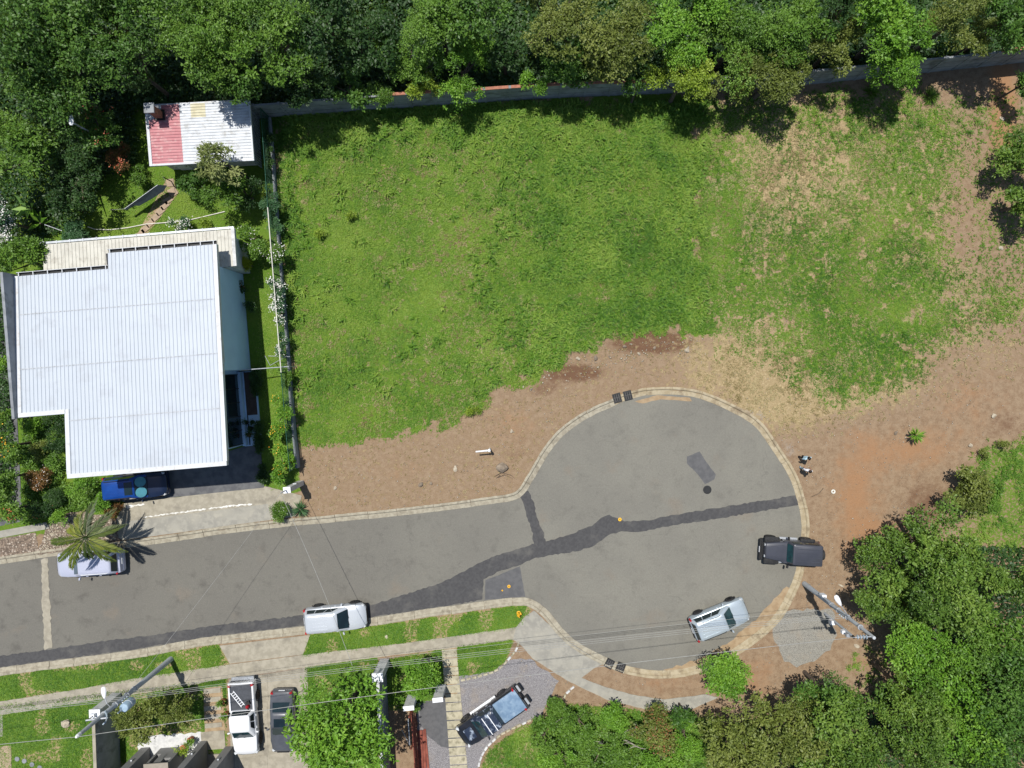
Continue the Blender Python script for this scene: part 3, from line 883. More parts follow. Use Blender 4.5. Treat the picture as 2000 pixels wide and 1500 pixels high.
edging([(1013, 1252), (1010, 1266), (997, 1283), (971, 1308), (933, 1321), (893, 1330)], 'curved line of pale edging stones above the gravel', 1)
edging([(1060, 1396), (1006, 1420), (976, 1436), (950, 1460), (936, 1490), (932, 1530)], 'curved line of pale edging stones below the black pickup', 2)
edging([(1122, 1340), (1108, 1352), (1096, 1372)], 'short line of grey edging stones beside the round bush', 3)

# ------------------------------------------------------------------ white roofed house (u = east, v = north from the roof's south-east corner)
HO = G(443, 907, 6.1)
house = thing('white_house', 'large white house under a white ribbed metal roof with stepped corners', 'house', (HO.x, HO.y, 0), R(4.7))
zf = lambda u, v: 6.1 - 0.078 * v


def corr(w, L, pitch=0.24, h=0.034, ribw=0.07):
    """ribbed metal sheet, width w along x, length L along y, ribs along y"""
    n = max(1, round(w / pitch))
    p = w / n
    prof = []
    for k in range(n):
        x = k * p
        prof += [(x, 0), (x + p - ribw - 0.02, 0), (x + p - ribw, h), (x + p - 0.02, h)]
    prof.append((w, 0))
    vs, fs = [], []
    for x, z in prof: vs += [(x, 0, z), (x, L, z)]
    for k in range(len(prof) - 1): fs.append((2 * k, 2 * k + 2, 2 * k + 3, 2 * k + 1))
    return vs, fs


def sheet_piece(parent, u0, u1, v0, v1, zfun, mat, pitch=0.24, dz=0.0, cache={}):
    key = (round(u1 - u0, 3), round(v1 - v0, 3), mat.name, pitch)
    if key not in cache:
        vs, fs = corr(u1 - u0, v1 - v0, pitch)
        cache[key] = MB().add(vs, fs).mesh('roof_sheet', mat)
    o = link('roof_sheet', cache[key], parent)
    za, zb = zfun(u0, v0), zfun(u0, v1)
    o.location = (u0, v0, za + dz)
    o.rotation_euler = (math.atan2(zb - za, v1 - v0), 0, 0)
    return o


deck = MB()
L_rects = [(-13.19, -10.15, 4.12, 13.25), (-10.15, -7.1, 0.0, 13.25), (-7.1, 0.0, 0.0, 14.3)]
for a, b_, c, d in L_rects:
    vs = [(a, c, zf(a, c) - .16), (b_, c, zf(b_, c) - .16), (b_, d, zf(b_, d) - .16), (a, d, zf(a, d) - .16), (a, c, zf(a, c) - .03), (b_, c, zf(b_, c) - .03), (b_, d, zf(b_, d) - .03), (a, d, zf(a, d) - .03)]
    deck.add(vs, [(3, 2, 1, 0), (4, 5, 6, 7), (0, 1, 5, 4), (1, 2, 6, 5), (2, 3, 7, 6), (3, 0, 4, 7)])
roof = deck.build('roof', MAT['flash'], house)
rows = [0.0, 3.55, 7.1, 10.65, 14.3]
for a, b_, c, d in L_rects:
    ncol = round((b_ - a) / 0.96)
    cw = (b_ - a) / ncol
    for k in range(ncol):
        for r_ in range(4):
            v0, v1 = max(rows[r_], c), min(rows[r_ + 1] + 0.1, d)
            if v1 - v0 < 0.2: continue
            sheet_piece(roof, a + k * cw, a + (k + 1) * cw, v0, v1, zf, MAT['roofwhite'], dz=0.012 - 0.008 * (r_ % 2) )
fl = MB()


def slopebox(mb, u0, u1, v0, v1, zb, zt, zfun):
    vs = [(u0, v0, zfun(u0, v0) + zb), (u1, v0, zfun(u1, v0) + zb), (u1, v1, zfun(u1, v1) + zb), (u0, v1, zfun(u0, v1) + zb),
          (u0, v0, zfun(u0, v0) + zt), (u1, v0, zfun(u1, v0) + zt), (u1, v1, zfun(u1, v1) + zt), (u0, v1, zfun(u0, v1) + zt)]
    mb.add(vs, [(3, 2, 1, 0), (4, 5, 6, 7), (0, 1, 5, 4), (1, 2, 6, 5), (2, 3, 7, 6), (3, 0, 4, 7)])


# lap seams between the sheet rows
for a, b_, c, d in L_rects:
    for r_ in (3.6, 7.15, 10.7):
        if c < r_ < d:
            m_ = MB()
            slopebox(m_, a + .05, b_ - .05, r_ - .02, r_ + .02, 0.03, 0.05, zf)
            m_.build('lap_seam', MAT['seam'], roof)
# flashing pieces along the eaves
for u0, u1, v0, v1 in ((-10.17, 0.02, -0.06, 0.22), (-13.2, -10.15, 4.06, 4.34), (-10.2, -9.93, 0.222, 4.34), (-0.2, 0.06, 0.222, 14.28), (-13.24, -12.98, 4.342, 13.25)):
    m_ = MB()
    slopebox(m_, u0, u1, v0, v1, -0.22, 0.085, zf)
    m_.build('flashing', MAT['flash'], roof)
# gutters with white brackets on the north eaves
for u0, u1, v in ((-13.1, -7.1, 13.26), (-7.1, 0.0, 14.31)):
    zg = zf(0, v)
    m_ = MB()
    m_.box(((u0 + u1) / 2, v + 0.09, zg - 0.14), (u1 - u0, 0.18, 0.02))
    m_.box(((u0 + u1) / 2, v + 0.19, zg - 0.07), (u1 - u0, 0.025, 0.17))
    g_ = m_.build('gutter', MAT['dark'], house)
    MB().box(((u0 + u1) / 2, v + 0.222, zg - 0.05), (u1 - u0, 0.03, 0.17)).build('gutter_lip', MAT['flash'], g_)
    n = int((u1 - u0) / 0.86)
    for k in range(n + 1):
        MB().box((u0 + 0.15 + k * (u1 - u0 - 0.3) / n, v + 0.1, zg + 0.04), (0.05, 0.26, 0.02)).build('bracket', MAT['flash'], g_)
g_ = MB().box((-7.16, 13.75, zf(0, 13.7) - 0.1), (0.1, 1.02, 0.2)).build('roof_step', MAT['dark'], house)
# walls
WL = MB()
wp = lambda u, v: zf(u, v) - 0.17
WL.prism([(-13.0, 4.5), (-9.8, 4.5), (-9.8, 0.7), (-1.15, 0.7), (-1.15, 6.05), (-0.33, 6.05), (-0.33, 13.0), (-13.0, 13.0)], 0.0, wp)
WL.build('wall', MAT['wallwhite_sky'], house)
MB().prism([(-13.42, 4.0), (-13.24, 4.0), (-13.24, 13.4), (-13.42, 13.4)], 0.0, 6.12).build('parapet_wall', MAT['wallgrey'], house)
# lower rear roof
zl = lambda u, v: 3.5 - 0.05 * (v - 13.0)
lr = MB()
slopebox(lr, -12.4, 0.45, 13.02, 15.55, -0.14, -0.02, zl)
low = lr.build('lower_roof', MAT['roofcream'], house)
for k in range(13):
    u0 = -12.35 + k * 0.985
    sheet_piece(low, u0, u0 + 0.985, 13.03, 15.5, zl, MAT['roofcream'], pitch=0.246)
m_ = MB()
slopebox(m_, 0.44, 0.66, 13.02, 15.6, -0.2, 0.075, zl)
m_.build('flashing', MAT['plaster'], low)
m_ = MB().box((-6.0, 15.66, zl(0, 15.6) - 0.06), (13.2, 0.14, 0.16))
g_ = m_.build('gutter', MAT['steel'], house)
for k in range(15):
    MB().box((-12.3 + k * 0.9, 15.66, zl(0, 15.6) + 0.035), (0.05, 0.22, 0.02)).build('bracket', MAT['flash'], g_)
MB().prism([(-12.2, 13.02), (0.2, 13.02), (0.2, 15.2), (-12.2, 15.2)], 0, 3.2).build('rear_wall', MAT['plaster'], house)
# porch under the east eave
MB().box((-0.55, 3.28, 0.07), (1.2, 5.4, 0.14)).build('porch_floor', MAT['wallwhite_sky'], house)
MB().box((-0.42, 4.35, 0.155), (0.74, 3.1, 0.03)).build('porch_mat', MAT['brown'], house)
MB().box((-1.02, 3.3, 0.35), (0.24, 5.3, 0.42)).build('sill_wall', MAT['wallwhite_sky'], house)
d_ = MB().box((-1.13, 3.3, 1.75), (0.06, 5.0, 2.3)).build('sliding_window', MAT['glass'], house)
for k in range(6):
    MB().box((-1.09, 0.82 + k * 0.99, 1.75), (0.05, 0.06, 2.32)).build('window_frame', MAT['dark'], d_)
MB().box((-0.78, 3.3, 0.148), (0.07, 5.3, 0.012)).build('door_track', MAT['dark'], house)
for (v0, v1, z0, z1) in ((6.6, 8.4, 4.55, 5.3),):
    w_ = MB().box((-0.325, (v0 + v1) / 2, (z0 + z1) / 2), (0.03, v1 - v0, z1 - z0)).build('window', MAT['glass'], house)
    MB().box((-0.30, (v0 + v1) / 2, z0 - 0.04), (0.1, v1 - v0 + 0.1, 0.06)).build('sill', MAT['white'], w_)
# potted plants on the porch are placed with the plants below

# ------------------------------------------------------------------ shed with red and white roof
sh = [G(283, 209, 2.95), G(480, 203, 2.95), G(497, 314, 2.7), G(293, 325, 2.7)]
so = sh[3]
s_ang = math.atan2(sh[2].y - sh[3].y, sh[2].x - sh[3].x)
shed = thing('garden_shed', 'garden shed with half red half white corrugated roof', 'shed', (so.x, so.y, 0), s_ang)
SW, SL = (sh[2] - sh[3]).xy.length, 4.15
zsf = lambda u, v: 2.7 + 0.06 * v
m_ = MB()
slopebox(m_, 0, SW, 0, SL, -0.12, -0.02, zsf)
sroof = m_.build('roof', MAT['flash'], shed)


def shed_sheet(u0, u1, v0, v1, mat, dz=0.0):
    # ribs run east-west here
    vs, fs = corr(v1 - v0, u1 - u0, 0.185, 0.04, 0.07)
    vs = [(y_, x_, z_) for x_, y_, z_ in vs]
    o = MB().add(vs, fs).build('roof_sheet', mat, sroof)
    o.location = (u0, v0, zsf(0, v0) + dz)
    o.rotation_euler = (math.atan2(zsf(0, v1) - zsf(0, v0), v1 - v0), 0, 0)


for v0, v1 in ((0.12, 1.12), (1.12, 2.12), (2.12, 3.12)):
    shed_sheet(0.2, 2.32, v0, v1, MAT['roofred'], 0.01)
    shed_sheet(2.32, 3.2, v0, v1, MAT['roofshed'], 0.006)
    shed_sheet(3.2, SW - 0.1, v0, v1, MAT['roofshed'], 0.012)
shed_sheet(0.2, 1.1, 3.12, 4.05, MAT['roofshed'], 0.01)
shed_sheet(1.1, 2.32, 3.12, 4.05, MAT['roofred'], 0.014)
shed_sheet(2.32, 3.1, 3.12, 4.05, MAT['roofshed'], 0.006)
shed_sheet(3.1, 4.1, 3.12, 4.05, MAT['roofstain'], 0.016)
shed_sheet(4.1, SW - 0.1, 3.12, 4.05, MAT['roofshed'], 0.008)
for a_ in ((0, 0.2, 0.0, SL), (0.21, SW, 0.0, 0.13), (SW - 0.1, SW, 0.14, SL)):
    m_ = MB()
    slopebox(m_, *a_, -0.1, 0.07, zsf)
    m_.build('flashing', MAT['flash'], sroof)
MB().prism([(0.3, 0.5), (SW - 0.7, 0.5), (SW - 0.7, SL - 0.2), (0.3, SL - 0.2)], 0, 2.55).build('wall', MAT['plaster'], shed)
m_ = MB()
for k in range(22):
    m_.box((SW - 0.45, 0.3 + k * 0.175, 1.3), (0.06, 0.09, 2.4))
m_.build('corrugated_side', MAT['steel'], shed)
d_ = MB().box((1.35, 0.47, 1.0), (0.9, 0.06, 2.0)).build('door', MAT['white'], shed)
MB().box((1.7, 0.42, 1.0), (0.05, 0.05, 0.12)).build('handle', MAT['dark'], d_)
# chimney: brick shaft with concrete cap
ch = MB().box((1.0, 3.35, 3.1), (0.46, 0.46, 2.4)).build('chimney', MAT['brickcol'], shed)
MB().box((1.0, 3.35, 4.36), (0.66, 0.66, 0.12)).build('chimney_cap', MAT['wallgrey'], ch)
MB().box((1.0, 3.35, 3.02), (0.7, 0.7, 0.08)).build('flashing', MAT['dark'], ch)

# ------------------------------------------------------------------ rear boundary wall
WPTS = [(470, 232), (560, 226), (700, 216), (800, 209), (900, 202), (1000, 195), (1100, 189), (1200, 185), (1320, 180), (1450, 172), (1580, 163), (1700, 151), (1850, 136), (2000, 120), (2140, 106), (2300, 92)]
wp2 = [Vector(p) for p in P2(WPTS)]
wl = resample(wp2, 1.78)
bw = thing('boundary_wall', 'long grey panelled concrete boundary wall below the trees', 'wall', (wl[0].x, wl[0].y, 0))
rg = random.Random(8)
hcur = 2.35
for i in range(len(wl) - 1):
    a, b_ = wl[i] - wl[0], wl[i + 1] - wl[0]
    ang = math.atan2((b_ - a).y, (b_ - a).x)
    c = (a + b_) / 2
    if i % 3 == 0: hcur = 2.35 + rg.choice([-0.12, 0.0, 0.1, 0.16])
    L = (b_ - a).length
    pan = MB().box((c.x, c.y, hcur / 2), (L - 0.16, 0.13, hcur), ang).build('panel', MAT['blockwall'], bw)
    for q in (0.8, 1.6):
        MB().box((c.x + math.sin(ang) * 0.066, c.y - math.cos(ang) * 0.066, q), (L - 0.17, 0.012, 0.02), ang).build('joint', MAT['dark'], pan)
    MB().box((a.x, a.y, hcur / 2 + 0.02), (0.17, 0.2, hcur + 0.06), ang).build('post', MAT['blockwall'], bw)
    ppx = to_px(wl[i].x, 0)[0]
    if 720 < ppx < 1260 or ppx > 1900:
        MB().box((c.x, c.y, hcur + 0.035), (L - 0.18, 0.2, 0.07), ang).build('coping', MAT['coping'], bw)

# ------------------------------------------------------------------ side fence (low wall, green wire, top rail) between house and lot
FP = [(529, 232), (536, 320), (543, 420), (552, 530), (561, 640), (569, 740), (578, 850), (588, 945)]
fl_ = resample(P2(FP), 2.3)
sf = thing('garden_fence', 'low concrete wall topped with green wire fence beside the lot', 'fence', (fl_[0].x, fl_[0].y, 0))
for i in range(len(fl_) - 1):
    a, b_ = fl_[i] - fl_[0], fl_[i + 1] - fl_[0]
    ang = math.atan2((b_ - a).y, (b_ - a).x)
    L = (b_ - a).length
    c = (a + b_) / 2
    hb = 0.4 if i < 8 else 0.6
    MB().box((c.x, c.y, hb / 2), (L - 0.01, 0.15, hb), ang).build('base_wall', MAT['wallgrey'], sf)
    MB().tube([(a.x, a.y, 0.4), (a.x, a.y, 2.06)], 0.035).build('post', MAT['greenwire'], sf)
    if i < 11:
        w_ = MB()
        n = 22
        for k in range(n):
            p = a + (b_ - a) * ((k + .5) / n)
            w_.box((p.x, p.y, hb + (2.0 - hb) / 2), (0.012, 0.012, 2.0 - hb), ang)
        for k in range(7):
            w_.box((c.x, c.y, hb + 0.08 + k * (1.85 - hb) / 6), (L, 0.012, 0.014), ang)
        w_.build('wire_panel', MAT['greenwire'], sf)
    px_, py_ = to_px((fl_[i]).x, fl_[i].y)
    MB().tube([(a.x, a.y, 2.05), (b_.x, b_.y, 2.05)], 0.035 if 400 < py_ < 720 else 0.022).build('rail', MAT['hose'] if 400 < py_ < 720 else MAT['greenwire'], sf)

# gate post with meter mast
c = G(588, 943)
gpz = thing('gate_post', 'tall white square post with grey mast beside the forecourt', 'post', (c.x, c.y, 0), R(5))
MB().box((0, 0, 1.5), (0.42, 0.34, 3.0)).build('shaft', MAT['plaster'], gpz)
MB().box((0, 0, 3.03), (0.5, 0.42, 0.08)).build('cap', MAT['white'], gpz)
MB().tube([(-0.05, 0, 3.0), (-0.05, 0, 3.85), (-0.12, -0.05, 3.95)], 0.045).build('mast', MAT['steel'], gpz)
MB().box((0.1, 0.2, 1.5), (0.24, 0.08, 0.4)).build('meter_box', MAT['steel'], gpz)

# steel bracket arm spanning garden to fence
a, b_ = G(470, 723, 2.2), G(563, 716, 1.6)
arm = thing('steel_arm', 'thin steel frame reaching from the house wall to the fence', 'bracket', (a.x, a.y, 0))
q = b_ - Vector((a.x, a.y, 0))
MB().tube([(0, 0, 2.2), q], 0.035).build('beam', MAT['steel'], arm)
MB().tube([q + Vector((-1.2, 0.08, 0.2)), q + Vector((-0.2, 0.75, -0.3))], 0.02).build('brace', MAT['steel'], arm)
MB().tube([q + Vector((-1.2, 0.08, 0.2)), q + Vector((-1.7, 0.75, -0.2))], 0.02).build('brace', MAT['steel'], arm)
MB().tube([q + Vector((-1.5, 0.75, -0.25)), q + Vector((0.0, 0.7, -0.35))], 0.02).build('brace', MAT['steel'], arm)
MB().tube([(0, 0, 2.2), (0, 0, 0)], 0.035).build('upright', MAT['steel'], arm)
MB().tube([q, (q.x, q.y, 0.0)], 0.035).build('upright', MAT['steel'], arm)

# ------------------------------------------------------------------ dark grey house front, bottom edge
dh = G(340, 1456)
grey = thing('dark_grey_house', 'dark grey rendered house front with slab walls at the bottom edge', 'house', (dh.x, dh.y, 0), R(4))


def lp(px, py):
    p = G(px, py) - dh
    p.rotate(Quaternion((0, 0, 1), -R(4)))
    return p


for (pa, pb, hh, dd, nm) in (((276, 1460), (293, 1458), 5.2, 4.0, 'slab_wall'), ((392, 1447), (405, 1446), 5.2, 3.0, 'slab_wall'), ((440, 1458), (456, 1456), 5.2, 3.0, 'slab_wall')):
    a, b_ = lp(*pa), lp(*pb)
    wd = b_.x - a.x
    s_ = MB().box(((a.x + b_.x) / 2, a.y - dd / 2, hh / 2), (wd, dd, hh)).build(nm, MAT['house_grey'], grey)
    l_ = MB().lathe([(0.05, 0), (0.07, 0.06), (0.07, 0.16), (0.03, 0.18)], 10, ((a.x + b_.x) / 2, a.y + 0.06, 1.75)).build('wall_lamp', MAT['steel'], s_)
a, b_ = lp(314, 1458), lp(358, 1454)
blk = MB()
W0, W1 = a.x, b_.x
wd = W1 - W0
# facade block with two slot recesses, made of bars round the openings
blk.box(((W0 + W1) / 2, a.y - 0.7, 0.42), (wd, 1.2, 0.84))
blk.box(((W0 + W1) / 2, a.y - 0.7, 2.12), (wd, 1.2, 0.24))
blk.box((W0 + 0.08, a.y - 0.7, 1.42), (0.16, 1.2, 1.16))
blk.box((W0 + 0.72, a.y - 0.7, 1.42), (0.5, 1.2, 1.16))
blk.box((W1 - 0.08, a.y - 0.7, 1.42), (0.16, 1.2, 1.16))
blk.box((W1 - 0.45, a.y - 0.7, 1.15), (0.62, 1.2, 0.62))
blk.box(((W0 + W1) / 2, a.y - 1.0, 1.42), (wd - 0.02, 0.5, 1.16))
fb = blk.build('facade_block', MAT['house_grey'], grey)
MB().box(((W0 + W1) / 2, a.y - 0.66, 2.27), (wd + 0.06, 1.3, 0.06)).build('cap', MAT['house_beige'], fb)
MB().box((0.6, a.y - 4.4, 2.5), (7.6, 3.2, 5.0)).build('wall', MAT['house_grey'], grey)
MB().box((3.0, a.y - 2.0, 0.05), (1.4, 2.4, 0.1)).build('doorstep', MAT['house_beige'], grey)
d_ = MB().box((2.75, a.y - 2.78, 1.1), (1.0, 0.08, 2.2)).build('door', MAT['brown'], grey)
MB().box((3.1, a.y - 2.72, 1.05), (0.04, 0.05, 0.3)).build('handle', MAT['steel'], d_)

# ------------------------------------------------------------------ side walls of the lower gardens
def long_wall(name, label, p0, p1, h, th, mat, capmat, pillar=None):
    a, b_ = G(*p0), G(*p1)
    t_ = thing(name, label, 'wall', (a.x, a.y, 0), math.atan2(b_.y - a.y, b_.x - a.x), 'garden walls below the street')
    L = (b_ - a).length
    n = max(1, round(L / 2.4))
    for k in range(n):
        MB().box(((k + .5) * L / n, 0, h / 2), (L / n - 0.012, th, h)).build('panel', mat, t_)
    MB().box((L / 2, 0, h + 0.03), (L, th + 0.06, 0.06)).build('cap', capmat, t_)
    if pillar:
        pw, ph = pillar
        MB().box((-pw / 2 - 0.004, 0, ph / 2), (pw, pw * 1.3, ph)).build('pillar', MAT['plaster'], t_)
        MB().box((-pw / 2 - 0.004, 0, ph + 0.05), (pw + .1, pw * 1.3 + .1, 0.1)).build('pillar_cap', MAT['white'], t_)
        MB().box((-pw / 2, 0.0, ph + 0.25), (0.24, 0.3, 0.3)).build('meter_box', MAT['white'], t_)
        MB().tube([(-pw / 2, 0.05, ph + 0.4), (-pw / 2, 0.05, ph + 1.1), (-pw / 2 + 0.1, 0.05, ph + 1.2)], 0.03).build('mast', MAT['dark'], t_)
    return t_


long_wall('garden_wall', 'blue grey garden wall beside the leaning utility pole', (229, 1366), (236, 1560), 2.8, 0.16, MAT['wallgrey'], MAT['concrete'], (0.5, 2.6))
long_wall('garden_wall', 'dark garden wall with pale pillar beside the big bright tree', (752, 1300), (764, 1560), 2.5, 0.16, MAT['wallgrey'], MAT['plaster'], (0.5, 2.5))
# gate pillars
for pa, pb, lb in (((798, 1352), (817, 1351), 'left white gate pillar under the round tree'), ((853, 1337), (871, 1335), 'right white gate pillar under the round tree')):
    a, b_ = G(*pa), G(*pb)
    t_ = thing('gate_pillar', lb, 'pillar', ((a.x + b_.x) / 2, (a.y + b_.y) / 2 - 0.15, 0), R(6), 'gate pillars')
    MB().box((0, 0, 1.05), ((b_ - a).length, 0.26, 2.1)).build('shaft', MAT['plaster'], t_)
    MB().box((0, 0, 2.13), ((b_ - a).length + 0.06, 0.32, 0.06)).build('cap', MAT['white'], t_)
# red timber fence
a, b_ = G(812, 1374), G(824, 1560)
rt = thing('timber_fence', 'red brown timber board fence beside the dark tarmac', 'fence', (a.x, a.y, 0), math.atan2(b_.y - a.y, b_.x - a.x))
L = (b_ - a).length
rg = random.Random(3)
for k in range(6):
    for j in range(2):
        MB().box((L / 4 + j * L / 2, rg.uniform(-.03, .03) - 0.02 * k, 0.15 + 0.27 * k), (L / 2 - 0.03, 0.05, 0.24), rot=Matrix.Rotation(rg.uniform(-.01, .01), 3, 'Z') @ Matrix.Rotation(rg.uniform(-.25, .05), 3, 'X')).build('board', MAT['redwood'], rt)
for k in range(4):
    MB().box((0.1 + k * (L - .2) / 3, -0.2, 0.9), (0.1, 0.1, 1.8)).build('post', MAT['redwood'], rt)
for k in range(5):
    MB().box((L * .62 + 0.03 * k, 0.5 - 0.2 * k + .1, 0.06 + 0.05 * (k % 2)), (L * .7, 0.17, 0.05), R(rg.uniform(-2, 2))).build('board', MAT['redwood'], rt)
MB().tube([(0.2, -0.25, 1.9), (2.0, -0.25, 1.9)], 0.03).build('rail', MAT['steel'], rt)
MB().tube([(2.0, -0.25, 1.9), (1.2, -0.9, 1.2)], 0.025).build('brace', MAT['steel'], rt)
MB().tube([(0.2, -0.25, 1.9), (0.2, -0.25, 0)], 0.03).build('post', MAT['steel'], rt)

# ------------------------------------------------------------------ utility poles and cables
def frustum_pole(t_, h, r0=0.17, r1=0.10):
    MB().tube([(0, 0, 0), (0, 0, h * .5), (0, 0, h)], [r0, (r0 + r1) / 2, r1], 14).build('shaft', MAT['pole'], t_, True)


def lamp(t_, att, head, dirv):
    """street lamp arm with cobra head"""
    l_ = MB().tube([att, (Vector(att) + Vector(head)) / 2 + Vector((0, 0, 0.12)), head], 0.028).build('lamp_arm', MAT['steel'], t_)
    d = Vector(dirv).normalized()
    rings = []
    s = Vector((-d.y, d.x, 0))
    for q, wd, ht in ((-0.08, .05, .05), (0.05, .11, .1), (0.3, .16, .12), (0.5, .15, .1), (0.62, .08, .05)):
        c = Vector(head) + d * q
        rings.append([c + s * (wd * math.cos(k * math.pi / 5)) + Vector((0, 0, ht * math.sin(k * math.pi / 5) * (1 if k < 5 else .6))) for k in range(10)])
    hd = MB().loft(rings).build('lamp_head', MAT['white'], l_, True)
    return l_


pr = G(1571, 1140)
PR = thing('utility_pole', 'concrete utility pole with street lamp beside the turning circle', 'utility pole', (pr.x, pr.y, 0), 0, 'utility poles')
frustum_pole(PR, 10.3, 0.19, 0.095)
lcl = lambda px, py, h: G(px, py, h) - Vector((pr.x, pr.y, 0))
lamp(PR, (0, 0, 7.15), lcl(1641, 1180, 7.4), lcl(1636, 1171, 7.4) - lcl(1641, 1180, 7.4))
m_ = MB().box((0.0, 0.18, 3.2), (0.3, 0.2, 0.5)).build('meter_box', MAT['white'], PR)
for k in range(4):
    ix = -0.35 - 0.17 * k
    MB().lathe([(0.04, -0.05), (0.13, -0.03), (0.13, 0.0), (0.04, 0.02)], 12, (0, 0, 0), 'X').build('insulator', MAT['porcelain'], PR).location = (ix, -0.02, 10.1)
MB().tube([(0, 0, 10.1), (-1.05, -0.04, 10.1)], 0.03).build('insulator_rod', MAT['steel'], PR)
for k in range(3):
    MB().lathe([(0.03, -0.05), (0.055, 0), (0.03, 0.05)], 10, (0, 0, 0)).build('spool', MAT['porcelain'], PR).location = (-0.2, -0.08, 6.2 + 0.28 * k)
for z in (4.6, 5.6, 6.9, 8.6):
    MB().lathe([(0.175, -0.03), (0.175, 0.03)], 12, (0, 0, z)).build('band', MAT['steel'], PR)
# short equipment post next to it
ps = G(1611, 1198)
PS = thing('equipment_post', 'short equipment post with small boxes beside the taller pole', 'post', (ps.x, ps.y, 0))
MB().tube([(0, 0, 0), (0, 0, 4.5)], [0.10, 0.085], 12).build('shaft', MAT['pole'], PS, True)
for z, s_, mt in ((1.5, .36, 'white'), (3.3, .3, 'white'), (3.9, .26, 'steel')):
    MB().box((-0.12, -0.1, z), (s_, s_ * .8, s_)).build('equipment_box', MAT[mt], PS)
MB().lathe([(0.1, 0), (0.1, 0.16)], 10, (0, 0, 4.4)).build('cap', MAT['dark'], PS)

pl = G(334, 1287)
PL = thing('utility_pole', 'concrete utility pole with round transformer and crossarm on the left', 'utility pole', (pl.x, pl.y, 0), 0, 'utility poles')
frustum_pole(PL, 10.5, 0.2, 0.11)
lcl = lambda px, py, h: G(px, py, h) - Vector((pl.x, pl.y, 0))
lamp(PL, (0, 0, 7.4), lcl(204, 1361, 7.6), lcl(202, 1345, 7.6) - lcl(204, 1361, 7.6))
q = Vector((0.62, -0.12, 6.3))
tf = MB().lathe([(0.27, -0.05), (0.29, 0), (0.29, 0.8), (0.25, 0.86), (0.05, 0.9)], 18, q).build('transformer', MAT['bluepaint'], PL, True)
MB().tube([q + Vector((-.1, -.1, .86)), q + Vector((-.16, -.14, 1.2))], 0.05).build('bushing', MAT['porcelain'], tf)
MB().lathe([(0.3, 0.4), (0.3, 0.44)], 18, q).build('band', MAT['white'], tf)
MB().tube([(0, 0, 6.6), q + Vector((0, 0, .3))], 0.05).build('transformer_bracket', MAT['steel'], PL)
a, b_ = lcl(168, 1407, 8.7), lcl(209, 1402, 8.7)
MB().tube([a, b_], 0.055).build('crossarm', MAT['steel'], PL)
MB().tube([(0, 0, 8.7), (a + b_) / 2], 0.05).build('crossarm_bracket', MAT['steel'], PL)
MB().tube([b_, lcl(208, 1395, 8.4), lcl(205, 1389, 8.5)], 0.045).build('fuse_holder', MAT['porcelain'], PL)
MB().tube([b_, lcl(207, 1409, 8.3), lcl(201, 1415, 8.3)], 0.045).build('fuse_holder', MAT['porcelain'], PL)
for k in range(3):
    MB().lathe([(0.03, -0.05), (0.055, 0), (0.03, 0.05)], 10, (0, 0, 0)).build('spool', MAT['porcelain'], PL).location = (0.18, 0.05, 6.0 + 0.26 * k)
MB().lathe([(0.07, 0), (0.11, 0.05), (0.11, 0.3), (0.06, 0.42)], 12, (0, 0, 10.45)).build('top_insulator', MAT['white'], PL)
for z in (4.8, 5.7, 7.0, 8.2):
    MB().lathe([(0.19, -0.03), (0.19, 0.03)], 12, (0, 0, z)).build('band', MAT['steel'], PL)


def cable(a, b_, sag, label, r=0.014, mat='cable', group='overhead cables'):
    a, b_ = Vector(a), Vector(b_)
    pts = []
    for k in range(21):
        t_ = k / 20
        p = a.lerp(b_, t_)
        p.z -= sag * 4 * t_ * (1 - t_)
        pts.append(p)
    m_ = MB(tuple(a))
    m_.tube(pts, r, 5)
    tag(m_.build('overhead_cable', MAT[mat]), label, 'cable', group)


PLw, PRw = Vector((pl.x, pl.y, 0)), Vector((pr.x, pr.y, 0))
cable(PLw + Vector((0, 0, 10.85)), PRw + Vector((-1.05, -0.04, 10.1)), 0.5, 'single top cable strung between the two pole tops', 0.016)
WIREL = ['highest of the bundled wires between the two poles', 'second of the bundled wires between the two poles', 'lowest of the bundled wires between the two poles']
for k in range(3):
    cable(PLw + Vector((0.18, 0.05, 6.52 - 0.26 * k)), PRw + Vector((-0.2, -0.08, 6.76 - 0.28 * k)), 0.55 + 0.05 * k, WIREL[k], 0.011)
cable(PLw + Vector((0.2, 0.1, 5.3)), PRw + Vector((-0.2, 0.02, 5.4)), 0.6, 'separate lower wire running below the bundle between the poles', 0.009)
LX = G(-320, 1437, 6.2)
for k in range(3):
    cable(PLw + Vector((0.18, 0.05, 6.52 - 0.26 * k)), LX + Vector((0, 0, 0.3 - 0.26 * k)), 0.4, ['highest wire leaving the left pole towards the left edge', 'middle wire leaving the left pole towards the left edge', 'lowest wire leaving the left pole towards the left edge'][k], 0.015)
cable(PLw + Vector((0, 0, 10.85)), G(-400, 1506, 10.3), 0.3, 'top cable leaving the left pole towards the left edge', 0.016)
GPT = Vector((c.x, c.y, 0))
mast = G(588, 943) + Vector((-0.12, -0.05, 3.95))
cable(G(688, 1300, 6.0), mast, 0.35, 'service cable crossing the street to the white gate post', 0.014)
cable(PLw + Vector((0.1, 0.15, 6.0)), mast, 0.4, 'long service cable from the left pole to the gate post', 0.009, 'cable')
cable(G(688, 1300, 6.0), G(743, 1305, 3.9), 0.15, 'short service cable dropping to the pale pillar', 0.012, 'cabledark')

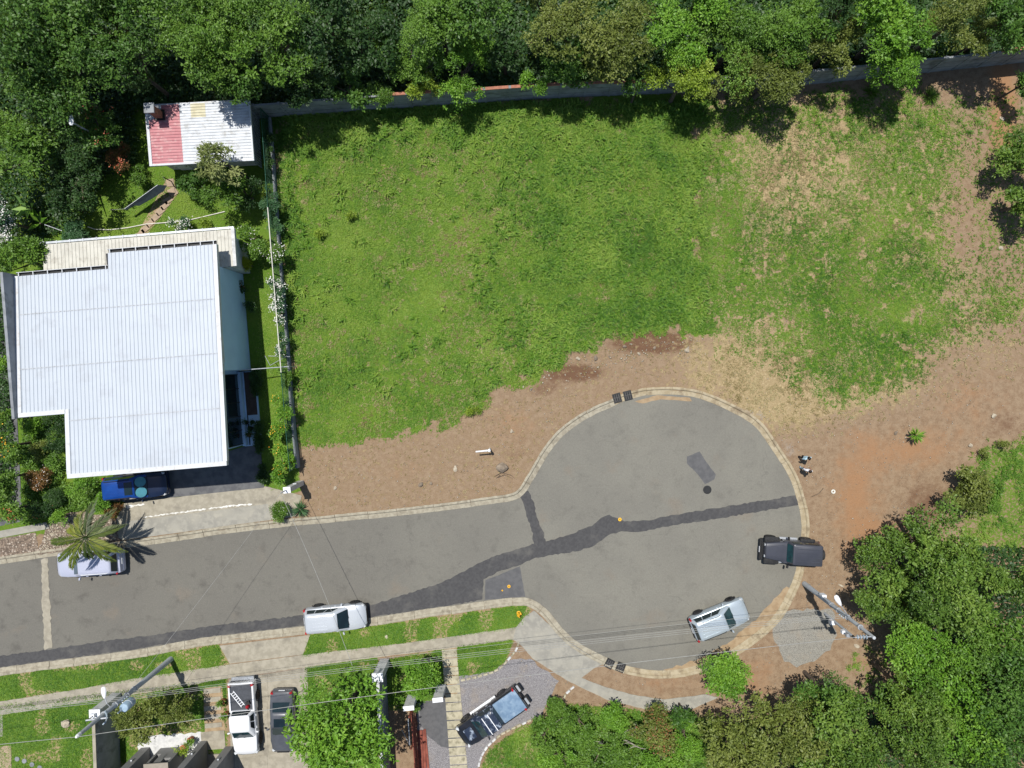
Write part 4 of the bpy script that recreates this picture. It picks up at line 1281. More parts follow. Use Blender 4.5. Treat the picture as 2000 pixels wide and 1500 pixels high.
# lamp half hidden by trees, top left
c = G(139, 238, 5.3)
lt = thing('yard_lamp', 'white lamp head on a pole among the dark trees', 'lamp', (c.x, c.y, 0))
MB().tube([(0, 0, 0), (0, 0, 5.2)], [0.07, 0.05], 8).build('pole', MAT['pole'], lt)
lamp(lt, (0, 0, 5.2), Vector((0.1, 0.35, 5.45)), (0, -1, 0))

# ------------------------------------------------------------------ vehicles (x = forward, z = 0 at the tyres)
def ringyz(x, w, zb, zt, crown=0.03):
    d = zt - zb
    half = [(0, zb), (0.8 * w, zb), (0.95 * w, zb + 0.1 * d), (w, zb + 0.35 * d), (0.985 * w, zb + 0.72 * d), (0.95 * w, zt - 0.05 * d), (0.86 * w, zt + crown * .2), (0.5 * w, zt + crown * .8), (0, zt + crown)]
    return [(x, y, z) for y, z in half] + [(x, -y, z) for y, z in half[-2:0:-1]]


def rrect(x0, x1, hw, z, r, n=3):
    pts = []
    for cx, cy, a0 in ((x1 - r, hw - r, 0), (x0 + r, hw - r, 90), (x0 + r, -hw + r, 180), (x1 - r, -hw + r, 270)):
        for k in range(n + 1):
            a = R(a0 + 90 * k / n)
            pts.append((cx + r * math.cos(a), cy + r * math.sin(a), z))
    return pts


WHEEL = {}


def wheel(parent, x, y, r, wd, rimr=0.62):
    key = (r, wd, rimr)
    if key not in WHEEL:
        ty = MB().lathe([(r * rimr, -wd / 2), (r * .93, -wd / 2), (r, -wd * .33), (r, wd * .33), (r * .93, wd / 2), (r * rimr, wd / 2)], 20, (0, 0, 0), 'Y').mesh('wheel', MAT['black'], True)
        rm = MB()
        rm.lathe([(r * rimr * .98, -wd * .46), (r * rimr * .98, wd * .46)], 16, (0, 0, 0), 'Y')
        for k in range(5):
            a = k * 2 * math.pi / 5
            rm.box((r * .33 * math.cos(a), 0, r * .33 * math.sin(a)), (r * .5, wd * 1.0, r * .13), rot=Matrix.Rotation(-a, 3, 'Y'))
        WHEEL[key] = (ty, rm.mesh('rim', MAT['rim']))
    o = link('wheel', WHEEL[key][0], parent)
    o.location = (x, y, r)
    link('rim', WHEEL[key][1], o)
    return o


def panel(a, b, c, d, ins, off):
    """quad inset by ins fractions (left, right, bottom, top) on the bilinear patch a-b (bottom) / d-c (top), pushed out by off"""
    a, b, c, d = map(Vector, (a, b, c, d))
    P = lambda s, t: a.lerp(b, s).lerp(d.lerp(c, s), t)
    l, r_, bt, tp = ins
    n = (b - a).cross(d - a).normalized() * off
    q = [P(l, bt), P(1 - r_, bt), P(1 - r_, 1 - tp), P(l, 1 - tp)]
    return [p + n for p in q] + [p - n * 0.5 for p in q]


def add_panel(mb, q):
    mb.add(q, [(0, 1, 2, 3), (7, 6, 5, 4), (0, 4, 5, 1), (1, 5, 6, 2), (2, 6, 7, 3), (3, 7, 4, 0)])


def car(name, label, px, py, heading, s, z0=RZ + 0.004, group=None):
    c = G(px, py, 0.75)
    t = thing(name, label, s.get('cat', 'car'), (c.x, c.y, z0), R(heading), group)
    W, paint = s['W'] / 2, MAT[s['paint']]
    MB().loft([ringyz(x, w_ * W, zb, zt, s.get('crown', .03)) for x, w_, zb, zt in s['body']]).build('body', paint, t, True)
    b0, b1, r0, r1 = s['cab']                       # base rear/front, roof rear/front
    zb, zr, hb, hr = s['belt'], s['roof'], s.get('hb', .9) * W, s.get('hr', .72) * W
    rings = [rrect(b0, b1, hb, zb - .04, .16), rrect(r0 - .03, r1 + .03, hr + .02, zr - .07, .16), rrect(r0 + .04, r1 - .05, hr - .06, zr - .012, .14), rrect(r0 + .25, r1 - .25, hr - .28, zr + .012, .12)]
    MB().loft(rings).build('cabin', MAT[s.get('cabpaint', s['paint'])], t, True)
    # glazing
    A = [(b1, hb, zb), (b1, -hb, zb), (r1 + .03, -hr, zr - .07), (r1 + .03, hr, zr - .07)]
    m_ = MB()
    add_panel(m_, panel(A[1], A[0], A[3], A[2], (.09, .09, .05, .03), .014))
    m_.build('windscreen', MAT[s.get('ws', 'glass_teal')], t)
    m_ = MB()
    add_panel(m_, panel((b0, hb, zb), (b0, -hb, zb), (r0 - .03, -hr, zr - .07), (r0 - .03, hr, zr - .07), (.1, .1, .12, .05), .014))
    m_.build('rear_window', MAT['glass'], t)
    for sy in (1, -1):
        for l_, r_ in s.get('sidewin', ((.2, .57), (.45, .3), (.72, .08))):
            m_ = MB()
            q = panel((b1, sy * hb, zb), (b0, sy * hb, zb), (r0 - .03, sy * hr, zr - .07), (r1 + .03, sy * hr, zr - .07), (l_, r_, .1, .1), .014 * sy)
            add_panel(m_, q)
            m_.build('side_window', MAT['glass'], t)
        for xw in s['axles']:
            wheel(t, xw, sy * (W - .09), s['wr'], .24)
            m_ = MB()
            rr = s['wr'] + .055
            arc = [(xw + rr * math.cos(R(a_)), sy * (W + .002), s['wr'] + rr * math.sin(R(a_))) for a_ in range(-5, 190, 15)]
            m_.tube(arc, .032, 6)
            m_.build('wheel_arch', MAT[s.get('trim', 'black')], t)
        mx = b1 - .42
        mir = MB().box((mx, sy * (W + .1), zb + .06), (.1, .2, .14), R(-12 * sy), .85).build('door_mirror', paint, t)
        MB().box((mx - .056, sy * (W + .1), zb + .06), (.008, .16, .1), R(-12 * sy)).build('mirror_glass', MAT['steel'], mir)
        fx, fw, fz = s['head']
        MB().box((fx, sy * fw * W, fz), (.2, .3, .13), R(-28 * sy), .8).build('headlight', MAT['headlamp'], t)
        tx, tw, tz = s['tail']
        MB().box((tx, sy * tw * W, tz), (.14, .2, .3), R(20 * sy), .9).build('taillight', MAT['red'], t)
        for hx in s.get('handles', (.1, -.85)):
            MB().box((hx, sy * (W + .004), zb - .13), (.16, .035, .035)).build('door_handle', paint if s.get('chrome') is None else MAT['steel'], t)
        if s.get('rails'):
            MB().tube([(r0 + .15, sy * (hr - .04), zr + .0), (r0 + .25, sy * (hr - .04), zr + .07), (r1 - .35, sy * (hr - .04), zr + .07), (r1 - .2, sy * (hr - .04), zr)], .022, 6).build('roof_rail', MAT[s['rails']], t)
        if s.get('step'):
            MB().box(((s['axles'][0] + s['axles'][1]) / 2, sy * (W + .02), .42), (abs(s['axles'][0] - s['axles'][1]) - .95, .16, .06)).build('side_step', MAT[s['step']], t)
    if s.get('ribs'):
        n = s['ribs']
        for k in range(n):
            y = (k - (n - 1) / 2) * (2 * hr - .42) / (n - 1)
            MB().box(((r0 + r1) / 2 - .18, y, zr + .014), ((r1 - r0) * .62, .05, .024), 0, .9).build('roof_rib', MAT[s.get('cabpaint', s['paint'])], t)
    xf, xr = s['body'][-1][0], s['body'][0][0]
    MB().loft([rrect(xf - .28, xf + .04, W * .86, .36, .14), rrect(xf - .3, xf + .06, W * .88, .5, .14), rrect(xf - .3, xf + .02, W * .86, .62, .14)]).build('front_bumper', MAT[s.get('bumper', s['paint'])], t, True)
    MB().loft([rrect(xr - .04, xr + .28, W * .86, .36, .12), rrect(xr - .06, xr + .3, W * .88, .5, .12), rrect(xr - .03, xr + .3, W * .86, .64, .12)]).build('rear_bumper', MAT[s.get('rbumper', s.get('bumper', s['paint']))], t, True)
    MB().box((xf - .01, 0, .66), (.06, W * 1.0, .14)).build('grille', MAT['dark'], t)
    MB().box((xr - .03, 0, .76), (.02, .45, .12)).build('number_plate', MAT['white'], t)
    MB().box((b1 - .04, W * .3, zb + .02), (.03, .55, .015), R(8)).build('wiper', MAT['dark'], t)
    MB().box((b1 - .04, -W * .25, zb + .02), (.03, .55, .015), R(8)).build('wiper', MAT['dark'], t)
    for x, hw_, z_ in s.get('hoodlines', ()):
        for sy in (1, -1):
            MB().box((x, sy * hw_ * W, z_), (.75, .03, .02), R(6 * sy)).build('bonnet_crease', paint, t)
    return t


SUVB = [(-2.22, .72, .5, .78), (-2.19, .88, .38, .96), (-2.0, .97, .28, 1.04), (-1.2, 1.0, .25, 1.06), (0, 1.0, .25, 1.06), (.85, 1.0, .25, 1.04), (1.4, .985, .26, 1.0), (1.85, .94, .28, .92), (2.08, .84, .32, .83), (2.2, .68, .4, .7)]
SUV = dict(cat='car', W=1.82, body=SUVB, cab=(-2.14, 1.02, -1.9, .28), belt=1.05, roof=1.66, axles=(1.33, -1.3), wr=.34, head=(1.98, .76, .78), tail=(-2.1, .86, .95), rails='steel', ribs=5)
car('parked_car', 'silver lilac estate car half hidden under the palm fronds', 173, 1100, 184, dict(SUV, paint='lilac', rails='white', ribs=4, body=[(x * 1.05, w_, zb, zt) for x, w_, zb, zt in SUVB], cab=(-2.2, .95, -1.95, .3)), group='parked cars')
car('parked_car', 'silver SUV with black front bumper parked half on the grass verge', 655, 1208, 5.2, dict(SUV, paint='silver', bumper='black', rbumper='silver', rails='steel', ws='glass'), group='parked cars')
car('parked_car', 'pale blue silver SUV parked at an angle in the turning circle', 1406, 1210, 22, dict(SUV, paint='bluesilver', rails='dark', rbumper='black', hoodlines=((1.45, .35, 1.0), (1.45, .62, .98)), body=[(x * .94, w_, zb, zt) for x, w_, zb, zt in SUVB], cab=(-2.03, .95, -1.8, .25), head=(1.84, .76, .78), tail=(-1.98, .86, .95), axles=(1.25, -1.25)), group='parked cars')
bl = car('parked_car', 'blue SUV painted in shaded and sunlit blue with round sunshades beside the white house', 266, 950, 6, dict(SUV, paint='carblue_shaded', cabpaint='carblue_sunlit', rails='dark', rbumper='silver', ws='glass'), z0=0.045, group='parked cars')
for k, sy in enumerate((1, -1)):
    m_ = MB().lathe([(.36, 0), (.36, .012)], 20)
    o = m_.build('sunshade', MAT['cyan'], bl)
    o.location = (.70, sy * .37, 1.405)
    o.rotation_euler = (0, R(39), 0)
MB().box((-.05, 0, 1.668), (.55, .9, .03)).build('sunroof', MAT['glass'], bl)
# dark sedan under the tree
SEDB = [(-2.2, .7, .5, .74), (-2.15, .86, .36, .88), (-1.9, .95, .26, .95), (-1.2, 1.0, .22, .95), (0, 1.0, .22, .93), (.8, 1.0, .22, .92), (1.4, .97, .24, .88), (1.9, .9, .27, .8), (2.12, .78, .32, .72), (2.2, .62, .4, .6)]
sed = car('parked_car', 'black sedan with sky reflections put into its paint half hidden under the bright green tree', 552, 1409, -89, dict(cat='car', W=1.72, paint='sedan', body=SEDB, cab=(-1.55, .85, -.85, .15), belt=.92, roof=1.38, hr=.74, axles=(1.3, -1.25), wr=.31, head=(2.0, .74, .7), tail=(-2.1, .78, .8), sidewin=((.25, .5), (.52, .2)), ws='glass'), z0=0.03, group='parked cars')
MB().box((-.2, 0, 1.385), (.6, .8, .03)).build('sunroof', MAT['glass'], sed)

# pickups: front body + cabin from car(), open bed behind
PB = [(-.65, .98, .4, 1.08), (0, 1.0, .35, 1.08), (.9, 1.0, .35, 1.06), (1.5, .985, .38, 1.02), (2.1, .93, .4, .95), (2.42, .82, .45, .86), (2.55, .66, .52, .72)]
PK = dict(cat='pickup', W=1.82, body=PB, cab=(-.72, 1.2, -.6, .5), belt=1.08, roof=1.74, hb=.92, hr=.76, axles=(1.62, -1.5), wr=.37, head=(2.34, .78, .84), tail=(-2.5, .9, 1.0), handles=(.55, -.3), sidewin=((.3, .42), (.62, .1)), ribs=0)


def bed(t, W, paint, x0=-2.68, x1=-.66, zt=1.1, floor='bedliner'):
    MB().box(((x0 + x1) / 2, 0, .72), (x1 - x0, W - .1, .5)).build('bed_floor', MAT[floor], t)
    for sy in (1, -1):
        MB().loft([[(x, sy * W / 2, .5), (x, sy * W / 2, zt - .08), (x, sy * (W / 2 - .03), zt), (x, sy * (W / 2 - .13), zt), (x, sy * (W / 2 - .13), .5)] for x in (x0, x0 + .3, x1)]).build('bed_side', MAT[paint], t)
    MB().box((x0 + .05, 0, .83), (.1, W - .28, .52)).build('tailgate', MAT[paint], t)
    MB().box((x1 - .05, 0, .85), (.06, W - .28, .54)).build('bed_front', MAT[paint], t)


wp_ = car('pickup_truck', 'white double cab pickup with a ladder in its open bed', 478, 1403, -86, dict(PK, paint='carwhite', rbumper='steel', body=[(x, w_, zb, zt) for x, w_, zb, zt in PB]), z0=0.03, group='pickups')
bed(wp_, 1.82, 'carwhite')
MB().box((-2.8, 0, .55), (.22, 1.6, .14)).build('step_bumper', MAT['steel'], wp_)
lad = thing('ladder', 'short aluminium ladder lying in the white pickup bed', 'ladder', (0, 0, 0))
m4 = Matrix.Translation(wp_.location) @ Matrix.Rotation(R(-86), 4, 'Z')
lad.location = m4 @ Vector((-1.55, -.28, 1.0))
lad.rotation_euler = (0, 0, R(-86 + 35))
for sy in (-.13, .13):
    MB().box((0, sy, .03), (1.25, .05, .06)).build('stile', MAT['white'], lad)
for k in range(7):
    MB().box((-.54 + .18 * k, 0, .03), (.04, .22, .03)).build('rung', MAT['white'], lad)
jc = thing('tool_bundle', 'red tool bundle at the front of the white pickup bed', 'tool', m4 @ Vector((-1.0, .42, .98)))
MB().lathe([(.1, 0), (.13, .1), (.11, .26), (.05, .32)], 10).build('canister', MAT['red'], jc)
MB().tube([(-.1, -.1, .05), (.12, -.35, .1), (.1, -.7, .05)], .03, 6).build('hose', MAT['black'], jc)
MB().box((.02, .25, .1), (.28, .22, .18), .4).build('tool_box', MAT['black'], jc)

bp = car('pickup_truck', 'black double cab pickup with faded blue bed cover on gravel', 958, 1401, 215, dict(PK, paint='carblack', step='white', rbumper='black', cabpaint='scuff', chrome=1), z0=0.02, group='pickups')
bed(bp, 1.82, 'carblack')
MB().loft([rrect(-2.62, -.7, .80, 1.09, .06), rrect(-2.6, -.72, .79, 1.13, .06), rrect(-2.4, -.9, .6, 1.16, .06)]).build('bed_cover', MAT['tonneau'], bp, True)
MB().box((1.75, 0, 1.075), (.62, .9, .02)).build('bonnet_patch', MAT['scuff'], bp)
for x in (-.25, .22):
    MB().box((x, 0, 1.78), (.05, 1.36, .04)).build('roof_bar', MAT['white'], bp)
for sy in (-1, 1):
    MB().loft([rrect(-2.98, -2.72, .3, .5, .1), rrect(-3.0, -2.72, .32, .62, .1), rrect(-2.95, -2.72, .3, .7, .1)]).build('corner_bumper', MAT['black'], bp).location = (0, sy * .5, 0)
    MB().box((-2.8, sy * .55, .72), (.16, .5, .03)).build('bumper_step', MAT['steel'], bp)

# boxy off-roader
c = G(1543, 1077, .8)
jp = thing('offroad_car', 'boxy charcoal off road car straddling the kerb of the circle', 'car', (c.x, c.y, RZ + .06), R(176.5), 'parked cars')
J = MAT['jeep']
MB().loft([ringyz(x, w_, .55, zt, .03) for x, w_, zt in ((.35, .74, 1.16), (.9, .68, 1.15), (1.5, .6, 1.12), (1.78, .56, 1.08), (1.84, .52, 1.0))]).build('bonnet', J, jp, True)
MB().loft([rrect(-1.95, .52, .78, .5, .08), rrect(-1.97, .55, .80, .8, .08), rrect(-1.97, .55, .78, 1.15, .08)]).build('body', J, jp, True)
MB().loft([rrect(-1.98, .3, .77, 1.16, .08), rrect(-1.95, .1, .72, 1.78, .1), rrect(-1.9, .04, .66, 1.82, .1)]).build('hardtop', J, jp, True)
for k in range(4):
    MB().box((-.95, -.42 + .28 * k, 1.828), (1.6, .05, .014)).build('roof_rib', J, jp)
m_ = MB()
add_panel(m_, panel((.34, -.70, 1.18), (.34, .70, 1.18), (.1, .66, 1.74), (.1, -.66, 1.74), (.05, .05, .05, .05), .02))
m_.build('windscreen', MAT['glass_teal'], jp)
for sy in (1, -1):
    for x0, x1 in ((.1, -.62), (-.75, -1.8)):
        m_ = MB()
        add_panel(m_, panel((x0, sy * .785, 1.2), (x1, sy * .785, 1.2), (x1, sy * .745, 1.66), (x0, sy * .745, 1.66), (.04, .04, .05, .05), .012 * sy))
        m_.build('side_window', MAT['glass'], jp)
    for xw in (1.32, -1.2):
        wheel(jp, xw, sy * .80, .39, .27, .55)
        MB().loft([rrect(xw - .56, xw + .54, .2, .82, .1), rrect(xw - .52, xw + .5, .2, .9, .1), rrect(xw - .45, xw + .42, .17, .93, .1)]).build('fender', MAT['black'], jp, True).location = (0, sy * .76, 0)
    mir = MB().box((.28, sy * .98, 1.25), (.1, .24, .2), R(-10 * sy), .9).build('door_mirror', MAT['black'], jp)
    MB().box((.225, sy * .98, 1.25), (.01, .2, .15), R(-10 * sy)).build('mirror_glass', MAT['steel'], mir)
    MB().box((.06, sy * .86, .5), (1.3, .14, .07)).build('side_step', MAT['steel'], jp)
    MB().lathe([(.1, 0), (.1, .04)], 14, (0, 0, 0), 'X').build('headlight', MAT['headlamp'], jp).location = (1.83, sy * .4, .93)
    MB().box((-1.98, sy * .7, .88), (.05, .12, .2)).build('taillight', MAT['red'], jp)
    MB().box((1.0, sy * .42, 1.178), (.9, .025, .014), R(-7 * sy)).build('bonnet_crease', J, jp)
MB().loft([rrect(1.9, 2.12, .78, .52, .1), rrect(1.9, 2.14, .8, .62, .1), rrect(1.92, 2.1, .76, .72, .1)]).build('front_bumper', MAT['black'], jp, True)
MB().tube([(2.0, -.4, .7), (2.02, -.36, .86), (2.02, .36, .86), (2.0, .4, .7)], .035).build('bull_bar', MAT['black'], jp)
MB().box((2.14, 0, .66), (.02, .42, .12)).build('number_plate', MAT['white'], jp)
MB().box((-2.06, 0, .56), (.2, 1.5, .16)).build('rear_bumper', MAT['black'], jp)
sp_ = MB().lathe([(.22, -.12), (.36, -.12), (.38, -.06), (.38, .06), (.36, .12), (.22, .12)], 20, (0, 0, 0), 'X').build('spare_wheel', MAT['black'], jp, True)
sp_.location = (-2.14, .03, 1.1)
MB().lathe([(.2, -.125), (.36, -.13), (.3, -.15)], 18, (0, 0, 0), 'X').build('wheel_cover', MAT['steel'], sp_)
MB().box((.16, 0, 1.2), (.03, 1.2, .06)).build('wiper', MAT['dark'], jp)

# ------------------------------------------------------------------ two people talking beside the kerb
def person(label, feet, heading, shirt, trousers, armout):
    c = G(*feet)
    base = thing('person', label, 'person', (c.x, c.y, 0.0), R(heading))
    J = dict(pel=(0, 0, .95), wst=(0.01, 0, 1.12), chs=(.0, 0, 1.32), nck=(.0, 0, 1.48), hd0=(.02, 0, 1.56), hd1=(.03, 0, 1.66), hd2=(.02, 0, 1.74),
             lh=(0, .1, .9), lk=(.05, .11, .5), la=(0, .12, .09), lt=(.15, .13, .045), rh=(0, -.1, .9), rk=(.04, -.12, .5), ra=(-.02, -.15, .09), rt=(.13, -.17, .045),
             ls=(0, .2, 1.42), le=(.02 + armout * .05, .28, 1.15), lw=(.12 + armout * .12, .25 - armout * .1, 1.0 + armout * .12), lf=(.2 + armout * .14, .22 - armout * .12, .95 + armout * .14),
             rs=(0, -.2, 1.42), re=(.0, -.29, 1.15), rw=(.1, -.28, .92), rf=(.14, -.27, .83))
    RAD = dict(pel=.15, wst=.135, chs=.155, nck=.06, hd0=.085, hd1=.105, hd2=.075, lh=.1, lk=.065, la=.045, lt=.04, rh=.1, rk=.065, ra=.045, rt=.04,
               ls=.075, le=.05, lw=.035, lf=.035, rs=.075, re=.05, rw=.035, rf=.035)
    E = [('pel', 'wst'), ('wst', 'chs'), ('chs', 'nck'), ('nck', 'hd0'), ('hd0', 'hd1'), ('hd1', 'hd2'), ('pel', 'lh'), ('lh', 'lk'), ('lk', 'la'), ('la', 'lt'), ('pel', 'rh'), ('rh', 'rk'), ('rk', 'ra'), ('ra', 'rt'),
         ('chs', 'ls'), ('ls', 'le'), ('le', 'lw'), ('lw', 'lf'), ('chs', 'rs'), ('rs', 're'), ('re', 'rw'), ('rw', 'rf')]
    # fingers: five short chains per hand
    for sd, wv, fv, sy in (('l', 'lw', 'lf', 1), ('r', 'rw', 'rf', -1)):
        f = Vector(J[fv])
        d = (f - Vector(J[wv])).normalized()
        for q in range(5):
            off = Vector((0, 0, 0)) + Vector((0.02 * (q - 1.5), 0, 0)) if q < 4 else Vector((.035, -.01 * sy, 0))
            ln = (.06, .075, .07, .055, .05)[q]
            J[sd + 'g%d' % q] = tuple(f + off * .8 + d * (.02 if q < 4 else -.02))
            J[sd + 'h%d' % q] = tuple(f + off * 1.3 + d * ((.02 if q < 4 else -.01) + ln) + Vector((.01, -.012 * sy, 0)))
            RAD[sd + 'g%d' % q] = .011
            RAD[sd + 'h%d' % q] = .008
            E += [(fv, sd + 'g%d' % q), (sd + 'g%d' % q, sd + 'h%d' % q)]
    names = list(J)
    me = bpy.data.meshes.new('body')
    me.from_pydata([J[n_] for n_ in names], [(names.index(a), names.index(b_)) for a, b_ in E], [])
    ob = bpy.data.objects.new('body_src', me)
    COL.objects.link(ob)
    md = ob.modifiers.new('skin', 'SKIN')
    md.use_smooth_shade = True
    for k, n_ in enumerate(names):
        sv = me.skin_vertices[0].data[k]
        sv.radius = (RAD[n_], RAD[n_])
        sv.use_root = n_ == 'pel'
    ob.modifiers.new('sub', 'SUBSURF').levels = 2
    dg = bpy.context.evaluated_depsgraph_get()
    nm = bpy.data.meshes.new_from_object(ob.evaluated_get(dg))
    bpy.data.objects.remove(ob, do_unlink=True)
    nm.name = 'body'
    nm.materials.clear()
    for k_ in ('skin', shirt, trousers, 'black'): nm.materials.append(MAT[k_])
    for p in nm.polygons:
        x, y, z = p.center
        if z > 1.5: k = 0
        elif z < .09: k = 3
        elif z < .98 and abs(y) < .235 and not (x > .06 and z > .78): k = 2
        elif abs(y) > .2 and z < 1.12 or x > .09 and z < 1.2 and z > .78: k = 0
        else: k = 1
        p.material_index = k
        p.use_smooth = True
    link('body', nm, base)
    rings = []
    for q, r_ in ((1.60, .105), (1.66, .118), (1.72, .108), (1.765, .07), (1.78, .02)):
        rings.append([(-.012 + r_ * .98 * math.cos(k * math.pi / 7) - (.03 if q < 1.65 else 0), r_ * .9 * math.sin(k * math.pi / 7), q) for k in range(14)])
    MB().loft(rings).build('hair', MAT['hair'], base, True)
    fc = MB()
    for sy in (-1, 1): fc.lathe([(.004, 0), (.013, .006), (.004, .012)], 8, (.128, sy * .036, 1.655), 'X')
    fc.build('eyes', MAT['hair'], base)
    MB().add([(.115, -.016, 1.615), (.115, .016, 1.615), (.15, 0, 1.612), (.122, 0, 1.66)], [(0, 1, 2), (1, 3, 2), (3, 0, 2), (0, 3, 1)]).build('nose', MAT['skin'], base)
    for sy in (-1, 1): MB().box((.02, sy * .108, 1.645), (.045, .018, .06), 0, .8).build('ear', MAT['skin'], base)
    MB().box((.128, 0, 1.583), (.01, .05, .012)).build('mouth', MAT['red'], base)


person('person in pale blue shirt and dark trousers standing beside the kerb', (1563, 890), -75, 'shirtblue', 'trousers', 1.0)
person('person in white shirt and pale jeans standing nearer the orange soil', (1565, 914), 80, 'shirtwhite', 'jeans', .4)

# ------------------------------------------------------------------ hydrant, pipe, rocks, hammock, hose and other small things
c = G(1013, 1197)
hy = thing('fire_hydrant', 'yellow fire hydrant on the grass verge near the circle', 'hydrant', (c.x, c.y, 0), R(20))
MB().lathe([(.15, 0), (.15, .05), (.1, .06), (.1, .5), (.13, .52), (.13, .56), (.11, .62), (.05, .7), (.03, .76)], 14).build('barrel', MAT['yellow'], hy, True)
for a in (90, 270):
    MB().lathe([(.05, .08), (.05, .16), (.06, .16), (.06, .2)], 10, (0, 0, 0), 'X').build('outlet_cap', MAT['yellow'], hy).rotation_euler = (0, 0, R(a))
    hy.children[-1].location = (0, 0, .42)
o = MB().lathe([(.07, .08), (.07, .17), (.085, .17), (.085, .22)], 12, (0, 0, 0), 'X').build('pumper_cap', MAT['yellow'], hy)
o.location = (0, 0, .38)

c = G(957, 876)
vp = thing('vent_pipe', 'white bent plastic pipe standing on the bare soil', 'pipe', (c.x, c.y, 0), R(4))
MB().tube([(0, 0, 0), (0, 0, .95), (-.02, 0, 1.1), (-.08, 0, 1.2), (-.2, 0, 1.24)], .06, 10).build('riser', MAT['white'], vp, True)
MB().tube([(-.2, 0, 1.24), (-.95, -.02, 1.24)], .055, 10).build('arm', MAT['white'], vp)
MB().lathe([(.075, -.05), (.075, .05)], 12, (-.2, 0, 1.24), 'X').build('joint', MAT['white'], vp)
MB().lathe([(.11, 0), (.11, .12), (.07, .16)], 12, (0, 0, 1.12)).build('elbow', MAT['white'], vp)


def rock_mesh(seed, sx, sy, sz, sub=2):
    rg = random.Random(seed)
    bm = bmesh.new()
    bmesh.ops.create_icosphere(bm, subdivisions=sub, radius=1)
    ph = [rg.uniform(0, 6) for _ in range(6)]
    for v_ in bm.verts:
        p = v_.co
        k = 1 + .22 * math.sin(2.3 * p.x + ph[0]) * math.cos(2.1 * p.y + ph[1]) + .12 * math.sin(4.7 * p.z + ph[2] + 3 * p.x) + rg.uniform(-.06, .06)
        v_.co = Vector((p.x * sx * k, p.y * sy * k, max(p.z * sz * k, -.3 * sz)))
    me = bpy.data.meshes.new('rock')
    bm.to_mesh(me)
    bm.free()
    return me


ROCKS = [(981, 913, .42, .34, .34, 'rock', 'large brown boulder with dead twigs beside the kerb'), (1163, 699, .2, .15, .14, 'rock', 'dark oval rock on the cut bank'), (1220, 677, .15, .1, .1, 'rock', 'brown rock high on the dark bank'),
         (1342, 684, .17, .17, .13, 'rockpale', 'pale broken rock at the right end of the bank'), (822, 946, .2, .16, .12, 'rock', 'brown rock low on the soil strip'), (842, 944, .13, .1, .08, 'rock', 'smaller brown rock right of its twin on the soil strip'),
         (655, 953, .16, .12, .09, 'rockpale', 'pale pink rock on the soil near the gate post'), (1129, 700, .17, .12, .1, 'rockpale', 'pale stones at the left of the cut bank'), (1278, 680, .13, .1, .08, 'rock', 'brown rock in the middle of the bank'),
         (1248, 691, .12, .1, .08, 'rockpale', 'pale rock below the bank'), (999, 842, .13, .1, .06, 'rockpale', 'flat pale rock on the red soil'), (1038, 760, .1, .09, .06, 'rock', 'small rock at the edge of the long grass'),
         (889, 916, .2, .14, .05, 'rockpale', 'flat pale broken slab on the soil strip'), (1895, 870, .16, .13, .1, 'rockpale', 'pale rock beside a sprig on the right'), (1919, 885, .17, .12, .1, 'rockpale', 'pale rock among dry twigs at right'),
         (1941, 812 , .2, .14, .1, 'rockpale', 'pale rock with dry stalks at the upper right'), (1895, 921, .14, .11, .09, 'rockpale', 'tan rock above the olive bush'), (1749, 846, .14, .12, .1, 'rock', 'round rock beside the single spiky plant'),
         (1957, 232, .18, .13, .06, 'rockpale', 'flat white rock on the orange track'), (1673, 1262, .14, .22, .06, 'rockpale', 'flat yellow slab below the equipment post'), (1643, 1144, .2, .07, .06, 'rockpale', 'long pale stone near the tree shadow'),
         (130, 1413, .33, .3, .2, 'rockpale', 'round tan boulder beside the left pole'), (755, 1244, .13, .15, .04, 'rockpale', 'flat tan stone on the grass verge'), (1022, 755, .1, .08, .07, 'rockpale', 'small tan rock at the grass edge'), (1955, 485, .17, .15, .1, 'rockpale', 'pale rubble beside the right edge bush')]
for k, (px, py, sx, sy, sz, mt, lb) in enumerate(ROCKS):
    c = G(px, py)
    me = rock_mesh(k + 3, sx, sy, sz)
    o = link('rock', me, None, MAT[mt])
    o.location = (c.x, c.y, sz * .28)
    o.rotation_euler = (0, 0, k * 1.7)
    tag(o, lb, 'rock', 'loose rocks')
# twigs over the boulder
c = G(985, 925)
tw = thing('dead_branch', 'thin dead twigs lying against the large boulder', 'branch', (c.x, c.y, 0))
for k, pts in enumerate((((-.7, -.2, .03), (-.2, .12, .2), (.5, -.1, .12), (.8, -.4, .04)), ((-.5, -.3, .03), (0, -.05, .15), (.6, -.35, .04)), ((-.3, -.1, .1), (-.6, -.35, .03)))):
    MB().tube(pts, [.02] + [.014] * (len(pts) - 2) + [.006], 5).build('twig', MAT['bark'], tw)
c = G(1627, 960)
rgm = MB((c.x, c.y, 0))
for k in range(24):
    pass
vs, fs = [], []
for i_ in range(16):
    for j_ in range(8):
        a, b_ = i_ * math.pi / 8, j_ * math.pi / 4
        rr = .11 + .055 * math.cos(b_)
        vs.append((c.x + rr * math.cos(a), c.y + rr * math.sin(a), .045 + .045 * math.sin(b_)))
        fs.append((i_ * 8 + j_, ((i_ + 1) % 16) * 8 + j_, ((i_ + 1) % 16) * 8 + (j_ + 1) % 8, i_ * 8 + (j_ + 1) % 8))
rgm.add(vs, fs)
tag(rgm.build('hose_coil', MAT['hose'], None, True), 'white ring lying on the orange soil', 'ring')
a, b_ = G(1585, 970), G(1608, 953)
m_ = MB((a.x, a.y, 0))
m_.tube([a + Vector((0, 0, .02)), a.lerp(b_, .5) + Vector((.1, -.08, .04)), b_ + Vector((0, 0, .03))], .022, 6)
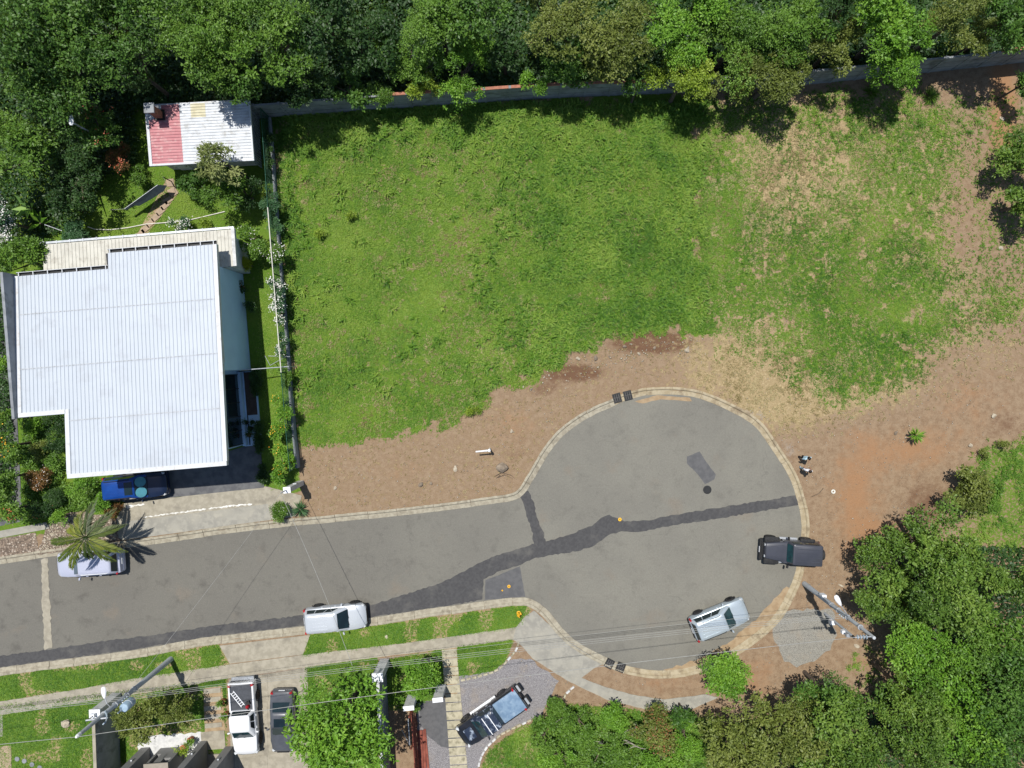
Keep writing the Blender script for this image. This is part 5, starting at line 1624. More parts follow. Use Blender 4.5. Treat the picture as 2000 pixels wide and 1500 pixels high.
tag(m_.build('stick', MAT['bark']), 'curved stick lying near the two people', 'stick')

# black hammock cloth
HP = [(243, 408), (262, 394), (308, 361), (326, 362), (320, 373), (300, 386), (272, 402), (258, 401), (246, 411)]
hp = [G(x, y, 1.0) for x, y in HP]
ho = G(285, 387)
hm = thing('hammock', 'black cloth hammock slung above the garden lawn', 'hammock', (ho.x, ho.y, 0))
m_ = MB()
n = len(hp)
top = [p - ho + Vector((0, 0, 0)) for p in hp]
mid = sum(top, Vector()) / n - Vector((0, 0, .14))
vs = top + [mid] + [p - Vector((0, 0, .015)) for p in top] + [mid - Vector((0, 0, .015))]
fs = [(i, (i + 1) % n, n) for i in range(n)] + [((i + 1) % n + n + 1, i + n + 1, 2 * n + 1) for i in range(n)] + [(i, i + n + 1, (i + 1) % n + n + 1, (i + 1) % n) for i in range(n)]
m_.add(vs, fs)
m_.build('cloth', MAT['tarp'], hm)
for p, gx_ in ((top[0], (236, 417)), (top[3], (336, 355))):
    g_ = G(*gx_) - ho
    MB().tube([(g_.x, g_.y, 0), (g_.x, g_.y, 1.25)], .04, 8).build('post', MAT['dark'], hm)
    MB().tube([(g_.x, g_.y, 1.2), p], .012, 5).build('rope', MAT['cable'], hm)
MB().tube([top[0], top[2]], .022, 6).build('spreader', MAT['steel'], hm)
# hose on lawn
hz = [G(x, y) + Vector((0, 0, .045)) for x, y in ((172, 443), (186, 448), (215, 449), (250, 445), (285, 438), (325, 435), (370, 430), (400, 423), (425, 417), (441, 413))]
m_ = MB((hz[0].x, hz[0].y, 0))
m_.tube([Vector((p.x, p.y, .045)) for p in [Vector(q) for q in hz]], .035, 6)
tag(m_.build('garden_hose', MAT['hose']), 'long white garden hose curving across the lawn', 'hose')
# thin post with arm in garden
c = G(115, 447)
tp = thing('clothes_pole', 'thin grey bent pole beside the round shrub', 'pole', (c.x, c.y, 0))
MB().tube([(0, 0, 0), (0, 0, 1.5)], .03, 6).build('pole', MAT['steel'], tp)
MB().tube([(0, 0, 1.5), (1.1, -.4, 1.35)], .02, 6).build('arm', MAT['steel'], tp)
# stump of bench among trees, left
c = G(202, 318)
bn = thing('garden_bench', 'small wooden bench in the shade of the left trees', 'bench', (c.x, c.y, 0), R(-55))
MB().box((0, .14, .42), (.7, .2, .05)).build('seat', MAT['slab'], bn)
MB().box((0, -.14, .42), (.7, .2, .05)).build('seat', MAT['slab'], bn)
for sx in (-.3, .3):
    MB().box((sx, 0, .2), (.08, .4, .4)).build('leg', MAT['bark'], bn)

# ------------------------------------------------------------------ plants
LM = {
    'forest': leaf_mat('leaf_forest', ((0.030, 0.076, 0.014), (0.069, 0.159, 0.022), (0.138, 0.248, 0.041))),
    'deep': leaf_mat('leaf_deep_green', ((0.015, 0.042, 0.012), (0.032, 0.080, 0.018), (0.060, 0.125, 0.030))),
    'bright': leaf_mat('leaf_bright', ((0.062, 0.152, 0.014), (0.138, 0.297, 0.025), (0.235, 0.400, 0.048))),
    'mid': leaf_mat('leaf_mid', ((0.048, 0.110, 0.014), (0.110, 0.221, 0.025), (0.186, 0.310, 0.048))),
    'olive': leaf_mat('leaf_olive', ((0.069, 0.097, 0.017), (0.152, 0.193, 0.036), (0.248, 0.283, 0.069))),
    'lime': leaf_mat('leaf_lime', ((0.103, 0.166, 0.014), (0.228, 0.331, 0.028), (0.359, 0.455, 0.062))),
    'bluegreen': leaf_mat('leaf_blue_green', ((0.028, 0.083, 0.034), (0.062, 0.152, 0.062), (0.117, 0.228, 0.090))),
    'rust': leaf_mat('leaf_rusty', ((0.076, 0.062, 0.017), (0.179, 0.103, 0.034), (0.304, 0.117, 0.048))),
    'pale': leaf_mat('leaf_pale', ((0.083, 0.117, 0.028), (0.193, 0.235, 0.069), (0.331, 0.359, 0.138))),
    'sage': leaf_mat('leaf_sage', ((0.040, 0.088, 0.012), (0.105, 0.195, 0.026), (0.210, 0.310, 0.052))),
    'palm': leaf_mat('leaf_palm', ((0.022, 0.042, 0.006), (0.070, 0.105, 0.012), (0.230, 0.245, 0.035)), 0.2),
    'yellowleaf': leaf_mat('leaf_yellow', ((0.20, 0.24, 0.010), (0.34, 0.38, 0.012), (0.48, 0.50, 0.02))),
    'white_fl': leaf_mat('white_petal', ((0.55, 0.52, 0.46), (0.70, 0.69, 0.64), (0.78, 0.78, 0.76)), 0.15),
    'orange_fl': leaf_mat('orange_petal', ((0.65, 0.25, 0.01), (0.75, 0.36, 0.015), (0.80, 0.48, 0.03)), 0.15),
    'red_fl': leaf_mat('red_petal', ((0.40, 0.06, 0.03), (0.52, 0.10, 0.05), (0.60, 0.18, 0.09)), 0.15),
}


def unit(v):
    return v / (np.linalg.norm(v, axis=1, keepdims=True) + 1e-9)


def leaf_quads(base, d, nrm, L, wr):
    """one folded leaf per row: base point, direction, normal hint, length, width ratio"""
    s = unit(np.cross(d, nrm))
    n = unit(np.cross(s, d))
    w = (L * wr)[:, None]
    Lc = L[:, None]
    a = base
    b = base + d * Lc * .48 + s * w * .5 + n * w * .16
    c = base + d * Lc - n * Lc * .10
    e = base + d * Lc * .48 - s * w * .5 + n * w * .16
    return np.stack([a, b, c, e], 1).reshape(-1, 3)


def crown_points(rng, R_, Hc, lobes, flat=0.75, irregular=0.35):
    """lobe centres and radii of a crown centred on the origin; R_ = (rx, ry), Hc = half height"""
    n = lobes
    a = rng.rand(n) * 2 * np.pi
    rr = np.sqrt(rng.rand(n)) * 0.80
    cx, cy = R_[0] * rr * np.cos(a), R_[1] * rr * np.sin(a)
    top = Hc * np.sqrt(np.clip(1 - rr ** 2, 0.02, 1))
    cz = top * rng.uniform(-0.15, 0.85, n) - Hc * 0.2
    rad = min(R_) * rng.uniform(0.20, 0.20 + irregular * .7, n)
    if irregular < .25:
        cx, cy, rad = cx * .72, cy * .72, min(R_) * rng.uniform(.36, .46, n)
    return cx, cy, cz, rad


def crown_mesh(name, seed, R_, Hc, n_leaf, L, mat, lobes=16, wr=.5, irregular=.35, per=7, droop=.0):
    rng = np.random.RandomState(seed)
    cx, cy, cz, rad = crown_points(rng, R_, Hc, lobes, irregular=irregular)
    n_sp = max(8, n_leaf // per)
    pick = rng.choice(lobes, n_sp, p=rad ** 2 / np.sum(rad ** 2))
    dirs = unit(rng.normal(size=(n_sp, 3)))
    dirs[:, 2] = np.where(dirs[:, 2] < -.35, -dirs[:, 2], dirs[:, 2])
    rr = rad[pick] * rng.uniform(.55, 1.12, n_sp)
    p = np.stack([cx[pick], cy[pick], cz[pick]], 1) + dirs * rr[:, None] * np.array([1, 1, .8])
    # clumping: drop sprigs where a coarse noise is low, so gaps open up
    keep = vnoise(p[:, 0] + seed * 3.1, p[:, 1] + p[:, 2] * .7, min(.7, .3 * min(R_)), seed + 5) > (0.29 if irregular >= .25 else .12)
    p, dirs, pick = p[keep], dirs[keep], pick[keep]
    n_sp = len(p)
    ax = unit(dirs + np.array([0, 0, .55 - droop]) + rng.normal(size=(n_sp, 3)) * .35)
    base = np.repeat(p, per, 0)
    axr = np.repeat(ax, per, 0)
    d = unit(axr * .45 + unit(rng.normal(size=(n_sp * per, 3))) * .9 + np.array([0, 0, -droop]))
    base = base + d * rng.uniform(0, .12, (n_sp * per, 1)) + axr * rng.uniform(-.05, .16, (n_sp * per, 1))
    nrm = unit(axr + np.array([0, 0, .9]) + rng.normal(size=d.shape) * .4)
    Ls = L * rng.uniform(.6, 1.25, n_sp * per) * np.repeat(rng.uniform(.75, 1.35, lobes)[pick], per)
    v = leaf_quads(base, d, nrm, Ls, wr)
    tint = np.clip(np.repeat(rng.rand(lobes)[pick] * .35 + rng.rand(n_sp) * .35, per) + rng.rand(n_sp * per) * .3, 0, 1)
    f = np.arange(len(v)).reshape(-1, 4)
    me = np_mesh(name, v, f, mat, {'tint': np.repeat(tint, 4)})
    return me, (cx, cy, cz, rad)


def flowers_mesh(name, seed, lob, R_, n, size, mat, cluster=6):
    rng = np.random.RandomState(seed)
    cx, cy, cz, rad = lob
    k = len(cx)
    nc = max(1, n // cluster)
    pick = rng.randint(0, k, nc)
    d = unit(rng.normal(size=(nc, 3)) * np.array([1, 1, .4]) + np.array([0, 0, 1.0]))
    c = np.stack([cx[pick], cy[pick], cz[pick]], 1) + d * rad[pick][:, None] * 1.08
    base = np.repeat(c, cluster, 0) + rng.normal(size=(nc * cluster, 3)) * size * 1.6
    dd = unit(rng.normal(size=base.shape) * np.array([1, 1, .35]))
    v = leaf_quads(base, dd, np.tile([0, 0, 1.0], (len(base), 1)), np.full(len(base), size) * rng.uniform(.7, 1.3, len(base)), .8)
    return np_mesh(name, v, np.arange(len(v)).reshape(-1, 4), mat, {'tint': np.repeat(rng.rand(len(base)), 4)})


def trunk_mb(h, r, lob, seed, n_limb=6, zoff=0.0):
    rg = random.Random(seed)
    m_ = MB()
    bx, by = rg.uniform(-.15, .15), rg.uniform(-.15, .15)
    m_.tube([(0, 0, -.05), (bx * .4, by * .4, h * .45), (bx, by, h)], [r * 1.25, r, r * .75], 9)
    cx, cy, cz, rad = lob
    for k in range(min(n_limb, len(cx))):
        e = Vector((cx[k], cy[k], cz[k] + zoff))
        s = Vector((bx, by, h * rg.uniform(.7, .98)))
        m = s.lerp(e, .5) + Vector((0, 0, .15 * rg.uniform(-1, 1)))
        m_.tube([s, m, e], [r * .55, r * .38, r * .16], 6)
    return m_


def plant(name, label, cat, px, py, hc, rpx, kind, seed, group, ry=None, hh=None, L=.2, dens=1.0, lobes=None, fl=None, trunk=True, wr=.5, irregular=.35, bark='bark', droop=0.0):
    """px, py: photo position of the crown centre, hc: height of that centre, rpx: crown radius in photo pixels"""
    sc = (H - hc) / F
    rx = rpx * sc
    ryy = (ry if ry else rpx) * sc
    hh = hh if hh else min(hc * .75, max(rx, .5) * .95)
    c = G(px, py, hc)
    t = thing(name, label, cat, (c.x, c.y, 0), 0, group)
    n = int(1250 * dens * rx * ryy * (.2 / L) ** 1.6) + 150
    lobes = lobes or int(max(6, min(30, 5 + 1.35 * rx * ryy)))
    me, lob = crown_mesh('crown', seed, (rx, ryy), hh, n, L, LM[kind], lobes, wr, irregular, droop=droop)
    o = link('crown', me, t)
    o.location = (0, 0, hc)
    if fl:
        fm, n_f, sz = fl
        f_ = link('blossoms', flowers_mesh('blossoms', seed + 1, lob, rx, n_f, sz, LM[fm]), t)
        f_.location = (0, 0, hc)
        f_['kind'] = 'stuff'
    if trunk:
        r_ = max(.03, min(.28, .055 * rx + .02))
        trunk_mb(max(.25, hc - hh * .35), r_, lob, seed, zoff=hc).build('trunk', MAT[bark], t, True)
    return t


GF, GR, GG = 'trees behind the boundary wall', 'trees at the lower right', 'shrubs in the house garden'
TREES = [
    # px, py, centre height, radius px, leaf kind, label, extra
    (40, 60, 6.8, 125, 'forest', 'tall dark broadleaf tree filling the top left corner', {}),
    (190, 40, 6.8, 115, 'forest', 'tall green tree second from the top left corner', {}),
    (110, 165, 5.2, 92, 'forest', 'lower green tree left above the yard lamp', {}),
    (255, 130, 5.2, 62, 'deep', 'dark green tree in the gap left of the shed chimney', {}),
    (390, 60, 6.8, 112, 'mid', 'large leafy tree directly above the shed', dict(L=.18)),
    (520, 75, 6.8, 108, 'mid', 'large leafy tree above the right end of the shed', dict(L=.18)),
    (430, 150, 5.2, 70, 'forest', 'lower leafy crown overhanging the shed roof edge', {}),
    (640, 45, 5.4, 85, 'deep', 'dark blue green tree above the left part of the wall', {}),
    (715, 75, 4.4, 62, 'deep', 'dark tree beside the yellow green vine thicket', {}),
    (590, 165, 3.6, 48, 'deep', 'shaded low tree behind the left wall panels', {}),
    (855, 40, 5.4, 80, 'mid', 'vine covered tree at the top left of centre', dict(L=.16)),
    (940, 30, 5.4, 62, 'forest', 'narrow dark tree at the top centre', {}),
    (1075, 35, 5.4, 88, 'olive', 'olive toned tree at the top centre', dict(L=.17)),
    (1190, 72, 4.4, 90, 'olive', 'large olive toned tree hanging over the wall centre', dict(L=.17)),
    (1110, 130, 3.6, 52, 'forest', 'dark shaded tree behind the wall centre', {}),
    (1340, 45, 5.4, 82, 'bright', 'bright green tree at the top right of centre', dict(L=.17)),
    (1430, 80, 4.4, 92, 'mid', 'broad green tree above the shaded meadow edge', dict(L=.17)),
    (1330, 160, 3.6, 62, 'lime', 'lime green hanging bush spilling over the wall', dict(L=.14)),
    (1415, 150, 3.6, 58, 'olive', 'olive bush right of the lime green hanging bush', dict(L=.15)),
    (1505, 152, 3.6, 64, 'olive', 'olive crown reaching furthest over the meadow', dict(L=.15)),
    (1560, 60, 4.4, 72, 'mid', 'green tree above the visible right wall stretch', dict(L=.17)),
    (1630, 88, 4.0, 54, 'olive', 'olive bush above the blue grey wall stretch', dict(L=.15)),
    (1640, 25, 5.4, 55, 'deep', 'dark tree in the gap at the upper right', {}),
    (1745, 45, 5.4, 78, 'bright', 'bright feathery tree at the upper right', dict(L=.2)),
    (1770, 112, 3.8, 62, 'bright', 'bright crown hanging over the wall at the right', dict(L=.18)),
    (1865, 36, 5, 66, 'olive', 'brownish olive tree near the top right corner', dict(L=.15)),
    (1915, 72, 3.6, 38, 'olive', 'small olive bush over the right end of the wall', dict(L=.15)),
    (1975, 35, 5.4, 66, 'forest', 'dark tree in the top right corner', {}),
]
for k, (px, py, hc, rp, kd, lb, ex) in enumerate(TREES):
    plant('tree', lb, 'tree', px, py, hc, rp, kd, 100 + k, GF, **ex)
BUSH = [
    (800, 120, 3.2, 62, 'mid', 'yellow green vine thicket left of the wall centre', dict(L=.14)),
    (905, 130, 3.2, 70, 'bright', 'bright vine thicket just above the wall coping', dict(L=.14)),
    (830, 172, 2.4, 34, 'lime', 'lime bush drooping over the wall coping', dict(L=.13)),
    (680, 178, 2.6, 36, 'forest', 'dark bush growing over the left wall panels', {}),
    (745, 185, 2.2, 30, 'mid', 'small bush climbing over the wall near its bend', dict(L=.13)),
    (1045, 165, 2.6, 26, 'bright', 'small bright bush behind the wall step', dict(L=.13)),
    (985, 105, 3.4, 48, 'deep', 'dark undergrowth behind the wall centre', {}),
    (1245, 170, 3.0, 28, 'forest', 'dark bush behind the wall left of the lime bush', {}),
]
for k, (px, py, hc, rp, kd, lb, ex) in enumerate(BUSH):
    plant('bush', lb, 'bush', px, py, hc, rp, kd, 200 + k, 'bushes along the boundary wall', **ex)
RIGHT = [
    (1745, 1105, 4.2, 72, 'mid', 'leafy tree spreading left over the orange soil', dict(L=.19)),
    (1820, 1045, 4.2, 78, 'mid', 'leafy tree with its top against the sparse grass', dict(L=.19)),
    (1850, 1150, 4.6, 92, 'mid', 'round leafy tree in the middle of the right cluster', dict(L=.19)),
    (1785, 1190, 4.4, 66, 'mid', 'leafy tree at the lower left of the right cluster', dict(L=.19)),
    (1705, 1180, 3.6, 42, 'mid', 'small leafy crown right of the utility pole', dict(L=.18)),
    (1975, 1130, 4.5, 62, 'mid', 'leafy tree cut by the right edge', dict(L=.19)),
    (1920, 1250, 5, 100, 'bright', 'big bright tree at the right edge', dict(L=.19)),
    (1820, 1275, 4.6, 84, 'bright', 'bright tree below the gravel pad', dict(L=.19)),
    (1970, 1350, 5.4, 92, 'forest', 'dark green tree at the lower right edge', dict(L=.19)),
    (1880, 1380, 5, 96, 'bright', 'large bright tree towards the bottom right', dict(L=.19)),
    (1765, 1345, 4.2, 70, 'mid', 'leafy tree left of the large bright trees', dict(L=.18)),
    (1805, 1455, 4.6, 84, 'mid', 'leafy tree on the bottom edge at the right', dict(L=.18)),
    (1925, 1475, 5.2, 90, 'deep', 'dark tree in the bottom right corner', dict(L=.19)),
    (1610, 1355, 3.4, 62, 'forest', 'dark leafy tree below the gravel pad on the left', dict(L=.18)),
    (1660, 1430, 4.2, 88, 'mid', 'pale leaved tree at the bottom right of centre', dict(L=.18)),
    (1530, 1420, 4.0, 84, 'olive', 'olive tree with bare twigs on the bottom edge', dict(L=.18)),
    (1430, 1440, 3.8, 74, 'olive', 'olive tree right of the bottom thicket', dict(L=.18)),
    (1470, 1500, 4.0, 70, 'olive', 'olive crown cut by the bottom edge', dict(L=.18)),
    (1600, 1500, 4.2, 78, 'mid', 'green crown cut by the bottom edge', dict(L=.18)),
]
for k, (px, py, hc, rp, kd, lb, ex) in enumerate(RIGHT):
    kd = {'mid': 'sage', 'bright': 'bright' if k % 2 else 'mid', 'deep': 'forest'}.get(kd, kd)
    ex = dict(ex, irregular=.42)
    plant('tree', lb, 'tree', px, py, hc * (.85 + .3 * (k % 3) / 2), rp * .92, kd, 300 + k, GR, **ex)
MISC = [
    ('tree', 'tree', 1412, 1314, 2.9, 52, 'bright', 'round bright green tree beside the turning circle', dict(L=.15, dens=1.3, irregular=.2, hh=1.2)),
    ('tree', 'tree', 825, 1322, 2.7, 44, 'bright', 'round bright tree over the white gate pillars', dict(L=.15, dens=1.4, irregular=.2, hh=1.1)),
    ('tree', 'tree', 655, 1420, 5.2, 112, 'bright', 'big bright green tree hanging over the dark sedan', dict(L=.27, wr=.42, hh=2.2)),
    ('tree', 'tree', 285, 1405, 2.6, 66, 'olive', 'olive green bushy tree under the transformer', dict(L=.15, ry=50, hh=1.2)),
    ('tree', 'tree', 345, 1380, 2.2, 38, 'olive', 'darker olive bush right of the bushy tree', dict(L=.15)),
    ('bush', 'bush', 1083, 1388, 1.1, 26, 'mid', 'round dark green bush beside the gravel', dict(L=.12, dens=1.5, irregular=.15)),
    ('bush', 'bush', 1130, 1410, 1.3, 32, 'mid', 'tangled bush behind the round bush', dict(L=.15)),
    ('bush', 'bush', 1060, 1440, 1.2, 34, 'mid', 'leafy bush below the gravel edging', dict(L=.15)),
    ('bush', 'bush', 1200, 1405, 1.2, 36, 'bright', 'bright bush in the bottom thicket', dict(L=.14)),
    ('bush', 'bush', 1270, 1425, 1.5, 44, 'olive', 'brown flecked bush in the bottom thicket', dict(L=.15, fl=('rust', 500, .12))),
    ('bush', 'bush', 1180, 1465, 1.3, 46, 'mid', 'green bush in the middle of the bottom thicket', dict(L=.15)),
    ('bush', 'bush', 1340, 1440, 1.3, 40, 'bright', 'bright bush at the right of the bottom thicket', dict(L=.13)),
    ('bush', 'bush', 1090, 1480, 1.0, 36, 'bright', 'low bush on the bottom edge of the thicket', dict(L=.13)),
    ('bush', 'bush', 1290, 1485, 1.2, 44, 'bright', 'bright low bush on the bottom edge', dict(L=.13)),
    ('bush', 'bush', 1335, 1392, 1.4, 24, 'forest', 'dark leafed bush beside the curved pavement', dict(L=.2)),
    ('bush', 'bush', 1885, 962, 1.7, 52, 'olive', 'olive feathery bush above the right trees', dict(L=.16)),
    ('bush', 'bush', 1930, 975, 1.2, 32, 'mid', 'loose green bush right of the olive bush', dict(L=.16)),
    ('bush', 'tree', 1992, 325, 2.4, 60, 'sage', 'rounded leafy bush on the upper right edge', dict(L=.22, wr=.4)),
    ('bush', 'tree', 1996, 398, 2.2, 46, 'sage', 'lower leafy bush on the right edge', dict(L=.22, wr=.4)),
    ('tree', 'tree', 2000, 165, 2.6, 24, 'forest', 'small dark bush below the right end of the wall', dict(L=.2)),
    # house garden
    ('tree', 'tree', 45, 300, 3.6, 76, 'mid', 'feathery green tree at the left edge', dict(L=.24, wr=.4)),
    ('tree', 'tree', 140, 345, 2.6, 70, 'deep', 'dark shaded tree beside the garden lawn', dict(L=.17)),
    ('tree', 'tree', 190, 255, 3.0, 46, 'forest', 'dark tree below the yard lamp', dict(L=.18, fl=('red_fl', 60, .1))),
    ('tree', 'tree', 105, 250, 3.6, 46, 'deep', 'dark tree left of the yard lamp', dict(L=.18)),
    ('bush', 'bush', 242, 312, 1.3, 28, 'rust', 'rusty red shrub left of the shed', dict(L=.12, fl=('red_fl', 120, .09))),
    ('bush', 'bush', 275, 345, .7, 20, 'mid', 'low shrub at the top of the garden lawn', dict(L=.11)),
    ('tree', 'tree', 434, 315, 4.2, 44, 'pale', 'slim pale leaved tree reaching over the shed roof', dict(L=.2, wr=.36, ry=52, dens=.8)),
    ('tree', 'tree', 440, 380, 2.4, 40, 'mid', 'leafy lower crown beneath the pale tree', dict(L=.18, wr=.4)),
    ('bush', 'bush', 372, 362, 1.5, 30, 'forest', 'dark shrub below the shed door', dict(L=.15)),
    ('bush', 'bush', 480, 380, 1.3, 34, 'deep', 'dark shrub between pale tree and fence', dict(L=.15)),
    ('bush', 'bush', 145, 455, 1.1, 38, 'bluegreen', 'round blue green shrub behind the rear roof', dict(L=.11, ry=24, dens=1.5, irregular=.15)),
    ('bush', 'bush', 353, 437, .7, 26, 'bluegreen', 'white flowering shrub beside the hose', dict(L=.1, ry=14, fl=('white_fl', 240, .08))),
    ('bush', 'bush', 398, 438, .4, 14, 'lime', 'tiny yellow green shrub behind the rear roof', dict(L=.1)),
    ('tree', 'tree', 48, 510, 3.2, 56, 'mid', 'grey green tree touching the rear roof', dict(L=.17)),
    ('tree', 'tree', 2, 430, 3.4, 36, 'bluegreen', 'white blossom tree at the left edge', dict(L=.12, ry=58, fl=('white_fl', 2600, .09))),
    ('bush', 'bush', 488, 478, 1.5, 34, 'mid', 'shrub beside the corner of the rear roof', dict(L=.14, fl=('white_fl', 60, .07))),
    ('bush', 'bush', 482, 516, 1.0, 12, 'yellowleaf', 'clipped yellow shrub beside the white house wall', dict(L=.08, dens=2.5, irregular=.1)),
    ('bush', 'bush', 472, 560, .6, 12, 'deep', 'shaded shrub against the white house wall', dict(L=.1, fl=('red_fl', 20, .06))),
    ('bush', 'bush', 488, 600, .6, 12, 'deep', 'small shaded flower shrub lower along the house wall', dict(L=.1, fl=('white_fl', 20, .05))),
    ('bush', 'bush', 528, 390, 1.4, 18, 'bluegreen', 'blue green climber on the upper fence', dict(L=.1, ry=38)),
    ('bush', 'bush', 543, 495, 1.5, 17, 'mid', 'white flowering climber at the upper part of the fence', dict(L=.1, ry=26, fl=('white_fl', 130, .09))),
    ('bush', 'bush', 540, 560, 1.5, 19, 'bluegreen', 'white flowering climber second along the fence', dict(L=.1, ry=38, fl=('white_fl', 360, .09))),
    ('bush', 'bush', 545, 610, 1.5, 17, 'bluegreen', 'white flowering climber third along the fence', dict(L=.1, ry=28, fl=('white_fl', 320, .09))),
    ('bush', 'bush', 551, 670, 1.4, 11, 'bluegreen', 'thin flowering climber where the white rail ends', dict(L=.1, ry=30, fl=('white_fl', 120, .08))),
    ('bush', 'bush', 545, 815, 1.5, 24, 'bright', 'upper yellow flowering bush on the fence', dict(L=.13, ry=50, fl=('orange_fl', 80, .08))),
    ('bush', 'bush', 550, 905, 1.5, 24, 'bright', 'lower yellow flowering bush beside the gate post', dict(L=.13, ry=44, fl=('orange_fl', 80, .08))),
    ('bush', 'bush', 558, 735, 1.0, 12, 'mid', 'green climber on the fence below the white rail', dict(L=.11, ry=30)),
    ('bush', 'bush', 536, 445, 1.2, 14, 'bluegreen', 'plain green climber above the flowering ones on the fence', dict(L=.1, ry=22)),
    ('bush', 'bush', 526, 290, 1.1, 9, 'deep', 'thin dark climber on the fence beside the shed', dict(L=.1, ry=44)),
    ('hedge', 'hedge', 500, 745, .5, 9, 'deep', 'dark clipped hedge along the porch, upper part', dict(L=.1, ry=48, dens=2, irregular=.1, lobes=26, trunk=False)),
    ('hedge', 'hedge', 508, 850, .5, 9, 'deep', 'dark clipped hedge along the porch, middle part', dict(L=.1, ry=52, dens=2, irregular=.1, lobes=26, trunk=False)),
    ('hedge', 'hedge', 514, 928, .5, 9, 'deep', 'dark clipped hedge beside the dark slab, lower part', dict(L=.1, ry=30, dens=2, irregular=.1, lobes=20, trunk=False)),
    ('bush', 'bush', 8, 815, 2.6, 34, 'mid', 'orange flowering bush highest on the left edge', dict(L=.14, fl=('orange_fl', 36, .09))),
    ('bush', 'bush', 12, 872, 2.6, 36, 'mid', 'orange flowering bush second down the left edge', dict(L=.14, fl=('orange_fl', 70, .1))),
    ('bush', 'bush', 10, 935, 2.5, 38, 'mid', 'orange flowering bush third down the left edge', dict(L=.14, fl=('orange_fl', 36, .09))),
    ('bush', 'bush', 14, 1000, 2.3, 40, 'mid', 'red flowering bush lowest on the left edge', dict(L=.14, fl=('red_fl', 110, .09))),
    ('bush', 'bush', 3, 715, 2.0, 16, 'bright', 'small bush at the left edge beside the parapet', dict(L=.14)),
    ('bush', 'bush', 68, 838, .8, 16, 'bright', 'bright clipped shrub in the notch of the roof', dict(L=.1, ry=24, dens=1.8, irregular=.1)),
    ('bush', 'bush', 108, 828, .7, 20, 'deep', 'dark shrub in the notch of the roof', dict(L=.11, ry=26)),
    ('bush', 'bush', 112, 868, .8, 22, 'deep', 'dark round shrub against the house wall', dict(L=.1, ry=16, dens=1.5)),
    ('bush', 'bush', 78, 880, .7, 20, 'olive', 'olive shrub in the front bed', dict(L=.11)),
    ('bush', 'bush', 110, 905, 1.1, 26, 'mid', 'leafy shrub beside the roof corner', dict(L=.13)),
    ('bush', 'bush', 85, 935, .8, 26, 'rust', 'brown shrub with white flowers in the front bed', dict(L=.11, fl=('white_fl', 90, .07))),
    ('bush', 'bush', 108, 972, .7, 20, 'deep', 'dark ball shaped shrub in the front bed', dict(L=.09, dens=1.8, irregular=.1)),
    ('bush', 'bush', 165, 950, 1.4, 38, 'bright', 'yellow green shrub below the roof corner', dict(L=.14, ry=26)),
    ('bush', 'bush', 195, 975, 1.0, 30, 'bright', 'bright shrub behind the blue car', dict(L=.12, ry=22)),
    ('bush', 'bush', 80, 995, .8, 22, 'deep', 'dark shrub with rusty leaves in the front bed', dict(L=.11, fl=('red_fl', 20, .06))),
    ('bush', 'bush', 118, 1010, .8, 18, 'bright', 'light green shrub above the palm', dict(L=.12)),
    ('bush', 'bush', 222, 995, .6, 18, 'rust', 'rusty shrub beside the forecourt corner', dict(L=.1, ry=12)),
    ('bush', 'bush', 548, 1001, .6, 21, 'mid', 'round shrub with tiny pale flowers beside the spiky plant', dict(L=.08, dens=2, irregular=.12, fl=('white_fl', 90, .05))),
    ('bush', 'bush', 925, 803, .25, 13, 'lime', 'yellow green tuft at the edge of the long grass', dict(L=.1, trunk=False)),
    ('bush', 'bush', 688, 420, .4, 8, 'lime', 'small yellow sapling in the upper left meadow', dict(L=.1)),
    ('bush', 'bush', 628, 456, .4, 9, 'lime', 'small sapling in the meadow near the fence', dict(L=.1)),
    ('bush', 'bush', 812, 1383, .7, 9, 'mid', 'small shrub beside the red timber fence', dict(L=.1)),
    ('bush', 'bush', 1921, 887, .3, 8, 'olive', 'small dry sprig beside the right rocks', dict(L=.1)),
    ('bush', 'bush', 1955, 868, .4, 9, 'olive', 'small yellow sprig left of the right edge', dict(L=.12)),
]
for k, (nm, ct, px, py, hc, rp, kd, lb, ex) in enumerate(MISC):
    plant(nm, lb, ct, px, py, hc, rp, kd, 400 + k, ('shrubs and trees of the gardens' if ct != 'hedge' else 'porch hedges'), **ex)



def undergrowth(name, label, poly, n, zmax, L, mat, seed, x0=-60, x1=2060, y0=-60, y1=1540):
    rng = np.random.RandomState(seed)
    px, py = rng.uniform(x0, x1, n), rng.uniform(y0, y1, n)
    k = sdist(px, py, poly) > 6
    px, py = px[k], py[k]
    n = len(px)
    x, y = (px - NX) * H / F, -(py - NY) * H / F
    top = zmax * (.25 + .75 * vnoise(x, y, 1.6, seed + 1)) * (.6 + .4 * vnoise(x, y, 5, seed + 2))
    z = top * rng.uniform(.3, 1.0, n)
    d = unit(rng.normal(size=(n, 3)) * np.array([1, 1, .45]))
    v = leaf_quads(np.stack([x, y, z], 1), d, unit(np.array([0, 0, 1.0]) + rng.normal(size=(n, 3)) * .5), L * rng.uniform(.6, 1.3, n), .55)
    me = np_mesh(name, v, np.arange(len(v)).reshape(-1, 4), mat, {'tint': np.repeat(np.clip(.5 * vnoise(x, y, 2.2, seed + 3) + .5 * rng.rand(n), 0, 1), 4)})
    tag(link(name, me), label, kind='stuff')


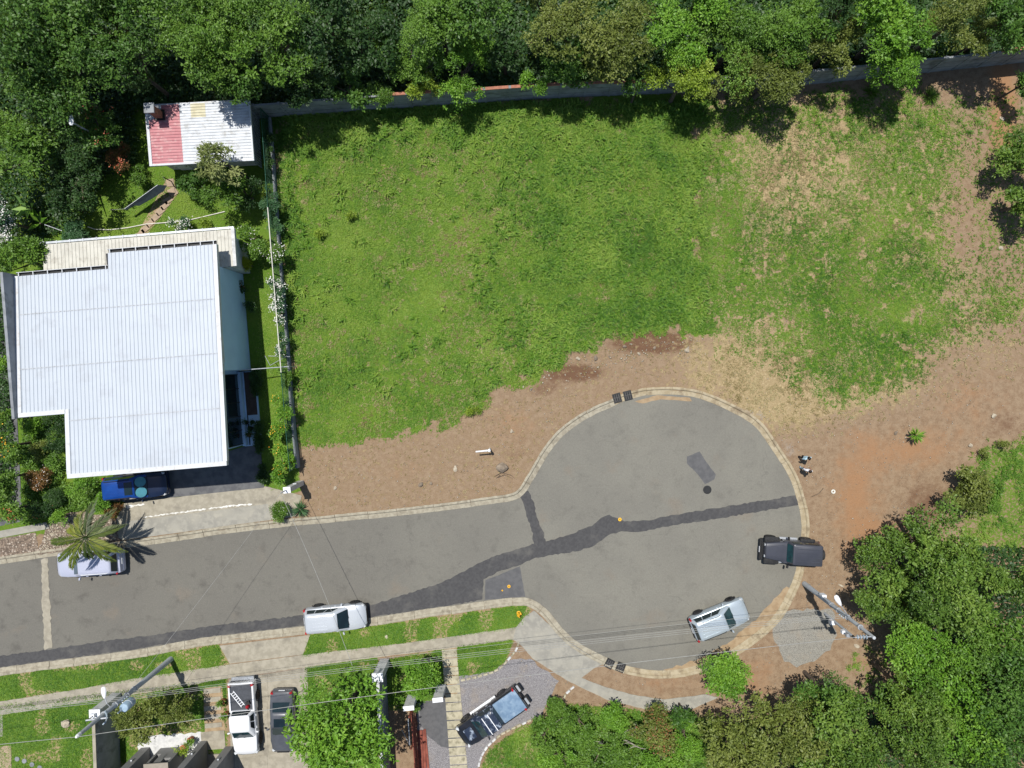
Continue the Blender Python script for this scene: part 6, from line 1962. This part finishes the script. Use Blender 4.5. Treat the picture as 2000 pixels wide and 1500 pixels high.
undergrowth('undergrowth', 'dense leafy undergrowth below the trees behind the wall', BELT, 110000, 1.3, .28, LM['deep'], 701, y1=230)
undergrowth('undergrowth', 'leafy undergrowth between the trees at the lower right', RTHICK, 50000, .7, .24, LM['deep'], 711, x0=1380, y0=1040)
undergrowth('undergrowth', 'shaded undergrowth in the left of the house garden', [(-60, 200), (270, 205), (285, 330), (215, 350), (180, 430), (100, 470), (-60, 530)], 20000, 1.2, .24, LM['deep'], 721, x1=300, y0=190, y1=540)
undergrowth('undergrowth', 'low planting in the front bed of the white house', [(40, 812), (128, 806), (132, 935), (240, 935), (245, 990), (220, 1000), (110, 1005), (90, 1025), (40, 1030)], 22000, .6, .16, LM['mid'], 731, x0=30, x1=260, y0=800, y1=1040)
undergrowth('undergrowth', 'leafy ground cover inside the bottom thicket', [(1070, 1400), (1150, 1385), (1300, 1405), (1400, 1410), (1430, 1560), (1050, 1560)], 26000, .8, .18, LM['mid'], 741, x0=1040, x1=1440, y0=1380, y1=1540)

undergrowth('undergrowth', 'dark leaves added for tree shade along the parapet at the left edge', [(-60, 556), (22, 552), (32, 820), (40, 1010), (-60, 1030)], 16000, .7, .2, LM['deep'], 751, x1=60, y0=540, y1=1040)  # leaves darken this strip in place of shade from tall trees

# dead pale branches in the bottom thicket
for k, (px, py, lb) in enumerate(((1120, 1395, 'upright pale dead branch beside the round bush'), (1180, 1460, 'pale dead branch in the middle of the thicket'), (1250, 1415, 'pale dead branch leaning on the brown flecked bush'), (1215, 1445, 'curved pale dead branch low in the thicket'))):
    rg = random.Random(40 + k)
    c = G(px, py)
    t = thing('dead_branch', lb, 'branch', (c.x, c.y, 0), 0, 'dead branches in the thicket')
    p = Vector((0, 0, 0))
    pts = [p]
    a = rg.uniform(0, 6)
    for j in range(5):
        a += rg.uniform(-.7, .7)
        p = p + Vector((.3 * math.cos(a), .3 * math.sin(a), .38))
        pts.append(p)
    MB().tube(pts, [.06, .05, .045, .04, .03, .012], 6).build('limb', MAT['palebark'], t, True)
    for j in (2, 3):
        q = pts[j]
        b_ = rg.uniform(0, 6)
        MB().tube([q, q + Vector((.3 * math.cos(b_), .3 * math.sin(b_), .15)), q + Vector((.6 * math.cos(b_ + .4), .6 * math.sin(b_ + .4), .1))], [.035, .025, .008], 6).build('twig', MAT['palebark'], t, True)

# ------------------------------------------------------------------ palm
pc = G(163, 1052, 3.6)
palm = thing('palm_tree', 'palm tree with arching fronds over the parked silver car', 'palm', (pc.x, pc.y, 0))
MB().tube([(0, 0, -.05), (.03, .02, 1.6), (0, 0, 3.4)], [.17, .13, .11], 10).build('trunk', MAT['bark'], palm, True)
rng = np.random.RandomState(77)
FR = [(-174, 2.9), (-140, 2.9), (-116, 2.8), (-78, 1.6), (-44, 2.6), (-20, 2.9), (18, 2.7), (42, 2.7), (78, 2.8), (112, 1.9), (146, 1.5)]
for a_, L_ in FR:
    a = R(a_)
    d = np.array([math.cos(a), math.sin(a), 0])
    s = np.array([-math.sin(a), math.cos(a), 0])
    rise, drop = rng.uniform(.5, .9), rng.uniform(.9, 1.5)
    T = np.linspace(0, 1, 26)
    L_ *= .92
    spine = d[None] * (T * L_)[:, None] + np.array([0, 0, 1.0])[None] * (rise * T * 1.6 - (rise * 1.6 + drop * .5) * T ** 2.2)[:, None] + s[None] * (.25 * rng.uniform(-1, 1) * T ** 2)[:, None]
    base, dirs, Ls = [], [], []
    for k in range(2, 26):
        tl = T[k]
        for sg in (-1, 1):
            for q in range(2):
                base.append(spine[k] + d * q * .05)
                dirs.append(s * sg * .62 + d * (.85 + .6 * tl) + np.array([0, 0, -.25 + rng.uniform(-.25, .2)]))
                Ls.append(.62 * math.sin(math.pi * min(.97, .18 + .8 * tl)) * rng.uniform(.85, 1.1) + .08)
    base, dirs, Ls = np.array(base), unit(np.array(dirs)), np.array(Ls)
    v = leaf_quads(base, dirs, np.tile([0, 0, 1.0], (len(base), 1)), Ls, .13)
    me = np_mesh('frond', v, np.arange(len(v)).reshape(-1, 4), LM['palm'], {'tint': np.repeat(np.clip(rng.rand(len(base)) * .4 + rng.rand() * .6, 0, 1), 4)})
    o = link('frond', me, palm)
    o.location = (0, 0, 3.4)
    MB().tube([tuple(p) for p in spine[::5]], [.035, .028, .022, .016, .011, .006][:len(spine[::5])], 5).build('midrib', MAT['hose'] if False else LM['palm'], o)


def spiky(name, label, cat, px, py, n, L_, kind, seed, el=(10, 65), wr=.09, h0=.15, stem=None):
    c = G(px, py)
    t = thing(name, label, cat, (c.x, c.y, 0))
    rng = np.random.RandomState(seed)
    az = rng.rand(n) * 2 * np.pi
    e = np.radians(rng.uniform(el[0], el[1], n))
    d = np.stack([np.cos(az) * np.cos(e), np.sin(az) * np.cos(e), np.sin(e)], 1)
    base = d * .06 + np.array([0, 0, h0])
    Ls = L_ * rng.uniform(.75, 1.15, n)
    v = leaf_quads(base, d, np.tile([0, 0, 1.0], (n, 1)), Ls, wr)
    o = link('leaves', np_mesh('leaves', v, np.arange(len(v)).reshape(-1, 4), LM[kind], {'tint': np.repeat(rng.rand(n), 4)}), t)
    o['kind'] = 'stuff'
    MB().tube([(0, 0, -.03), (0, 0, h0 + .06)], [.07, .05] if stem is None else [stem, stem * .8], 8).build('stem', MAT['bark'], t)
    return t


spiky('spiky_plant', 'spiky rosette plant beside the forecourt kerb', 'yucca', 588, 994, 70, .72, 'bluegreen', 5)
spiky('spiky_plant', 'single spiky young plant on the orange soil', 'yucca', 1778, 848, 46, .62, 'bright', 6, (0, 55), .16, .75, .03)
for k, (px, py, lb) in enumerate(((75, 412, 'banana plant with wide leaves at the left of the garden'), (92, 440, 'smaller banana plant nearer the rear roof'), (168, 415, 'leafy banana plant at the lawn edge'))):
    spiky('banana_plant', lb, 'banana plant', px, py, 9, 1.25 - .25 * k, 'bright', 20 + k, (20, 60), .3, .7, .08)
for k, (px, py, lb) in enumerate(((1815, 190, 'large grass clump on the bare soil at the upper right'), (1700, 182, 'bright grass clump below the right wall stretch'))):
    spiky('grass_clump', lb, 'grass', px, py, 160, .75, 'mid', 30 + k, (15, 70), .05, .02)
# porch pots and terracotta pots
for k, (px, py, r_, lb) in enumerate(((482, 825, .15, 'left upper dark potted plant on the porch'), (494, 824, .14, 'right upper potted plant on the porch'), (491, 837, .16, 'middle potted plant on the porch'), (487, 849, .15, 'lowest brown potted plant on the porch'))):
    c = G(px, py, .3)
    t = thing('potted_plant', lb, 'pot plant', (c.x, c.y, .14), 0, 'potted plants on the porch')
    MB().lathe([(r_ * .7, 0), (r_, .24), (r_ * 1.05, .26), (r_ * .8, .25)], 14).build('pot', MAT['terracotta'] if k == 3 else MAT['dark'], t, True)
    me, lob = crown_mesh('leaves', 900 + k, (r_ * 1.2, r_ * 1.2), .18, 140, .1, LM['deep'], 6)
    o = link('leaves', me, t)
    o.location = (0, 0, .36)
for k, (px, py, lb, kd) in enumerate(((376, 1440, 'terracotta pot before the dark grey house', 'mid'), (362, 1455, 'potted yellow plant before the dark grey house', 'lime'), (438, 1366, 'small pot upper on the strip beside the white pickup', 'mid'), (444, 1391, 'small pot lower on the strip beside the white pickup', 'mid'))):
    c = G(px, py)
    t = thing('potted_plant', lb, 'pot plant', (c.x, c.y, .03), 0, 'terracotta pots below the street')
    MB().lathe([(.13, 0), (.2, .36), (.22, .4), (.17, .38)], 14).build('pot', MAT['terracotta'], t, True)
    me, lob = crown_mesh('leaves', 930 + k, (.34 if k < 2 else .2, .3 if k < 2 else .2), .25, 260, .12, LM[kd], 7)
    o = link('leaves', me, t)
    o.location = (0, 0, .55)

# ------------------------------------------------------------------ grass, dry grass, pebbles (stuff)
GM = {
    'green': leaf_mat('grass_green', ((0.044, 0.126, 0.010), (0.108, 0.232, 0.018), (0.235, 0.340, 0.050)), 0.25, 0.6, 0.35),
    'dry': leaf_mat('grass_dry', ((0.17, 0.13, 0.05), (0.31, 0.25, 0.12), (0.44, 0.37, 0.20)), 0.15, 0.8, 0.5),
}


def tufts(name, label, px, py, hgt, spread, blades, wid, tint, mat, seed):
    rng = np.random.RandomState(seed)
    n = len(px)
    x, y = (px - NX) * H / F, -(py - NY) * H / F
    hgt, spread = np.broadcast_to(hgt, (n,)), np.broadcast_to(spread, (n,))
    rep = lambda a: np.repeat(a, blades)
    az = rng.rand(n * blades) * 2 * np.pi
    ln = rep(spread) * rng.uniform(.45, 1.15, n * blades)
    hz = rep(hgt) * rng.uniform(.35, 1.1, n * blades)
    bx, by = rep(x) + rng.normal(size=n * blades) * .05, rep(y) + rng.normal(size=n * blades) * .05
    cs, sn = np.cos(az), np.sin(az)
    w = wid * rng.uniform(.6, 1.3, n * blades)
    V = np.empty((n * blades, 4, 3))
    V[:, 0] = np.stack([bx - sn * w * .5, by + cs * w * .5, np.zeros_like(bx)], 1)
    V[:, 1] = np.stack([bx + sn * w * .5, by - cs * w * .5, np.zeros_like(bx)], 1)
    mx, my = bx + cs * ln * .5, by + sn * ln * .5
    V[:, 2] = np.stack([mx + sn * w * .45, my - cs * w * .45, hz], 1)
    V[:, 3] = np.stack([mx - sn * w * .45, my + cs * w * .45, hz], 1)
    tip = np.stack([bx + cs * ln, by + sn * ln, hz * rng.uniform(.75, 1.15, n * blades)], 1)
    verts = np.concatenate([V.reshape(-1, 3), tip])
    b4 = np.arange(n * blades) * 4
    t_i = n * blades * 4 + np.arange(n * blades)
    tr = np.concatenate([np.stack([b4, b4 + 1, b4 + 2], 1), np.stack([b4, b4 + 2, b4 + 3], 1), np.stack([b4 + 3, b4 + 2, t_i], 1)])
    tv = np.clip(rep(tint) + rng.uniform(-.34, .34, n * blades), 0, 1)
    me = np_mesh(name, verts, tr, mat, {'tint': np.concatenate([np.repeat(tv, 4), tv])})
    return tag(link(name, me), label, kind='stuff')


def scatter(x0, x1, y0, y1, n, seed, fn):
    rng = np.random.RandomState(seed)
    px, py = rng.uniform(x0, x1, n), rng.uniform(y0, y1, n)
    g, d, r_, gr, bk = masks(px, py)
    k = rng.rand(n) < fn(px, py, g, d)
    return px[k], py[k], g[k], d[k]


inm1 = lambda x, y: sdist(x, y, M1)
# long lush grass of the left meadow; patchy heights
px, py, g, d = scatter(520, 1400, 200, 880, 56000, 1, lambda x, y, g, d: np.clip(g * 1.25 - .25, 0, 1) * (inm1(x, y) > -10) * np.clip(1.5 * vnoise(x, y, 26, 31) + .3, .2, 1) * (g > .3))
far = vnoise(px, py, 60, 33)
lush = sstep(.25, .75, far) * .25 + .5 * sstep(850, 1150, px) + .35 * sstep(330, 230, py)
tint = .32 + .34 * vnoise(px, py, 75, 35) + .25 * vnoise(px, py, 18, 36) - .22 * blob(px, py, 1250, 480, 120, 120) + .12 * blob(px, py, 800, 500, 160, 160) - .3 * sstep(600, 545, px)
tufts('meadow_grass', 'lush green grass of the left meadow', px, py, .07 + .16 * lush, .13 + .17 * lush, 7, .035, tint, GM['green'], 2)
px, py, g, d = scatter(540, 1390, 205, 870, 22000, 71, lambda x, y, g, d: (g > .2) * (inm1(x, y) > -6) * sstep(.42, .78, .6 * vnoise(x, y, 14, 72) + .4 * vnoise(x, y, 70, 73) + .10 * blob(x, y, 930, 620, 160, 200)))
tufts('dry_grass', 'thin straw coloured blades mixed into the left meadow', px, py, .13, .15, 5, .03, .25 + .6 * vnoise(px, py, 20, 74), GM['dry'], 75)
# larger star-shaped clumps
px, py, g, d = scatter(560, 1400, 205, 780, 7600, 3, lambda x, y, g, d: (g > .6) * (inm1(x, y) > 4) * np.clip(sstep(880, 1150, x) + .8 * sstep(330, 250, y) + .5 * sstep(610, 560, x) + .04, 0, 1) * (vnoise(x, y, 40, 38) > .35))
tint = .12 + .6 * vnoise(px, py, 60, 39) - .1 * blob(px, py, 1250, 480, 120, 120)
tufts('tall_grass', 'tall arching grass clumps in the meadow', px, py, .36, .48, 15, .06, tint + .2, GM['green'], 4)
# right meadow: sparser, shorter
inm2 = lambda x, y: sdist(x, y, M2)
px, py, g, d = scatter(1370, 2060, 160, 830, 40000, 5, lambda x, y, g, d: np.clip((g - .12) * 1.5, 0, 1) * (vnoise(x, y, 6, 41) + .5 * vnoise(x, y, 28, 42) > .68 - .5 * g) * (inm1(x, y) < 20))
tint = .15 + .5 * vnoise(px, py, 60, 43) + .15 * vnoise(px, py, 14, 44) - .1 * blob(px, py, 1690, 690, 120, 120)
tufts('sparse_grass', 'short green tufts of the right meadow', px, py, .08, .14, 6, .034, tint, GM['green'], 6)
px, py, g, d = scatter(1370, 1990, 160, 760, 1000, 7, lambda x, y, g, d: (g > .3) * (vnoise(x, y, 30, 45) > .5) * np.clip(.15 + sstep(300, 200, y) + sstep(1420, 1375, x), 0, 1))
tufts('tall_grass', 'scattered taller clumps of the right meadow', px, py, .26, .36, 16, .035, .2 + .5 * vnoise(px, py, 50, 46), GM['green'], 8)
# straw coloured grass
px, py, g, d = scatter(1360, 2050, 180, 860, 30000, 9, lambda x, y, g, d: np.clip((d - .15) * 1.1, 0, 1) * (vnoise(x, y, 11, 47) > .34) * (sdist((x - NX) * H / F, -(y - NY) * H / F, ROADPOLY) < -.7))
tufts('dry_grass', 'straw coloured dry grass on the right meadow', px, py, .07, .15, 6, .03, .2 + .6 * vnoise(px, py, 25, 48), GM['dry'], 10)
px, py, g, d = scatter(590, 1380, 640, 1010, 12000, 11, lambda x, y, g, d: np.clip((d - .1) * .8, 0, .6) * (sdist(*[(x - NX) * H / F, -(y - NY) * H / F], ROADPOLY) < -.7))
tufts('dry_grass', 'thin dead grass over the bare soil strip', px, py, .05, .13, 5, .026, .1 + .6 * vnoise(px, py, 20, 49), GM['dry'], 12)
# lawns below the street and east grass
paved = lambda x, y: np.maximum(sdist(x, y, [(268, 1432), (446, 1424), (450, 1540), (268, 1540)]), sdist(x, y, [(397, 1343), (433, 1339), (441, 1428), (400, 1432)])) > 0
lawn_ok = lambda x, y: (~paved(x, y)) & (np.max([sdist(x, y, L) for L in LAWNS], 0) > -1.5)
px, py, g, d = scatter(-40, 1040, 1180, 1520, 60000, 13, lambda x, y, g, d: lawn_ok(x, y) * np.clip((g - .35) * 2.2, 0, 1))
tufts('lawn_grass', 'mown green grass of the verges and front lawns', px, py, .05, .10, 5, .034, .3 + .35 * vnoise(px, py, 40, 50) + .1 * vnoise(px, py, 9, 51) - .1, GM['green'], 14)
px, py, g, d = scatter(930, 1440, 1370, 1520, 12000, 15, lambda x, y, g, d: (sdist(x, y, ISLAND) > 2) * np.clip(g * 1.2 - .25, 0, 1))
tufts('island_grass', 'rough grass around the bottom thicket', px, py, .12, .2, 7, .034, .25 + .6 * vnoise(px, py, 30, 52), GM['green'], 16)
px, py, g, d = scatter(930, 1440, 1370, 1520, 6000, 17, lambda x, y, g, d: (sdist(x, y, ISLAND) > 0) * .6 * (vnoise(x, y, 20, 53) > .45))
tufts('dry_grass', 'dry grass mixed into the bottom thicket lawn', px, py, .08, .16, 6, .03, .3 + .5 * vnoise(px, py, 30, 54), GM['dry'], 18)
px, py, g, d = scatter(1600, 2060, 850, 1400, 20000, 19, lambda x, y, g, d: np.clip((g - .15) * 1.3, 0, 1) * (vnoise(x, y, 18, 55) > .4))
tufts('sparse_grass', 'grass between the trees on the right', px, py, .13, .22, 8, .034, .25 + .6 * vnoise(px, py, 40, 56), GM['green'], 20)
# house garden lawn
HL = [(185, 335), (300, 330), (345, 345), (440, 400), (470, 440), (300, 458), (110, 485), (120, 440), (190, 440)]
EL = [(505, 500), (535, 480), (565, 740), (582, 940), (530, 960), (505, 700)]
px, py, g, d = scatter(60, 590, 320, 970, 26000, 21, lambda x, y, g, d: (np.maximum(sdist(x, y, HL), sdist(x, y, EL)) > 0) * .9)
tufts('lawn_grass', 'bright lawn grass of the house garden', px, py, .04, .09, 5, .034, .62 + .3 * vnoise(px, py, 30, 57), GM['green'], 22)


def pebbles(name, label, px, py, size, mat, seed):
    rng = np.random.RandomState(seed)
    n = len(px)
    x, y = (px - NX) * H / F, -(py - NY) * H / F
    base = np.array([(1, 0, 0), (0, 1, 0), (-1, 0, 0), (0, -1, 0), (0, 0, .8), (.2, -.1, -.2)], float)
    tr = np.array([(0, 1, 4), (1, 2, 4), (2, 3, 4), (3, 0, 4), (1, 0, 5), (2, 1, 5), (3, 2, 5), (0, 3, 5)])
    a = rng.rand(n) * 6.28
    V = base[None] * rng.uniform(.6, 1.3, (n, 6, 3)) * size[:, None, None]
    c, s = np.cos(a)[:, None], np.sin(a)[:, None]
    X = V[:, :, 0] * c - V[:, :, 1] * s + x[:, None]
    Y = V[:, :, 0] * s + V[:, :, 1] * c + y[:, None]
    verts = np.stack([X, Y, V[:, :, 2] + .004], 2).reshape(-1, 3)
    fs = (tr[None] + (np.arange(n) * 6)[:, None, None]).reshape(-1, 3)
    return tag(link(name, np_mesh(name, verts, fs, mat)), label, kind='stuff')


offroad = lambda x, y: sdist((x - NX) * H / F, -(y - NY) * H / F, ROADPOLY) < -.66
px, py, g, d = scatter(590, 2010, 620, 1340, 34000, 23, lambda x, y, g, d: (g < .3) * offroad(x, y) * (.15 + .85 * sstep(.35, .75, vnoise(x, y, 30, 58))) * .6)
rng = np.random.RandomState(60)
pebbles('pebbles', 'small loose stones on the bare soil', px, py, .018 + .055 * rng.rand(len(px)) ** 4, MAT['pebble'], 61)
px, py, g, d = scatter(1040, 1370, 640, 780, 900, 25, lambda x, y, g, d: (g < .45) * offroad(x, y) * np.exp(-((y - (735 - (x - 1060) * .23)) / 16) ** 2))
rng = np.random.RandomState(62)
pebbles('bank_stones', 'stones exposed along the cut earth bank', px, py, .03 + .07 * rng.rand(len(px)) ** 2, MAT['rockpale'], 63)
px, py, g, d = scatter(75, 235, 1005, 1080, 1400, 27, lambda x, y, g, d: (sdist(x, y, [(78, 1078), (104, 1010), (160, 1003), (225, 1016), (232, 1053), (160, 1066)]) > 0) * .8)
rng = np.random.RandomState(64)
pebbles('bed_stones', 'loose round stones of the palm bed', px, py, .05 + .08 * rng.rand(len(px)) ** 2, MAT['rockpale'], 65)
